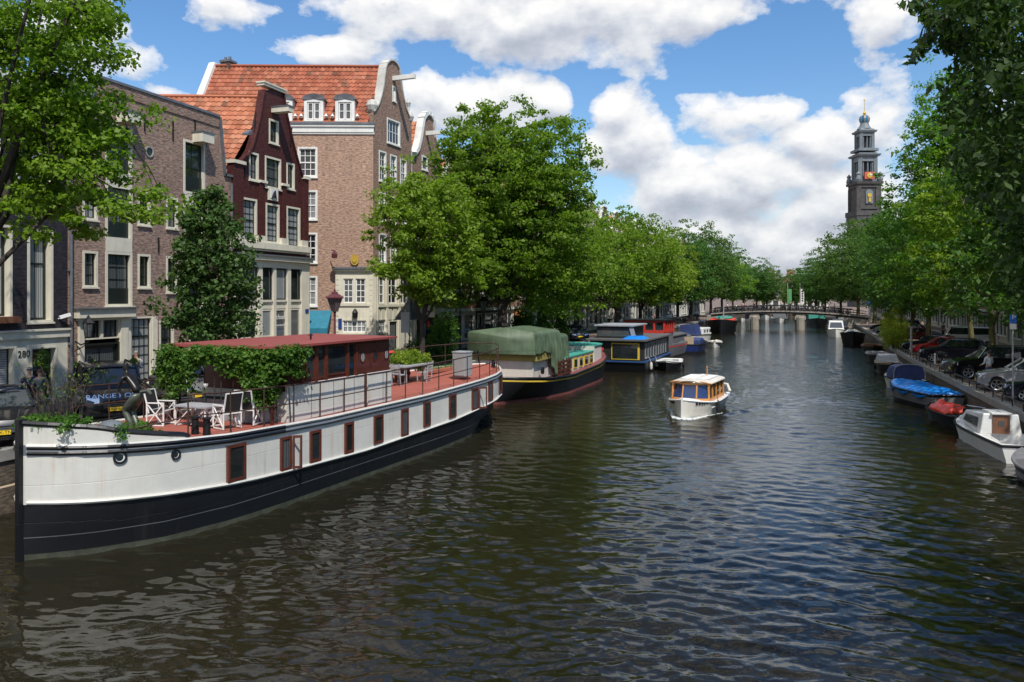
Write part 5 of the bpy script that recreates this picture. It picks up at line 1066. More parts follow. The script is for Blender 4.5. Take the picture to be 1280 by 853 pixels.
# bushes and pot plants
def bush(name,label,cat,pos,ells,n,per,sz,mat,seed,clr=.3,stems=6,group=None,flat=.8):
    r=thing(name,label,cat,pos,group=group); rng=np.random.default_rng(seed)
    P=crown_points(ells,n,rng,.5,.2,seed); V,F=leaves(P,clr,per,sz,rng,flat,wid=.6); mesh_np('leaves',V,F,mat,r)
    b=MB()
    for i in range(stems): p=Vector(P[rng.integers(len(P))]); b.tube([(p.x*.2,p.y*.2,0),(p.x*.5,p.y*.5,p.z*.5),p],[.025,.018,.006],5,cap=False)
    b.build('stem','bark',r,org=Vector((0,0,0))); return r
def onq(px,X,z=LZ): return Vector((X,at_x(px,X),z))
p=at_z(1118,436,RZ); bush('quay_bush','bright green bush growing on the right quay edge beside the dark sloop','bush',p,[(0,0,1.3,1.4,2.2,1.3),(.6,4.5,1.9,1.2,2.6,1.9),(.8,8,1.6,1.2,2,1.6)],330,44,.13,'leaf_yellow',51,.38,20)
bush('quay_bush','tall ivy covered bush by the menu sign behind the barge stern','bush',onq(553,-20.6),[(0,0,1.2,.95,1.2,1.3),(.1,.3,2.2,.8,.9,.9)],220,46,.12,'leaf_ivy',52,.3,8)
bush('quay_bush','dark low bush under the slim tree behind the barge','bush',onq(521,-20.8),[(0,0,.8,.9,1.1,.9),(.2,1.2,.9,.8,.9,.8)],160,44,.12,'leaf_dark',53,.3,8)
bush('climbing_plant','dark creeper against the black door beside the number 280','plant',onq(54,XF+.4),[(0,0,1.3,.2,.3,1.2)],34,30,.09,'leaf_deep',54,.16,8)
for i,(px,X,s_) in enumerate(((655,-17.8,1.0),(676,-17.6,1.3),(700,-17.4,1.1))):
    bush('street_shrub',['green shrub left of the white parked car','round green shrub between tarpaulin and silver car','leafy shrub hugging a slim trunk beyond the tarpaulin'][i],'bush',onq(px,X-1),[(0,0,1.9*s_,1.0,1.0,1.6*s_)],120,40,.15,'leaf_deep',60+i,.35,6)
# ---------------------------------------------------------------- boats
def cosint(x,xs,ys): return float(np.interp(x,xs,ys))
def hull(b,L_,half,top,bands,wl=None,n=28,zb=-.5,y0=0,close=True):
    """stations along +y; half(y,f) half width at height fraction f; bands [(zfun or frac, mat)] from the bottom up"""
    S=[]
    for i in range(n+1):
        t=i/n; y=y0+L_*(.5-.5*math.cos(math.pi*t))
        zs=[zb]+[ (q[0](y) if callable(q[0]) else q[0]*top(y)) for q in bands]
        row=[]
        for z in zs:
            h=half(y,z); row.append((h,y,z))
        S.append(row)
    k=len(S[0])
    ids={}
    for i,row in enumerate(S):
        for j,(h,y,z) in enumerate(row):
            ids[(i,j,1)]=b.P((h,y,z)); ids[(i,j,-1)]=b.P((-h,y,z))
    for i in range(n):
        for j in range(k-1):
            m=bands[j][1]
            b.idx((ids[i,j,1],ids[i+1,j,1],ids[i+1,j+1,1],ids[i,j+1,1]),m); b.idx((ids[i+1,j,-1],ids[i,j,-1],ids[i,j+1,-1],ids[i+1,j+1,-1]),m)
    for i in (0,n):
        for j in range(k-1): b.idx((ids[i,j,1],ids[i,j,-1],ids[i,j+1,-1],ids[i,j+1,1]),bands[j][1])
    return S
def side_tube(b,ys,half,zf,r,m=0,off=0,both=True,n=6):
    for s in ((1,-1) if both else (1,)): b.tube([(s*(half(y,zf(y))+off),y,zf(y)) for y in ys],r,n,m)
# ===== the big white and black barge
HD=R(5.5); B0=Vector((-16.3,13.55,0)); bd=Vector((math.sin(HD),math.cos(HD),0)); br=Vector((math.cos(HD),-math.sin(HD),0))
def BT(t,o,z): return B0+bd*t+br*o+Vector((0,0,z))
XS=[0,.25,.6,1.2,2.3,4,6,17,19,20.5,21.8,23,23.8,24.3]; HDK=[.10,.55,1.0,1.5,2.02,2.35,2.42,2.42,2.36,2.2,1.85,1.25,.7,.12]
XW=[0,.4,1.0,2.3,4.2,6,15,18,20,21.3,22.2,24.3]; HWL=[.04,.5,1.05,1.85,2.28,2.38,2.38,2.15,1.5,.8,.12,.05]
deckz=lambda t:cosint(t,[0,2,4,8,14,19,24.3],[2.62,2.5,2.4,2.3,2.3,2.42,2.58])
zbl=lambda t:cosint(t,[0,5,10,16,20,24.3],[1.27,1.0,.87,1.0,1.25,1.5])
def bh(t,z):
    a=cosint(t,XW,HWL); c=cosint(t,XS,HDK); f=max(0,min(1,z/zbl(t)))**1.3; return a+(c-a)*f
def barge():
    r=thing('house_barge','long white and black barge with red deck and dark red cabin moored at the left','barge',B0,-HD)
    b=MB()
    hull(b,24.3,bh,deckz,[(lambda y:.02,5),(lambda y:.13,5),(lambda y:.5,1),(lambda y:.522,4),(lambda y:zbl(y)-.0,1),(lambda y:zbl(y)+.10,2),(lambda y:deckz(y)-.24,0),(lambda y:deckz(y)-.0,3)],n=60,zb=-.5)
    h=b.build('hull',['barge_white','barge_black','barge_line','barge_grey','line_grey','scum'],r,smooth='auto',fixn=True)
    ys=list(np.linspace(.02,24.28,70)); b=MB()
    side_tube(b,ys,bh,lambda y:deckz(y)-.16,.055,0,.03); side_tube(b,ys,bh,lambda y:deckz(y)-.02,.05,1,.02); b.build('rubbing_strake',['barge_grey','barge_white'],h,smooth='auto')
    b=MB(); side_tube(b,[y for y in ys if y<6],bh,lambda y:deckz(y)-.05,.05,0,.05); side_tube(b,[y for y in ys if y<6.2],bh,lambda y:deckz(y)-.17,.05,0,.05); b.build('bow_strake','barge_black',h)
    b=MB(); side_tube(b,ys,bh,lambda y:zbl(y)+.05,.045,0,.03); b.build('white_bead','barge_line',h,smooth='auto')
    b=MB(); b.box((-.07,-.1,-.5),(.07,.1,3.2)); b.build('stem_post','barge_black',h,fixn=True)
    # deck
    b=MB(); P=[(bh(t,9)-.03,t,deckz(t)-.02) for t in ys]
    for p,q in zip(P,P[1:]): b.face([(-p[0],p[1],p[2]),(p[0],p[1],p[2]),(q[0],q[1],q[2]),(-q[0],q[1],q[2])])
    b.build('deck','deck_red',r,fixn=True)
    # bow bulwark with its black capping
    bz=lambda t:cosint(t,[0,.75,1.0,1.4,2.0,2.7,2.85],[3.1,2.98,2.93,2.80,2.68,2.56,2.5])
    ts=list(np.linspace(0,2.85,22)); b=MB()
    for s in (1,-1):
        for a,c in zip(ts,ts[1:]):
            for m_,(i0,i1) in enumerate(((0,-.06),)):
                b.hexa([(s*(bh(a,9)-.08),a,deckz(a)),(s*bh(a,9),a,deckz(a)),(s*bh(c,9),c,deckz(c)),(s*(bh(c,9)-.08),c,deckz(c)),(s*(bh(a,9)-.08),a,bz(a)),(s*bh(a,9),a,bz(a)),(s*bh(c,9),c,bz(c)),(s*(bh(c,9)-.08),c,bz(c))],0)
        b.tube([(s*(bh(t,9)-.03),t,bz(t)+.02) for t in ts],.065,6,1)
    b.build('bow_bulwark',['barge_white','barge_black'],r,fixn=True)
    b=MB(); P=[(bh(t,9)-.1,t,bz(t)-.14) for t in ts]
    for p,q in zip(P,P[1:]): b.face([(-p[0],p[1],p[2]),(p[0],p[1],p[2]),(q[0],q[1],q[2]),(-q[0],q[1],q[2])])
    b.build('flower_bed','soil',r,fixn=True)
    # windows in the hull side
    hf=Fac((BT(0,2.42,0).x,BT(0,2.42,0).y),(bd.x,bd.y))
    def find_t(px,z):
        best=min((abs(proj(BT(t,bh(t,z),z))[0]-px),t) for t in np.linspace(.3,23.9,950)); return best[1]
    def frame_at(t,z0,z1,w,open_=False):
        zc=(z0+z1)/2; e=.15; p=Vector((bh(t,zc),t,0)); q=Vector((bh(t+e,zc),t+e,0)); d=(q-Vector((bh(t-e,zc),t-e,0))).normalized(); nn=Vector((d.y,-d.x,0))
        def X(a,z,o): v=p+d*a+nn*o; return (v.x,v.y,z)
        m=MB(); f=.075
        for (a0,a1,c0,c1) in ((-w/2,-w/2+f,z0,z1),(w/2-f,w/2,z0,z1),(-w/2+f,w/2-f,z1-f,z1),(-w/2+f,w/2-f,z0,z0+f)): m.hexa([X(a0,c0,-.06),X(a1,c0,-.06),X(a1,c0,.06),X(a0,c0,.06),X(a0,c1,-.06),X(a1,c1,-.06),X(a1,c1,.06),X(a0,c1,.06)])
        wd=m.build('window','wood_mid',h,fixn=True)
        m=MB(); m.face([X(-w/2+f,z0+f,.03),X(w/2-f,z0+f,.03),X(w/2-f,z1-f,.03),X(-w/2+f,z1-f,.03)]); g=m.build('pane','glass' if int(t*7)%2 else 'glass_dim',r); g.parent=h
        if open_:
            m=MB(); a0=w/2; 
            for (c0,c1,e0,e1) in ((0,f,z0,z1),(w-f,w,z0,z1),(f,w-f,z1-f,z1),(f,w-f,z0,z0+f)):
                pt=lambda k,z:(Vector(X(a0,z,.07))+(nn*.8+d*.6)*k*.55)
                m.hexa([pt(c0,e0),pt(c1,e0),pt(c1,e0)+d*.04,pt(c0,e0)+d*.04,pt(c0,e1),pt(c1,e1),pt(c1,e1)+d*.04,pt(c0,e1)+d*.04])
            m.build('open_casement','wood_mid',h,fixn=True)
    for (x0,x1,y0,y1,op) in ((284,306,555,601,0),(351,362,546,588,1),(387,400,538,577,0),(430,441,528,566,0),(467,478,519,554,0),(501,509,511,545,0),(529,537,502,533,0),(561,569,493,522,0),(589.5,597,485,512,1),(610,615,476,501,0),(623,627,468,492,0)):
        xm=(x0+x1)/2; t=find_t(xm,1.8); p=BT(t,bh(t,1.8),0); dp=proj(p)[2]; zz=lambda y:EYE-(y-HY)*dp/FO
        t0,t1=find_t(x0,1.8),find_t(x1,1.8); w_=max(.45,min(.75,abs(t1-t0)*1.02)); frame_at(t,zz(y1),zz(y0),w_ if w_>.3 else .5,op)
    for (x,y,rr) in ((150,572,.155),(220,568.5,.125)):
        t=find_t(x,2.0); p=BT(t,bh(t,2),0); z=EYE-(y-HY)*proj(p)[2]/FO; e=.15; d=(Vector((bh(t+e,2),t+e,0))-Vector((bh(t-e,2),t-e,0))).normalized(); nn=Vector((d.y,-d.x,0)); c=Vector((bh(t,2),t,z))
        m=MB(); k=18; pr=[(math.cos(6.2832*i/k),math.sin(6.2832*i/k)) for i in range(k)]
        for i in range(k):
            a,q=pr[i],pr[(i+1)%k]; V=lambda u,s,o:c+d*u[0]*rr*s+Vector((0,0,u[1]*rr*s))+nn*o
            m.face([V(a,1,.04),V(q,1,.04),V(q,.66,.04),V(a,.66,.04)]); m.face([V(a,1,-.02),V(q,1,-.02),V(q,1,.04),V(a,1,.04)]); m.face([V(a,.66,.04),V(q,.66,.04),V(q,.66,-.02),V(a,.66,-.02)])
        m.face([V(a,.68,.012) for a in pr],2); m.face([V((a[0]-.14,a[1]+.06),.52,.02) for a in pr],1); m.build('porthole',['barge_black','glass','white_paint'],h,fixn=True)  # white disc under the offset glass imitates a sunlit inner rim
    # railing
    rail=MB(); st=list(np.arange(2.9,23.6,1.22))
    for s in (1,-1):
        A=[(s*(bh(t,9)-.1),t,deckz(t)) for t in st]
        for i,(x,y,z) in enumerate(A): 
            if s==1 and 11.4<y<12.1: pass
            p=MB(); p.tube([(x,y,z-.05),(x,y,z+1.08)],.02,6); p.build('rail_post','iron_rust',r)
        ts_=list(np.linspace(1.0 if s==1 else 2.2,23.6,60))
        rail.tube([(s*(bh(t,9)-.1),t,deckz(t)+(1.08 if t>2.9 or s<0 else .35+.38*(t-1.0))) for t in ts_ if t>=(2.9 if s==1 else 0)],.024,6)
        rail.tube([(s*(bh(t,9)-.1),t,deckz(t)+(.55 if t>2.9 else .22+.33*(t-1.0)/1.9)) for t in ts_],.018,6)
    rail.tube([(x*(bh(23.6,9)-.1),23.6+.35*(1-abs(x)),deckz(23.6)+1.08) for x in (-1,-.5,0,.5,1)],.024,6)
    rail.build('railing','iron_rust',r,smooth=True)
    # cabin
    cf=Fac((BT(0,2.06,0).x,BT(0,2.06,0).y),(bd.x,bd.y)); r2=r
    c0,c1,oo=6.55,12.0,-1.1; zd=2.3; zr=4.52
    b=MB(); b.box((oo,c0,zd),(2.06,c1,zr)); cab=b.build('cabin','wood_red',r,fixn=True)
    b=MB()
    edge=[(c0-.05,'s')]; 
    b.box((2.06,c0-.05,zd),(2.12,c1-1.62,3.34)); b.box((2.06,c1-1.38,zd),(2.12,c1+.04,3.34)); b.box((oo-.04,c0-.06,zd),(2.06,c0,3.2)); b.box((oo,c1,zd),(2.06,c1+.04,3.34))
    for t in (7.6,8.7,9.8,11.5): b.box((2.12,t,zd+.02),(2.128,t+.02,3.33),1)
    b.box((2.05,c0-.05,3.34),(2.14,c1-1.62,3.38),2); b.box((2.05,c1-1.38,3.34),(2.14,c1+.04,3.38),2); b.build('lower_panel',['barge_white','barge_grey','white_paint'],cab,fixn=True)
    def cw(px0,px1,z0,z1,nm='window',frame='wood_mid'):
        t0,t1=cf.uv(px0,450)[0],cf.uv(px1,450)[0]
        m=MB(); f=.05
        m.box((2.06,t0-f,z0-f),(2.10,t0,z1+f)); m.box((2.06,t1,z0-f),(2.10,t1+f,z1+f)); m.box((2.06,t0,z1),(2.10,t1,z1+f)); m.box((2.06,t0,z0-f),(2.10,t1,z0))
        o=m.build(nm,frame,cab,fixn=True); m=MB(); m.face([(2.075,t0,z0),(2.075,t1,z0),(2.075,t1,z1),(2.075,t0,z1)]); m.build('pane','glass',r).parent=o
    cw(366,373,3.55,4.42); cw(383,391,3.5,4.42); cw(397,404,3.5,4.42); cw(409,431,3.55,4.4); cw(435,442,2.5,4.4,'door')
    b=MB()
    for px in (377,393.5,406,433,444): b=MB(); t=cf.uv(px,450)[0]; b.box((2.06,t-.06,3.36),(2.135,t+.06,zr)); b.build('window_post','wood_mid',cab,fixn=True)
    b=MB(); b.box((2.06,cf.uv(446,450)[0]+.05,3.42),(2.085,c1-.05,4.4)); b.build('side_panel','wood_mid',cab,fixn=True)
    for px in (452.5,468,482):
        t=cf.uv(px,441)[0]; m=MB(); k=14; cz=3.95; pr=[(math.cos(6.2832*i/k),math.sin(6.2832*i/k)) for i in range(k)]
        for i in range(k):
            a,q=pr[i],pr[(i+1)%k]; m.face([(2.10,t+a[0]*.16,cz+a[1]*.2),(2.10,t+q[0]*.16,cz+q[1]*.2),(2.10,t+q[0]*.11,cz+q[1]*.15),(2.10,t+a[0]*.11,cz+a[1]*.15)],1); m.face([(2.08,t+a[0]*.16,cz+a[1]*.2),(2.08,t+q[0]*.16,cz+q[1]*.2),(2.10,t+q[0]*.16,cz+q[1]*.2),(2.10,t+a[0]*.16,cz+a[1]*.2)],1)
        m.face([(2.092,t+a[0]*.12,cz+a[1]*.16) for a in pr],0); m.build('oval_porthole',['glass_curtain' if px!=468 else 'glass','wood_red'],cab,fixn=True)
    m=MB(); m.box((.55,c0-.04,3.5),(.95,c0-.02,4.35)); m.box((.6,c0-.06,3.55),(.9,c0-.04,4.3),1); m.build('front_window',['wood_mid','glass_curtain'],cab,fixn=True)
    m=MB(); m.hexa([(-1.25,5.2,4.53),(2.3,5.75,4.50),(2.3,12.15,4.50),(-1.25,12.15,4.50),(-1.25,5.2,4.60),(2.3,5.75,4.57),(2.3,12.15,4.57),(-1.25,12.15,4.60)]); m.build('cabin_roof','roof_red',cab,fixn=True)
    for (x,y) in ((-1.15,5.35),(2.1,5.9)): m=MB(); m.bar((x,y,zd),(x,y,4.52),.07); m.build('canopy_post','wood_red',cab,fixn=True)
    m=MB(); m.lathe([(.03,0),(.03,.12),(.08,.14),(.02,.2)],(1.0,9,4.58),8); m.build('roof_vent','iron',cab)
    # stern fittings
    m=MB(); m.hexa([(-.03,24.2,.2),(.03,24.2,.2),(.03,24.75,.5),(-.03,24.75,.5),(-.03,24.25,1.95),(.03,24.25,1.95),(.03,24.95,1.75),(-.03,24.95,1.75)]); m.tube([(0,24.26,2.0),(0,24.7,2.02),(0,24.98,1.75),(0,24.85,1.0),(0,24.72,.5)],.05,6,1); m.build('rudder',['barge_black','barge_line'],r,fixn=True)
    for (x,t) in ((.75,2.72),(1.15,2.80)):
        pass
    for dx in (1.55,1.95):
        m=MB(); m.lathe([(.1,0),(.09,.38),(.12,.4),(.12,.44),(0,.45)],(dx,3.6,deckz(3.6)),12); m.bar((dx-.2,3.6,deckz(3.6)+.2),(dx+.2,3.6,deckz(3.6)+.2),.04); m.build('bollard','iron',r,smooth='auto')
    m=MB(); m.lathe([(.1,0),(.09,.3),(.13,.33),(0,.36)],(.9,23.0,deckz(23)),10); m.build('bollard','iron',r,smooth='auto')
    return r
BG=barge()
def ond(px,py,z=2.38): return at_z(px,py,z)
# mooring rope
b=MB(); b.tube([(-16.35,13.7,1.75),(-17.5,13.3,1.45),(-18.8,13.0,1.4),(-20.1,12.8,1.55)],.025,5); tag(b.build('mooring_rope','wood_box'),'pale rope from the white barge bow to the brick quay','rope')
# deck furniture
def deck_chair(loc_,rz,label,first=None):
    if first: return dup(first,loc_,rz,label)
    r=thing('deck_chair',label,'chair',loc_,rz,group='white framed deck chairs on the barge')
    for s in (-1,1):
        m=MB(); x=s*.27
        for y in (-.25,.25): m.bar((x,y,0),(x,y,.64),.032)
        m.bar((x,-.27,.64),(x,.27,.64),.04,.03); m.bar((x,-.25,.02),(x,.25,.02),.03); m.bar((x,-.25,.03),(x,.25,.62),.025); m.bar((x,-.25,.62),(x,.25,.03),.025); m.build('side_frame','white_paint',r)
    m=MB(); 
    for s in (-1,1): m.bar((s*.25,.2,.35),(s*.25,.36,.98),.03)
    m.bar((-.25,.36,.98),(.25,.36,.98),.03); m.bar((-.27,-.24,.42),(.27,-.24,.42),.03); m.bar((-.27,.24,.42),(.27,.24,.42),.03); m.build('back_frame','white_paint',r)
    m=MB(); m.hexa([(-.25,-.24,.42),(.25,-.24,.42),(.25,.22,.40),(-.25,.22,.40),(-.25,-.24,.435),(.25,-.24,.435),(.25,.22,.415),(-.25,.22,.415)]); m.build('seat','black_fabric',r)
    m=MB(); m.hexa([(-.24,.22,.45),(.24,.22,.45),(.24,.24,.45),(-.24,.24,.45),(-.24,.35,.96),(.24,.35,.96),(.24,.37,.96),(-.24,.37,.96)]); m.build('backrest','black_fabric',r)
    return r
k1=deck_chair(ond(201,531),R(100),'leftmost white framed black deck chair on the barge foredeck beside the statue')
deck_chair(ond(284,535),R(-110),'white framed deck chair nearest the rail, right of the low white table',k1)
deck_chair(ond(311,530),R(190),'rightmost deck chair, its black back turned to the cabin',k1)
deck_chair(ond(276,512),R(165),'black backed deck chair against the cabin planter boxes',k1)
deck_chair(ond(228,516),R(60),'deck chair behind the white table on the quay side of the barge',k1)
r=thing('garden_table','low white folding table with crossed legs on the red barge deck','table',ond(248,531),-HD)
for s in (-1,1):
    m=MB(); x=s*.55
    m.bar((x,-.3,0),(x,.3,0),.03); m.bar((x,-.3,.5),(x,.3,.5),.03); m.bar((x,-.3,0),(x,-.3,.5),.035); m.bar((x,.3,0),(x,.3,.5),.035); m.bar((x,-.3,0),(x,.3,.5),.025); m.bar((x,.3,0),(x,-.3,.5),.025); m.build('leg_frame','white_paint',r)
for s in (-1,1):
    m=MB(); m.bar((-.55,s*.3,.02),(.0,s*.3,.49),.025); m.bar((.55,s*.3,.49),(.0,s*.3,.02),.025); m.build('cross_brace','white_paint',r)
m=MB(); m.box((-.62,-.36,.52),(.62,.36,.56)); m.build('table_top','weathered',r)
p=ond(256,527)+Vector((0,0,.56)); r=thing('flower_vase','slim vase with white lily on the deck table','vase',p)
m=MB(); m.lathe([(.05,0),(.06,.1),(.035,.2),(.05,.24)],(0,0,0),10); m.build('vase','glass',r,smooth='auto'); m=MB(); m.tube([(0,0,.1),(.01,0,.3),(.03,0,.42)],.012,5,0); m.lathe([(0,.38),(.06,.46),(.08,.52),(0,.44)],(.03,0,0),8,1); m.tube([(0,0,.2),(-.06,.02,.38)],.02,5,0); m.build('lily',['leaf_ivy','white_paint'],r)
for i,(t,o,w_) in enumerate(((6.15,1.1,1.1),(6.15,-.2,1.2))):
    p=BT(t,o,2.34); r=thing('planter_box','grey wooden planter box '+('under the ivy at the canal side of the cabin front' if i==0 else 'under the ivy in the middle of the cabin front'),'planter',p,-HD,group='planter boxes against the cabin')
    m=MB(); m.box((-w_/2,-.25,0),(w_/2,.25,.6)); m.box((-w_/2-.03,-.28,.56),(w_/2+.03,.28,.62)); m.build('box','weathered',r); m=MB(); m.face([(-w_/2,-.24,.625),(w_/2,-.24,.625),(w_/2,.24,.625),(-w_/2,.24,.625)]); m.build('soil','soil',r)
def cloud_thing(name,label,cat,pts,per,sz,mat,clr,seed,base,kind=None,flat=.8,stems=True):
    r=thing(name,label,cat,base); rng=np.random.default_rng(seed)
    P=np.array([tuple(Vector(p)-Vector(base)) for p in pts]); V,F=leaves(P,clr,per,sz,rng,flat,wid=.65); mesh_np('leaves',V,F,mat,r)
    m=MB()
    for i in range(0,len(P),max(1,len(P)//14)): p=Vector(P[i]); m.tube([(p.x,p.y,0),(p.x*.96,p.y,p.z*.6),p],[.02,.015,.006],5,cap=False)
    m.build('stem','bark',r,org=Vector((0,0,0)))
    return r
rd=random.Random(5); pts=[]
for i in range(235):                     # ivy hanging from the canopy edge and up its posts
    t=rd.random(); o=-1.05+3.25*t; fr=5.2+.55*t
    hang=.5+1.0*noise.noise(Vector((o*1.9,2,0)))+(.4 if t<.25 else -.25 if t<.7 else .6)
    pts.append(BT(fr+rd.uniform(-.25,.15),o,4.44-rd.random()**1.2*max(.25,hang)*1.25))
for i in range(60): pts.append(BT(rd.uniform(5.75,7.0),2.28+rd.uniform(-.05,.15),4.45-rd.random()*rd.random()*1.0))
for i in range(100): a=rd.random(); pts.append(BT(5.85+rd.uniform(-.2,.3),1.75+rd.uniform(-.35,.35),2.9+1.6*a))
for i in range(70): pts.append(BT(5.3+rd.uniform(-.3,.2),-1.15+rd.uniform(-.25,.3),3.35+1.15*rd.random()))
cloud_thing('ivy_plant','lush green creeper hanging from the red cabin canopy','creeper',pts,34,.11,'leaf_ivy',.24,71,BT(5.6,.4,2.35))
pts=[BT(rd.uniform(.15,1.25),rd.uniform(-.9,1.1)*min(1,.35+rd.random()),3.0+rd.uniform(-.05,.14)) for _ in range(110)]+[BT(rd.uniform(1.2,2.3),1.5+rd.uniform(-.6,.25),2.85+rd.uniform(-.1,.15)-.1) for _ in range(60)]
cloud_thing('flower_bed_plants','low green plants and herbs filling the barge bow bulwark','plants',pts,22,.075,'leaf_ivy',.14,72,BT(.8,0,2.85))
r=thing('bare_shrub','twiggy half bare shrub growing out of the barge bow bed','shrub',BT(1.1,-.2,2.85)); m=MB(); tips=[]
for i in range(30):
    a=rd.uniform(0,6.28); l=rd.uniform(.6,1.75); s=rd.uniform(.2,.9); p0=Vector((rd.uniform(-.4,.4),rd.uniform(-.4,.4),-.1)); p2=p0+Vector((math.cos(a)*s,math.sin(a)*s,l)); p1=p0.lerp(p2,.5)+Vector((0,0,.15)); m.tube([p0,p1,p2],[.013,.009,.004],4,cap=False); tips+=[p2,p1.lerp(p2,.5)]
    q=p1+Vector((rd.uniform(-.3,.3),rd.uniform(-.3,.3),.35)); m.tube([p1,q],[.007,.003],4,cap=False); tips.append(q)
m.build('branches','bark',r,org=Vector((0,0,0))); V,F=leaves(np.array([tuple(t) for t in tips]),.10,3,.055,np.random.default_rng(73)); mesh_np('leaves',V,F,'leaf_mid',r)
# stern deck things
p=ond(506,478,2.33); r=thing('garden_table','grey weathered table on the stern deck carrying yellow green plants','table',p,-HD)
m=MB(); m.box((-.6,-.9,.7),(.6,.9,.76)); m.build('table_top','weathered',r)
for x in (-.52,.52):
    for y in (-.8,.8): m=MB(); m.bar((x,y,0),(x,y,.7),.07); m.build('leg','weathered',r)
for i,(dx,dy) in enumerate(((-.75,.3),(.8,.2),(.3,-1.1))):
    q=p+Vector((dx,dy,0)); r=thing('garden_chair',['grey slatted chair left of the stern table','grey slatted chair right of the stern table','grey slatted chair at the near end of the stern table'][i],'chair',q,[1.3,-1.6,3.0][i],group='weathered chairs on the stern deck')
    m=MB()
    for k in range(5): m.box((-.22,-.22+k*.09,.42),(.22,-.15+k*.09,.44))
    m.build('seat','weathered',r); m=MB()
    for k in range(4): m.bar((-.22,.24+.02*k,.5+.11*k),(.22,.24+.02*k,.5+.11*k),.02,.07)
    m.build('backrest','weathered',r)
    for x in (-.21,.21):
        for y in (-.2,.22): m=MB(); m.bar((x,y,0),(x,y+(.1 if y>0 else 0),.9 if y>0 else .43),.035); m.build('leg','weathered',r)
bush('potted_plant','bushy yellow green potted plants on the stern deck table','plant',p+Vector((-.1,.3,.76)),[(0,0,.25,.6,.9,.38),(.3,.9,.05,.4,.5,.45)],130,34,.09,'leaf_yellow',81,.2,6)
bush('potted_plant','green potted plant with red blossom beside the cabin stern corner','plant',p+Vector((-.9,-.6,.8)),[(0,0,.15,.5,.5,.35)],60,34,.08,'leaf_mid',82,.18,4)
m=MB(); q=p+Vector((-.7,-.1,1.25)); 
for i in range(16): a=rd.random()*6.28; m.lathe([(0,-.04),(.07,0),(0,.05)],q+Vector((math.cos(a)*.22*rd.random(),math.sin(a)*.4*rd.random(),rd.uniform(-.05,.05))),6)
tag(m.build('red_geranium','flower_red'),'red flower cluster above the stern table plants','flower')
q=BT(17.6,-.9,deckz(17.6)); r=thing('barrel_stack','pale wooden barrel tub with rings on the stern deck','barrel',q); 
m=MB(); m.lathe([(.3,0),(.36,.25),(.32,.5)],(0,0,0),16,[1,1]); m.lathe([(.22,.5),(.3,.62),(.31,.8),(.24,.95),(.26,1.0)],(0,0,0),16,0); m.build('barrel_body',['barrel','wood_brown'],r,smooth='auto'); m=MB(); m.lathe([(.315,.7),(.32,.74),(.315,.78)],(0,0,0),16); m.lathe([(.365,.22),(.37,.26),(.36,.3)],(0,0,0),16); m.build('hoop','iron_rust',r)
q=ond(578,471,2.5); r=thing('metal_cabinet','grey metal cabinet standing on the red stern deck','cabinet',q,-HD-.1); m=MB(); m.box((-.32,-.3,.04),(.32,.3,1.05)); m.build('body','grey_panel',r,bev=.015); m=MB(); m.box((-.34,-.32,1.05),(.34,.32,1.1)); m.build('lid','weathered',r); m=MB(); m.box((-.3,-.31,.08),(.3,-.305,1.0)); m.build('door','grey_panel',r)
q=BT(21.3,-.6,deckz(21)); r=thing('flower_tray','low tray of red potted flowers at the far edge of the stern deck','flowers',q,-HD); m=MB(); m.box((-.3,-1.8,0),(.1,1.6,.14)); m.build('tray','terracotta',r); rng=np.random.default_rng(4); V,F=leaves(np.array([(-.1,y,.2) for y in np.linspace(-1.6,1.4,22)]),.14,26,.06,rng); mesh_np('leaves',V,F,'leaf_mid',r)
# ===== generic small hull profile
def mkhull(r,L_,B,zf,z0,bands,mats,fine=.35,transom=.7,name='hull',fl=.8,n=24,tuck=.25):
    def half(y,z):
        s=y/L_; w=math.sin(min(1,s/fine)*math.pi/2)**.75 if s<fine else 1-(1-transom)*((s-fine)/(1-fine))**2.2
        f=max(0,min(1,(z+.15)/(zf+.15))); return max(.02,B/2*w*(1-(1-f)*tuck*(1 if s>.15 else 1.6)))
    top=lambda y:zf+(z0-zf)*max(0,1-y/L_/.45)**2
    b=MB(); hull(b,L_,half,top,bands,n=n,zb=-.35); h=b.build(name,mats,r,smooth='auto',fixn=True); return h,half,top
def rimdeck(parent,L_,half,top,mat,inset,y0=0,y1=None,zoff=0,name='deck',thick=.05,mats=None,open_y=None,floor='wood_brown'):
    y1=y1 or L_; b=MB(); ys=list(np.linspace(y0,y1,26))
    if open_y is None:
        P=[(half(y,top(y)),y,top(y)+zoff) for y in ys]
        for p,q in zip(P,P[1:]): b.face([(-p[0],p[1],p[2]),(p[0],p[1],p[2]),(q[0],q[1],q[2]),(-q[0],q[1],q[2])])
        return b.build(name,mat,parent,fixn=True)
    a0,a1=open_y
    for p,q in zip(ys,ys[1:]):
        for s in (1,-1):
            hp,hq=half(p,top(p)),half(q,top(q)); ip=max(0,hp-inset) if a0<=p<=a1 else 0; iq=max(0,hq-inset) if a0<=q<=a1 else 0
            zp,zq=top(p)+zoff,top(q)+zoff
            b.face([(s*hp,p,zp),(s*hq,q,zq),(s*iq,q,zq),(s*ip,p,zp)],0)
            if ip or iq: b.face([(s*ip,p,zp),(s*iq,q,zq),(s*iq,q,.15),(s*ip,p,.15)],1)
    w0=max(.1,half(a0,1)-inset); w1=max(.1,half(a1,1)-inset); wm=half((a0+a1)/2,1)-inset; ym=(a0+a1)/2; b.face([(-w0,a0,.16),(w0,a0,.16),(wm,ym,.16),(-wm,ym,.16)],2); b.face([(-wm,ym,.16),(wm,ym,.16),(w1,a1,.16),(-w1,a1,.16)],2)
    return b.build(name,[mat,mat,floor],parent,fixn=True)
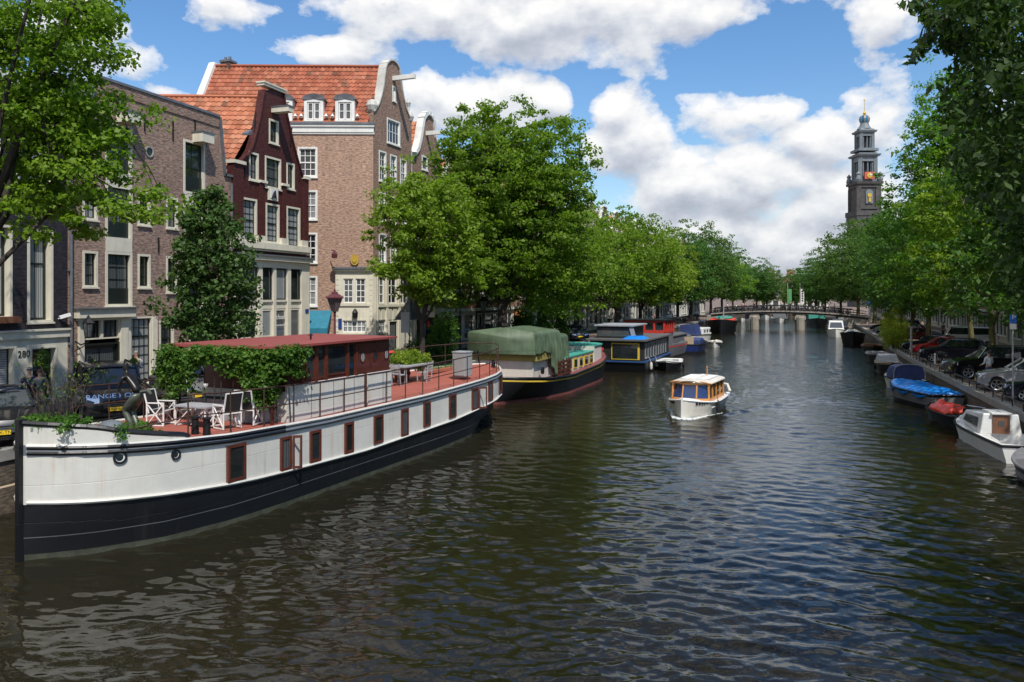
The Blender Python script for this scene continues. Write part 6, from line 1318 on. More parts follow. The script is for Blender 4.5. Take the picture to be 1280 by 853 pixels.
def gunwale(parent,L_,half,top,mat,r_=.05,name='rubbing_strake',z=0):
    b=MB(); ys=list(np.linspace(.01,L_-.01,30)); side_tube(b,ys,half,lambda y:top(y)+z,r_,0,.01); hh=half(L_,top(L_)); b.tube([(-hh,L_,top(L_)+z),(hh,L_,top(L_)+z)],r_,6); return b.build(name,mat,parent,smooth='auto')
def place(name,label,cat,bow,stern,group=None):
    bow,stern=Vector(bow),Vector(stern); d=(stern-bow); r=thing(name,label,cat,(bow.x,bow.y,0),math.atan2(d.y,d.x)-math.pi/2,group=group); return r,d.length
def fender(parent,x,y,z,mat='barge_line',r_=.09,l=.5):
    b=MB(); b.lathe([(0,-l/2),(r_*.8,-l/2+.04),(r_,-l/4),(r_,l/4),(r_*.7,l/2-.04),(.02,l/2)],(x,y,z),8); b.tube([(x,y,z+l/2),(x*.93,y,z+l/2+.35)],.012,4); b.build('fender',mat,parent,smooth='auto')
def tyre(parent,x,y,z,ax=0):
    b=MB(); k=14; pts=[(x,y+.26*math.cos(6.2832*i/k),z+.26*math.sin(6.2832*i/k)) for i in range(k+1)]; b.tube(pts,.09,7,cap=False); b.build('tyre_fender','rubber',parent,smooth=True)
# ===== barge under green tarpaulin
def tarp_barge():
    r,Lq=place('cargo_barge','black hulled barge with yellow line, teal deck and green tarpaulin over its wheelhouse','barge',(-14.0,60.5,0),(-14.9,41.3,0))
    L_=19.2
    zt=lambda y:cosint(y,[0,2.5,6,12,16,19.2],[1.95,1.6,1.25,1.1,1.25,1.5])
    def half(y,z):
        w=cosint(y,[0,.5,1.5,3,5,14,17,18.5,19.2],[.1,.9,1.6,2.15,2.4,2.45,2.2,1.5,.4]); f=max(0,min(1,z/1.1)); lo=cosint(y,[0,.8,2.2,4,6,13,16,18,19.2],[.05,.6,1.5,2.1,2.3,2.35,1.7,.6,.1]); return lo+(w-lo)*f**1.2
    b=MB(); hull(b,L_,half,zt,[(lambda y:.05,1),(lambda y:.14,1),(lambda y:zt(y)-.22,0),(lambda y:zt(y)-.14,2),(lambda y:zt(y),0)],n=40,zb=-.4); h=b.build('hull',['barge_black','pink_red','yellow_line'],r,smooth='auto',fixn=True)
    b=MB(); side_tube(b,list(np.linspace(.02,19.18,60)),half,zt,.06,0,.02); b.build('rubbing_strake','barge_black',h,smooth='auto')
    rimdeck(r,L_,half,zt,'pink_red',0,zoff=.0)
    # fore cabin with teal roof
    def cabin(y0,y1,hw0,hw1,z0,z1,roof,wall,nm,curve=0):
        m=MB(); n=10
        for i in range(n):
            a,c=y0+(y1-y0)*i/n,y0+(y1-y0)*(i+1)/n; ha=hw0+(hw1-hw0)*math.sin(min(1,(i/n)/.5)*1.57) ; hc=hw0+(hw1-hw0)*math.sin(min(1,((i+1)/n)/.5)*1.57)
            for s in (1,-1): m.face([(s*ha,a,z0),(s*hc,c,z0),(s*hc,c,z1),(s*ha,a,z1)])
            m.hexa([(-ha-.08,a,z1),(ha+.08,a,z1),(hc+.08,c,z1),(-hc-.08,c,z1),(-ha-.08,a,z1+.06),(ha+.08,a,z1+.06),(hc+.08,c,z1+.06),(-hc-.08,c,z1+.06)],1)
        m.face([(-hw0,y0,z0),(hw0,y0,z0),(hw0,y0,z1),(-hw0,y0,z1)]); m.face([(-ha,y1,z0),(hc,y1,z0),(hc,y1,z1),(-hc,y1,z1)]); return m.build(nm,[wall,roof],r,fixn=True)
    c=cabin(1.8,5.4,.9,1.85,1.2,2.45,'teal_deck','boat_cream','fore_cabin'); 
    m=MB(); m.prism([(2.0+.0,2.0),(2.3,2.0),(2.3,2.2),(2.0,2.2)],lambda p:(-1.75,p[0]+1,p[1]),lambda p:(-1.9,p[0]+1,p[1])); m.build('porthole','red_paint',c,fixn=True)
    c=cabin(5.4,12.2,1.75,1.85,1.1,2.1,'teal_deck','boat_cream','deck_cabin')
    for i in range(5):
        m=MB(); y=5.9+i*1.25; x=-1.86
        m.box((x-.04,y,1.3),(x,y+.85,1.95)); m.box((x-.05,y+.1,1.38),(x-.041,y+.75,1.87),1); m.build('cabin_window',['yellow_line','glass'],c,fixn=True)
    m=MB(); 
    for k in range(4): m.box((-2.2,12.0,1.2+k*.24),(-2.14,14.6,1.36+k*.24)); 
    for y in (12.1,13.3,14.4): m.box((-2.13,y,1.1),(-2.05,y+.08,2.15))
    m.build('slatted_fence','wood_mid',r,fixn=True)
    m=MB(); m.box((-1.0,7.5,2.2),(.9,10.5,2.5)); m.box((-1.1,7.4,2.5),(1.0,10.6,2.56)); m.build('roof_hatch','car_grey',c,fixn=True)
    m=MB(); m.lathe([(1.0,0),(1.2,.25),(1.0,.26),(0.8,.1)],(-.6,11.3,2.2),14,sx=.5,sy=1.0); m.build('upturned_dinghy','wood_brown',c,smooth='auto')
    # stern house under the tarpaulin
    c=cabin(14.2,17.9,2.0,1.75,1.25,2.35,'wood_brown','boat_cream','stern_cabin')
    m=MB(); m.box((-2.02,14.15,2.35),(2.02,18.0,2.75)); m.build('olive_band','olive_band',c,fixn=True)
    for (x,y,z) in ((-2.08,15.0,1.75),(-2.05,17.0,1.75)):
        m=MB(); k=12; m.prism([(y+.16*math.cos(6.28*i/k),z+.2*math.sin(6.28*i/k)) for i in range(k)],lambda p:(x-.02,p[0],p[1]),lambda p:(x+.1,p[0],p[1])); m.build('porthole','barge_black',c,fixn=True)
    # draped cloth as a folded sheet
    def drape(name,y0,y1,hw,zt_,zlo,seed,bulge=0):
        N1,N2=44,60; V=[];F=[]
        for i in range(N1+1):
            v=i/N1; y=y0+(y1-y0)*v
            for j in range(N2+1):
                u=j/N2; s=u*2-1                      # across: side, roof, side
                per=hw*2+2*(zt_-zlo); d=u*per; side=zt_-zlo
                if d<side: x=-hw; z=zlo+d
                elif d<side+2*hw: x=-hw+(d-side); z=zt_
                else: x=hw; z=zt_-(d-side-2*hw)
                rr=.16; ax=abs(x)
                if z>zt_-rr and ax>hw-rr: q=math.atan2(z-(zt_-rr),ax-(hw-rr)+1e-6); x=math.copysign(hw-rr+rr*math.cos(q),x); z=zt_-rr+rr*math.sin(q)
                z+= .24*(1-abs(x/hw))
                if x<0 and y<15.7 and z<zt_-.2: z=zt_-(zt_-z)*1.75
                f1=noise.noise(Vector((y*1.6,z*.7,seed))); f2=noise.noise(Vector((y*4.5,z*1.2,seed+3)))
                low=max(0,min(1,(zt_-z)/(zt_-zlo)))
                x+=math.copysign((.14*f1+.10*f2)*(.25+low)+.16*low*abs(math.sin(y*3.4+seed+f1*2)),x) if low>.05 else 0
                z+=.06*f1*(1-low)+ ((.35*noise.noise(Vector((y*1.1,seed,1)))-(.45 if x<0 and y<15.2 else 0)) if low>.85 else 0)
                yy=y+(.1*f2)*low
                V.append((x,yy,z))
        for i in range(N1):
            for j in range(N2): a=i*(N2+1)+j; F.append((a,a+1,a+N2+2,a+N2+1))
        m=MB(); m.v=[Vector(v) for v in V]; m.f=[list(f) for f in F]; m.m=[0]*len(F)
        for i in (0,N1): m.idx([i*(N2+1)+j for j in range(N2+1)])
        o=m.build(name,'tarp_green',r,smooth=True); o.modifiers.new('s','SOLIDIFY').thickness=.02; return o
    drape('tarpaulin',13.9,18.4,2.0,3.95,2.7,1.0); drape('tarpaulin',11.5,13.8,1.75,3.55,2.25,5.0)
    m=MB(); m.tube([(1.0,19.0,1.5),(1.0,19.3,3.0)],.03,6); m.build('flag_staff','iron',r)
tarp_barge()
# a sheet edge that hangs lower on the canal side is part of the drape above
def houseboat():
    r=thing('houseboat','black timber houseboat with flat grey roof and blue trim line','houseboat',(-12.2,61.9,0),R(-3))
    m=MB(); m.hexa([(-2.3,0.2,-.3),(2.3,0.2,-.3),(2.3,10.5,-.3),(-2.3,10.5,-.3),(-2.3,-.1,.8),(2.3,-.1,.8),(2.3,10.8,.8),(-2.3,10.8,.8)]); h=m.build('hull','barge_black',r,fixn=True)
    m=MB(); m.box((-2.36,-.16,.8),(2.36,10.86,.9)); m.build('blue_trim','blue_line',h)
    m=MB(); m.box((-2.15,.1,.9),(2.15,10.6,2.45)); w=m.build('wall','houseboat_black',r)
    m=MB(); m.box((-2.45,-.25,2.45),(2.45,10.9,2.6)); m.build('roof','flat_roof',r,bev=.02)
    m=MB(); m.box((-.4,.02,1.0),(1.85,.1,2.3)); m.box((-.3,-.02,1.12),(1.7,.02,2.2),1); m.build('yellow_window',['yellow_line','glass'],w,fixn=True)
    m=MB(); m.box((-1.8,.02,1.0),(-.7,.1,2.3),1); m.build('door','glass_dim',w,fixn=True) if False else None
    for i in range(9): m=MB(); y=.6+i*1.05; m.box((2.15,y,1.05),(2.19,y+.7,2.3)); m.box((2.19,y+.06,1.1),(2.2,y+.64,2.25),1); m.build('side_window',['weathered','glass_dim'],w,fixn=True)
    m=MB(); m.box((-1.9,1.2,2.6),(.9,5.8,3.55)); u=m.build('upper_cabin','houseboat_black',r); m=MB(); m.box((-2.1,1.0,3.55),(1.2,6.0,3.67)); m.build('upper_roof','weathered',u,bev=.015); m=MB(); m.hexa([(1.0,1.1,2.6),(1.35,1.1,2.6),(1.35,1.18,2.6),(1.0,1.18,2.6),(.75,1.1,3.5),(1.1,1.1,3.5),(1.1,1.18,3.5),(.75,1.18,3.5)]); m.build('slanted_panel','weathered',u,fixn=True)
    m=MB(); m.box((-1.85,1.19,2.75),(.85,1.2,3.4)); m.build('upper_window','glass_dim',u)
    for y in (1.5,3.8): fender(r,2.45,y,.45,'barge_line',.12,.6)
    # crumpled blue sheet on the roof
    m=MB(); rdm=random.Random(3)
    N_=18; ids=[[m.P((1.3+ (i/N_-.5)*1.7*(1+.1*math.sin(j)),1.0+(j/N_-.5)*2.4,2.61+max(0,1-(2*i/N_-1)**4)*max(0,1-(2*j/N_-1)**4)*(.2+.16*noise.noise(Vector((i*.5,j*.5,2)))) )) for j in range(N_+1)] for i in range(N_+1)]
    for i in range(N_):
        for j in range(N_): m.idx((ids[i][j],ids[i+1][j],ids[i+1][j+1],ids[i][j+1]))
    o=m.build('blue_sheet','tarp_blue',None,smooth=True,org=Vector((0,0,0))); o.matrix_world=Matrix.Translation(r.location)@Matrix.Rotation(R(-3),4,'Z'); tag(o,'crumpled bright blue sheet lying on the houseboat roof','tarpaulin')
houseboat()
def red_ship():
    r,L_=place('motor_barge','grey barge with bright red wheelhouse behind the black houseboat','barge',(-10.6,90,0),(-12.4,73.4,0))
    zt=lambda y:cosint(y,[0,3,8,L_],[2.0,1.5,1.25,1.5])
    def half(y,z): w=cosint(y,[0,.5,1.6,3.5,L_-3,L_-.6,L_],[.1,.9,1.6,2.2,2.2,1.4,.5]); return w*(.86+.14*max(0,min(1,z)))
    b=MB(); hull(b,L_,half,zt,[(lambda y:.1,1),(lambda y:zt(y)-.3,0),(lambda y:zt(y)-.18,2),(lambda y:zt(y),0)],n=30,zb=-.4); b.build('hull',['grey_hull','barge_black','red_paint'],r,smooth='auto',fixn=True)
    rimdeck(r,L_,half,zt,'flat_roof',0)
    m=MB(); m.box((-1.6,3.6,1.3),(1.6,10.5,1.95)); m.box((-1.7,3.5,1.95),(1.7,10.6,2.05)); m.build('hold_cover','flat_roof',r)
    y0,y1,x0,x1=11.0,14.6,-1.9,1.9; m=MB(); m.box((x0,y0,1.4),(x1,y1,2.45)); m.build('cabin_base','grey_hull',r)
    m=MB()
    for x in (x0,x1):
        for i in range(5): y=y0+(y1-y0-.14)*i/4; m.box((x-.07,y,2.6),(x+.07,y+.14,3.6))
        m.box((x-.08,y0,2.45),(x+.08,y1,2.75)); m.box((x-.07,y0,3.5),(x+.07,y1,3.65))
    for y in (y0,y1):
        for i in range(5): x=x0+(x1-x0)*i/4; m.box((x-.09,y-.07,2.6),(x+.09,y+.07,3.6))
        m.box((x0,y-.08,2.45),(x1,y+.08,2.75)); m.box((x0,y-.07,3.5),(x1,y+.07,3.65))
    w=m.build('wheelhouse_frame','red_paint',r,fixn=True); m=MB(); m.box((x0+.03,y0+.03,2.6),(x1-.03,y1-.03,3.6)); m.build('wheelhouse_glass','glass_car',w); m=MB(); m.box((x0-.2,y0-.2,3.65),(x1+.2,y1+.2,3.74)); m.build('wheelhouse_roof','iron',w)
    m=MB(); m.tube([(0,10.4,2.0),(0,10.4,5.4)],.05,6); m.build('mast','iron',r)
red_ship()
def sloop(name,label,bow,stern,B,zf,z0,hullm,rimm,cat='boat',inset=.22,open_=(.22,.93),extra=None,tyres=False,group=None,transom=.75,benches=True,fine=.42):
    r,L_=place(name,label,cat,bow,stern,group); h,half,top=mkhull(r,L_,B,zf,z0,[(.25,1),(.86,0),(1,2)],[hullm,'barge_black' if hullm!='boat_white' else 'boat_white',rimm],fine=fine,transom=transom)
    rimdeck(r,L_,half,top,rimm,inset,open_y=(L_*open_[0],L_*open_[1])); gunwale(h,L_,half,top,'rubber' if hullm=='boat_white' else rimm,.045)
    if benches:
        for k,f in enumerate((.45,.7)): 
            m=MB(); w=half(L_*f,1)-.1; m.box((-w,L_*f-.12,top(L_*f)-.22),(w,L_*f+.14,top(L_*f)-.18)); m.build('bench','wood_brown',r)
    if tyres: tyre(r,half(L_*.6,zf)+.08,L_*.6,zf*.6)
    return r,L_,half,top
sloop('open_sloop','small black sloop with wide white rim outside the black houseboat',(-8.5,63.6,0),(-8.7,69.0,0),2.0,.62,.85,'barge_black','boat_white',tyres=True,inset=.34)
r,L_,half,top=sloop('motor_sloop','dark blue motor boat with cardboard panel on its stern cover, outside the grey barge',(-8.7,91.5,0),(-8.9,83.8,0),2.7,.95,1.2,'blue_hull','barge_black',benches=False,open_=(.3,.6))
m=MB(); m.box((-1.1,L_*.55,.9),(1.1,L_-.1,1.55)); m.build('cover','tarp_navy',r,bev=.15); m=MB(); m.box((-.45,L_-.06,1.0),(.5,L_-.02,1.75)); m.build('brown_panel','wood_box',r)
r,L_,half,top=sloop('inflatable_boat','pale rubber dinghy moored past the dark blue motor boat',(-7.2,95.0,0),(-8.2,100,0),2.1,.5,.7,'boat_white','boat_cream',inset=.4)
b=MB(); side_tube(b,list(np.linspace(.1,4.9,20)),half,lambda y:top(y),.2,0,-.05); b.build('rubber_tube','boat_cream',r,smooth=True)
r,L_,half,top=sloop('cabin_cruiser','white cabin cruiser with three dark portholes on the left bank',(-8.9,104,0),(-10.6,96.5,0),3,1.3,1.6,'boat_white','boat_white',benches=False,open_=(.7,.9))
m=MB(); m.box((-1.2,2.0,1.3),(1.2,5.2,2.1)); m.build('cabin','boat_white',r,bev=.1)
for i in range(3): m=MB(); m.lathe([(.2,-.02),(.2,.02)],(0,0,0),12); o=m.build('porthole','glass',r); o.rotation_euler=(0,R(90),0); o.location=(-1.22,2.4+i*1.0,1.7)
m=MB(); m.hexa([(-1.1,5.3,1.3),(1.1,5.3,1.3),(1.1,7.3,1.3),(-1.1,7.3,1.3),(-.9,5.5,2.5),(.9,5.5,2.5),(.9,7.2,2.5),(-.9,7.2,2.5)]); m.build('canvas_hood','tarp_navy',r,fixn=True)
r,L_,half,top=sloop('cargo_barge','black round bowed barge with red and teal deck load before the far bridge',(-8.8,129,0),(-9.2,146,0),4.8,1.7,2.3,'barge_black','barge_black',benches=False,open_=(.2,.9),cat='barge',fine=.2)
m=MB(); m.box((-1.9,2.6,1.6),(1.9,12,2.25)); m.build('red_cover','tarp_red',r,bev=.1); m=MB(); m.box((-1.0,3.2,2.25),(1.5,9,2.6)); m.build('teal_cover','teal_deck',r,bev=.1); m=MB(); m.tube([(.3,2.2,1.8),(.3,2.2,5.4)],.1,8); m.build('mast','weathered',r)
m=MB(); m.tube([(.3,1.9,2.1),(-.3,1.9,2.1)],.25,8); m.build('windlass','wood_box',r)
for i,(px,py,c_) in enumerate(((905,405,'boat_white'),(916,403,'boat_cream'),(927,402,'boat_white'),(892,407,'barge_black'))):
    p=at_z(px,py,0); sloop('small_boat',['small white boat under the left span of the far bridge','cream small boat under the left span of the far bridge','small white boat beside the left bridge pier','low black boat left of the far bridge'][i],p,(p.x-.3,p.y+5,0),2,.6,.9,c_,c_)
# ===== launch under way in the middle of the canal
def launch():
    r,L_=place('canal_launch','white launch with varnished orange cabin frame under way in mid canal','boat',(-4.5,39.2,0),(-3.6,45.3,0))
    h,half,top=mkhull(r,L_,2.4,.68,.95,[(.2,0),(.9,0),(1,1)],['boat_cream','white_paint'],fine=.40,transom=.8,tuck=.3)
    rimdeck(r,L_,half,top,'boat_white',.3,open_y=(L_*.32,L_*.93),floor='teak'); gunwale(h,L_,half,top,'white_paint',.05)
    b=MB(); b.box((-.04,-.05,-.3),(.04,.04,1.06)); b.build('stem_post','white_paint',h)
    for s in (1,-1):     # rubbing band lower on the quarter
        pass
    b=MB(); side_tube(b,list(np.linspace(L_*.3,L_,16)),half,lambda y:.42,.04,0,.0); b.build('side_band','white_paint',h)
    y0,y1=1.6,4.9; zb=.8; zr=1.58; hw=.93
    def post(b,a,c,w=.07): b.bar(a,c,w,w)
    # windscreen frame
    b=MB(); xs=(-hw,-.36,.36,hw)
    for x in xs: yb=y0-(.25 if abs(x)<.5 else 0); post(b,(x,yb,zb),(x*.95,yb+.22,zr),.085 if abs(x)>.5 else .06)
    for (a,c) in zip(xs,xs[1:]):
        ya=y0-(.25 if abs(a)<.5 else 0); yc=y0-(.25 if abs(c)<.5 else 0); b.bar((a,ya,zb),(c,yc,zb),.1,.16); b.bar((a*.95,ya+.22,zr),(c*.95,yc+.22,zr),.06,.1)
    for s in (1,-1):
        for i in range(5): y=y0+(y1-y0)*i/4; post(b,(s*hw,y,zb-.1),(s*hw*.96,y+.05,zr),.07)
        b.bar((s*hw,y0,zb-.06),(s*hw,y1,zb-.06),.07,.22); b.bar((s*hw*.96,y0+.2,zr),(s*hw*.96,y1,zr),.06,.09)
    fr=b.build('cabin_frame','teak',r,fixn=True)
    b=MB()
    for (a,c) in zip(xs,xs[1:]):
        ya=y0-(.25 if abs(a)<.5 else 0); yc=y0-(.25 if abs(c)<.5 else 0); b.face([(a,ya+.02,zb+.05),(c,yc+.02,zb+.05),(c*.95,yc+.23,zr),(a*.95,ya+.23,zr)])
    b.build('windscreen','glass_blue',fr)
    b=MB()
    for s in (1,-1): b.face([(s*hw*.98,y0+.05,zb),(s*hw*.98,y1,zb),(s*hw*.95,y1,zr),(s*hw*.95,y0+.2,zr)])
    b.build('side_window','glass_car',fr)
    b=MB(); n=10; ids=[]
    for j,(y,w_) in enumerate(((y0-.1,.55),(y0+.02,.9),(y0+.25,1.05),(y1-.2,1.08),(y1+.1,1.0))):
        ids.append([b.P((w_*math.sin(-1.57+3.1416*i/n),y+(-.12 if j==0 else 0)*math.cos(-1.57+3.1416*i/n),zr+.03+.16*math.cos(-1.57+3.1416*i/n))) for i in range(n+1)])
    for a,c in zip(ids,ids[1:]):
        for i in range(n): b.idx((a[i],a[i+1],c[i+1],c[i]))
    o=b.build('cabin_roof','boat_cream',r,smooth='auto',fixn=True); o.modifiers.new('s','SOLIDIFY').thickness=.04
    b=MB(); b.tube([(1.05*math.sin(-1.57+3.1416*i/n),y0-.12*math.cos(-1.57+3.1416*i/n)+(.0),zr+.02+.12*math.cos(-1.57+3.1416*i/n)) for i in range(n+1)],.035,6); b.build('roof_edge','teak',o,smooth=True)
    b=MB()
    for s in (-.5,.5): b.box((s-.22,y0+.9,zr+.17),(s+.22,y1-.3,zr+.2))
    b.box((-.1,y0+.6,zr+.18),(.1,y1-.4,zr+.24)); b.build('roof_hatch','white_paint',o,fixn=True)
    b=MB(); b.tube([(.2,y1-.6,zr+.15),(.2,y1-.6,zr+.6)],.02,5); b.lathe([(0,.0),(.05,.03),(0,.1)],(.2,y1-.6,zr+.6),6); b.build('light_mast','teak',o)
    b=MB(); b.box((.48,y0+.1,zb+.2),(.88,y0+.12,zb+.48)); b.box((.52,y0+.095,zb+.3),(.84,y0+.1,zb+.38),1); b.build('red_notice',['tarp_red','white_paint'],fr,fixn=True)
    b=MB(); b.hexa([(-.3,.5,.9),(.3,.5,.9),(.6,1.4,.7),(-.6,1.4,.7),(-.2,.6,.98),(.2,.6,.98),(.5,1.35,.84),(-.5,1.35,.84)]); b.build('fore_hatch','boat_white',r,fixn=True,bev=.02)
    for (x,y) in ((-1.24,2.2),(-1.28,3.6),(-1.2,5.2),(1.24,2.2)): fender(r,x,y,.45,'boat_cream' if x<0 else 'rubber',.10,.62)
    b=MB(); b.tube([(-1.2,y1+.3,.9),(-.9,L_-.1,1.15),(0,L_+.05,1.2),(.9,L_-.1,1.15),(1.2,y1+.3,.9)],.08,7); b.build('stern_cushion','boat_cream',r,smooth=True)
    b=MB()
    for s in (1,-1):
        for k in range(5): y=.55+k*.16; x=half(y,.75)+.012; x2=half(y+.1,.75)+.012; b.hexa([(s*x,y,.66),(s*x2,y+.1,.66),(s*(x2-.02),y+.1,.66),(s*(x-.02),y,.66),(s*x,y,.8),(s*x2,y+.1,.8),(s*(x2-.02),y+.1,.8),(s*(x-.02),y,.8)])
    b.build('bow_lettering','iron',h,fixn=True)
    b=MB(); b.tube([(-.75,L_-.25,.5),(-.75,L_-.25,1.6)],.02,5); b.box((-.76,L_-.25,1.2),(-.74,L_+.3,1.6),1); b.build('ensign',['teak','tarp_red'],r)
launch()
b=MB(); rdm=random.Random(8)
for s in (1,-1):
    for i in range(24):
        t=i/24; c=Vector((-4.5,39.1,.02))+Vector((.148,.989,0))*(t*3.2)+Vector((.989,-.148,0))*s*(.12+1.2*t**.6); w_=.12*(1-t)+.03
        b.lathe([(w_,0),(w_*.7,.05*(1-t)+.01),(0,.06*(1-t)+.015)],c+Vector((rdm.uniform(-.05,.05),rdm.uniform(-.1,.1),0)),7,sy=1.8)
o=b.build('bow_wave','foam_white',None,smooth=True); tag(o,kind='stuff'); o['label']='white foam curling from the bow of the launch'
# ===== right bank boats
r,L_,half,top=sloop('open_sloop','dark sloop with tan rim and grey cover before the green quay bush',(7.9,66.2,0),(8.3,72,0),1.9,.75,.95,'barge_black','wood_box',benches=False,open_=(.3,.4))
m=MB(); m.hexa([(-.8,1.6,.8),(.8,1.6,.8),(.85,5.3,.8),(-.85,5.3,.8),(-.6,2.0,1.3),(.6,2.0,1.3),(.7,5.1,1.3),(-.7,5.1,1.3)]); m.build('canvas_cover','weathered',r,fixn=True,bev=.08); tyre(r,-.95,3,.5)
r,L_,half,top=sloop('motor_sloop','white motor boat with rounded navy spray hood by the right quay',(7.2,59.2,0),(7.9,54.3,0),2.0,.75,.95,'boat_white','boat_white',benches=True)
m=MB(); N_=14
for j,(y,w_,h_) in enumerate(((1.5,.7,.15),(1.9,.86,.62),(2.6,.92,.85),(3.6,.92,.85),(3.9,.86,.7))):
    pass
prof=[(-.92,0),(-.90,.45),(-.78,.72),(-.5,.84),(0,.88),(.5,.84),(.78,.72),(.90,.45),(.92,0)]
rows=[[m.P((x*k,y,top(2)+z*zz)) for x,z in prof] for (y,k,zz) in ((1.5,.85,.55),(2.0,.95,.9),(2.9,1,1.05),(3.7,1,1.05))]
for a,c in zip(rows,rows[1:]):
    for i in range(8): m.idx((a[i],a[i+1],c[i+1],c[i]))
m.idx(rows[-1]); m.idx(rows[0]); m.build('spray_hood','tarp_navy',r,smooth='auto',fixn=True)
m=MB(); m.tube([(x*1.01,3.72,top(2)+z*1.06) for x,z in prof],.03,5); m.build('hood_hoop','weathered',r)
def heap(r,L_,half,top,y0,y1,hgt,mat,name,seed,wf=.98,skirt=.12):
    m=MB(); nI,nJ=22,18; G=[]
    for i in range(nI+1):
        v=i/nI; y=y0+(y1-y0)*v; w=half(y,1)*wf+.03; row=[]
        for j in range(nJ+1):
            u=j/nJ*2-1; e=(1-abs(u)**3)*(1-(2*v-1)**6)
            z=top(y)+.03+hgt*e*(.8+.5*noise.noise(Vector((u*1.8,v*4,seed))))+.05*noise.noise(Vector((u*6,v*14,seed)))
            if abs(u)>.93 : z-=skirt*(1+.6*math.sin(v*22+seed))
            row.append(m.P((u*w,y,z)))
        G.append(row)
    for i in range(nI):
        for j in range(nJ): m.idx((G[i][j],G[i+1][j],G[i+1][j+1],G[i][j+1]))
    o=m.build(name,mat,r,smooth=True); o.modifiers.new('s','SOLIDIFY').thickness=.015; return o
r,L_,half,top=sloop('covered_boat','grey boat under a shiny bright blue tarpaulin at the right quay',(6.6,52.6,0),(8.3,46.6,0),2.3,.8,1.0,'grey_hull','barge_black',benches=False,open_=(.3,.4))
heap(r,L_,half,top,.15,L_-.1,.28,'tarp_blue','tarpaulin',2.0,skirt=.2); tyre(r,-1.15,1.7,.45)
r,L_,half,top=sloop('small_boat','small dark boat heaped with an orange red cover beside the quay wall',(7.3,44.6,0),(8.0,40.6,0),1.6,.5,.65,'barge_black','rubber',benches=False,open_=(.3,.4))
heap(r,L_,half,top,.9,3.1,.42,'tarp_red','red_cover',4.0,.8,.05); m=MB(); m.box((-.2,L_,.2),(.2,L_+.25,.95)); m.build('outboard_motor','iron',r,bev=.05)
def cuddy():
    r,L_=place('cabin_boat','white cabin boat with brown hatch door at the right quay','boat',(7.75,39.6,0),(8.35,32.7,0))
    h,half,top=mkhull(r,L_,1.95,.62,.85,[(.2,0),(.8,0),(1,1)],['boat_white','weathered'],fine=.35,transom=.85)
    rimdeck(r,L_,half,top,'boat_white',.2,open_y=(L_*.62,L_*.95),floor='weathered'); gunwale(h,L_,half,top,'rubber',.045)
    m=MB(); m.hexa([(-.55,1.0,.68),(.55,1.0,.68),(.75,4.3,.6),(-.75,4.3,.6),(-.42,1.5,1.2),(.42,1.5,1.2),(.62,4.3,1.42),(-.62,4.3,1.42)]); c=m.build('cabin','boat_white',r,fixn=True,bev=.05)
    m=MB(); m.box((-.3,4.3,.65),(.3,4.34,1.36)); m.box((-.1,4.34,.95),(.1,4.35,1.15),1); m.build('hatch_door',['wood_brown','glass_dim'],c)
    m=MB(); m.box((-.36,3.3,1.4),(.36,4.42,1.47)); m.build('sliding_hatch','boat_white',c,bev=.01)
    for s in (-1,1): m=MB(); m.hexa([(s*.66,2.0,.85),(s*.72,3.8,.85),(s*.74,3.8,.85),(s*.68,2.0,.85),(s*.56,2.1,1.12),(s*.65,3.8,1.2),(s*.67,3.8,1.2),(s*.58,2.1,1.12)]); m.build('side_window','glass_dim',c,fixn=True)
    m=MB(); m.tube([(-.6,.3,.9),(-.62,.5,1.15),(0,.15,1.2),(.62,.5,1.15),(.6,.3,.9)],.02,5); m.build('pulpit_rail','chrome',r); fender(r,-1.0,3.2,.4,'rubber')
cuddy()
sloop('open_sloop','dark open boat with pale gunwale cut by the right frame edge',(7.95,31.6,0),(8.4,26.4,0),1.8,.55,.75,'barge_black','grey_hull',inset=.07)
r,L_,half,top=sloop('motor_sloop','black sloop with cream cover facing the camera before the far bridge',(8.2,103,0),(8.9,111,0),2.9,1.35,1.75,'barge_black','barge_black',benches=False,open_=(.3,.9))
heap(r,L_,half,top,1.2,4.2,.5,'boat_cream','cream_cover',6.0,.75,.0)
for i,(x,y) in enumerate(((7.7,124),(8.7,132))):
    r,L_,half,top=sloop('cabin_boat',['white cabin boat nearer the right bridge abutment','grey canopied boat tucked by the right bridge abutment'][i],(x,y,0),(x+.3,y+6,0),2.6,1.0,1.2,'boat_white','boat_white',benches=False,open_=(.7,.95))
    m=MB(); m.hexa([(-1.1,1.6,1.0),(1.1,1.6,1.0),(1.15,5.3,1.0),(-1.15,5.3,1.0),(-.9,2.2,2.3),(.9,2.2,2.3),(1.0,5.3,2.3),(-1.0,5.3,2.3)]); m.build('canopy','boat_white' if i==0 else 'weathered',r,fixn=True,bev=.08); m=MB(); m.hexa([(-.9,1.72,1.3),(.9,1.72,1.3),(.9,1.8,1.3),(-.9,1.8,1.3),(-.75,2.05,2.1),(.75,2.05,2.1),(.75,2.15,2.1),(-.75,2.15,2.1)]); m.build('windscreen','glass_dim',r,fixn=True)
sloop('open_sloop','low black sloop tied up beside the green bush on the right quay',(8.3,77,0),(8.6,83,0),1.9,.7,.95,'barge_black','weathered'); sloop('open_sloop','brown rimmed sloop between the green bush and the black sloop with cream cover',(8.9,88,0),(9.3,94,0),2.0,.8,1.0,'barge_black','wood_brown')
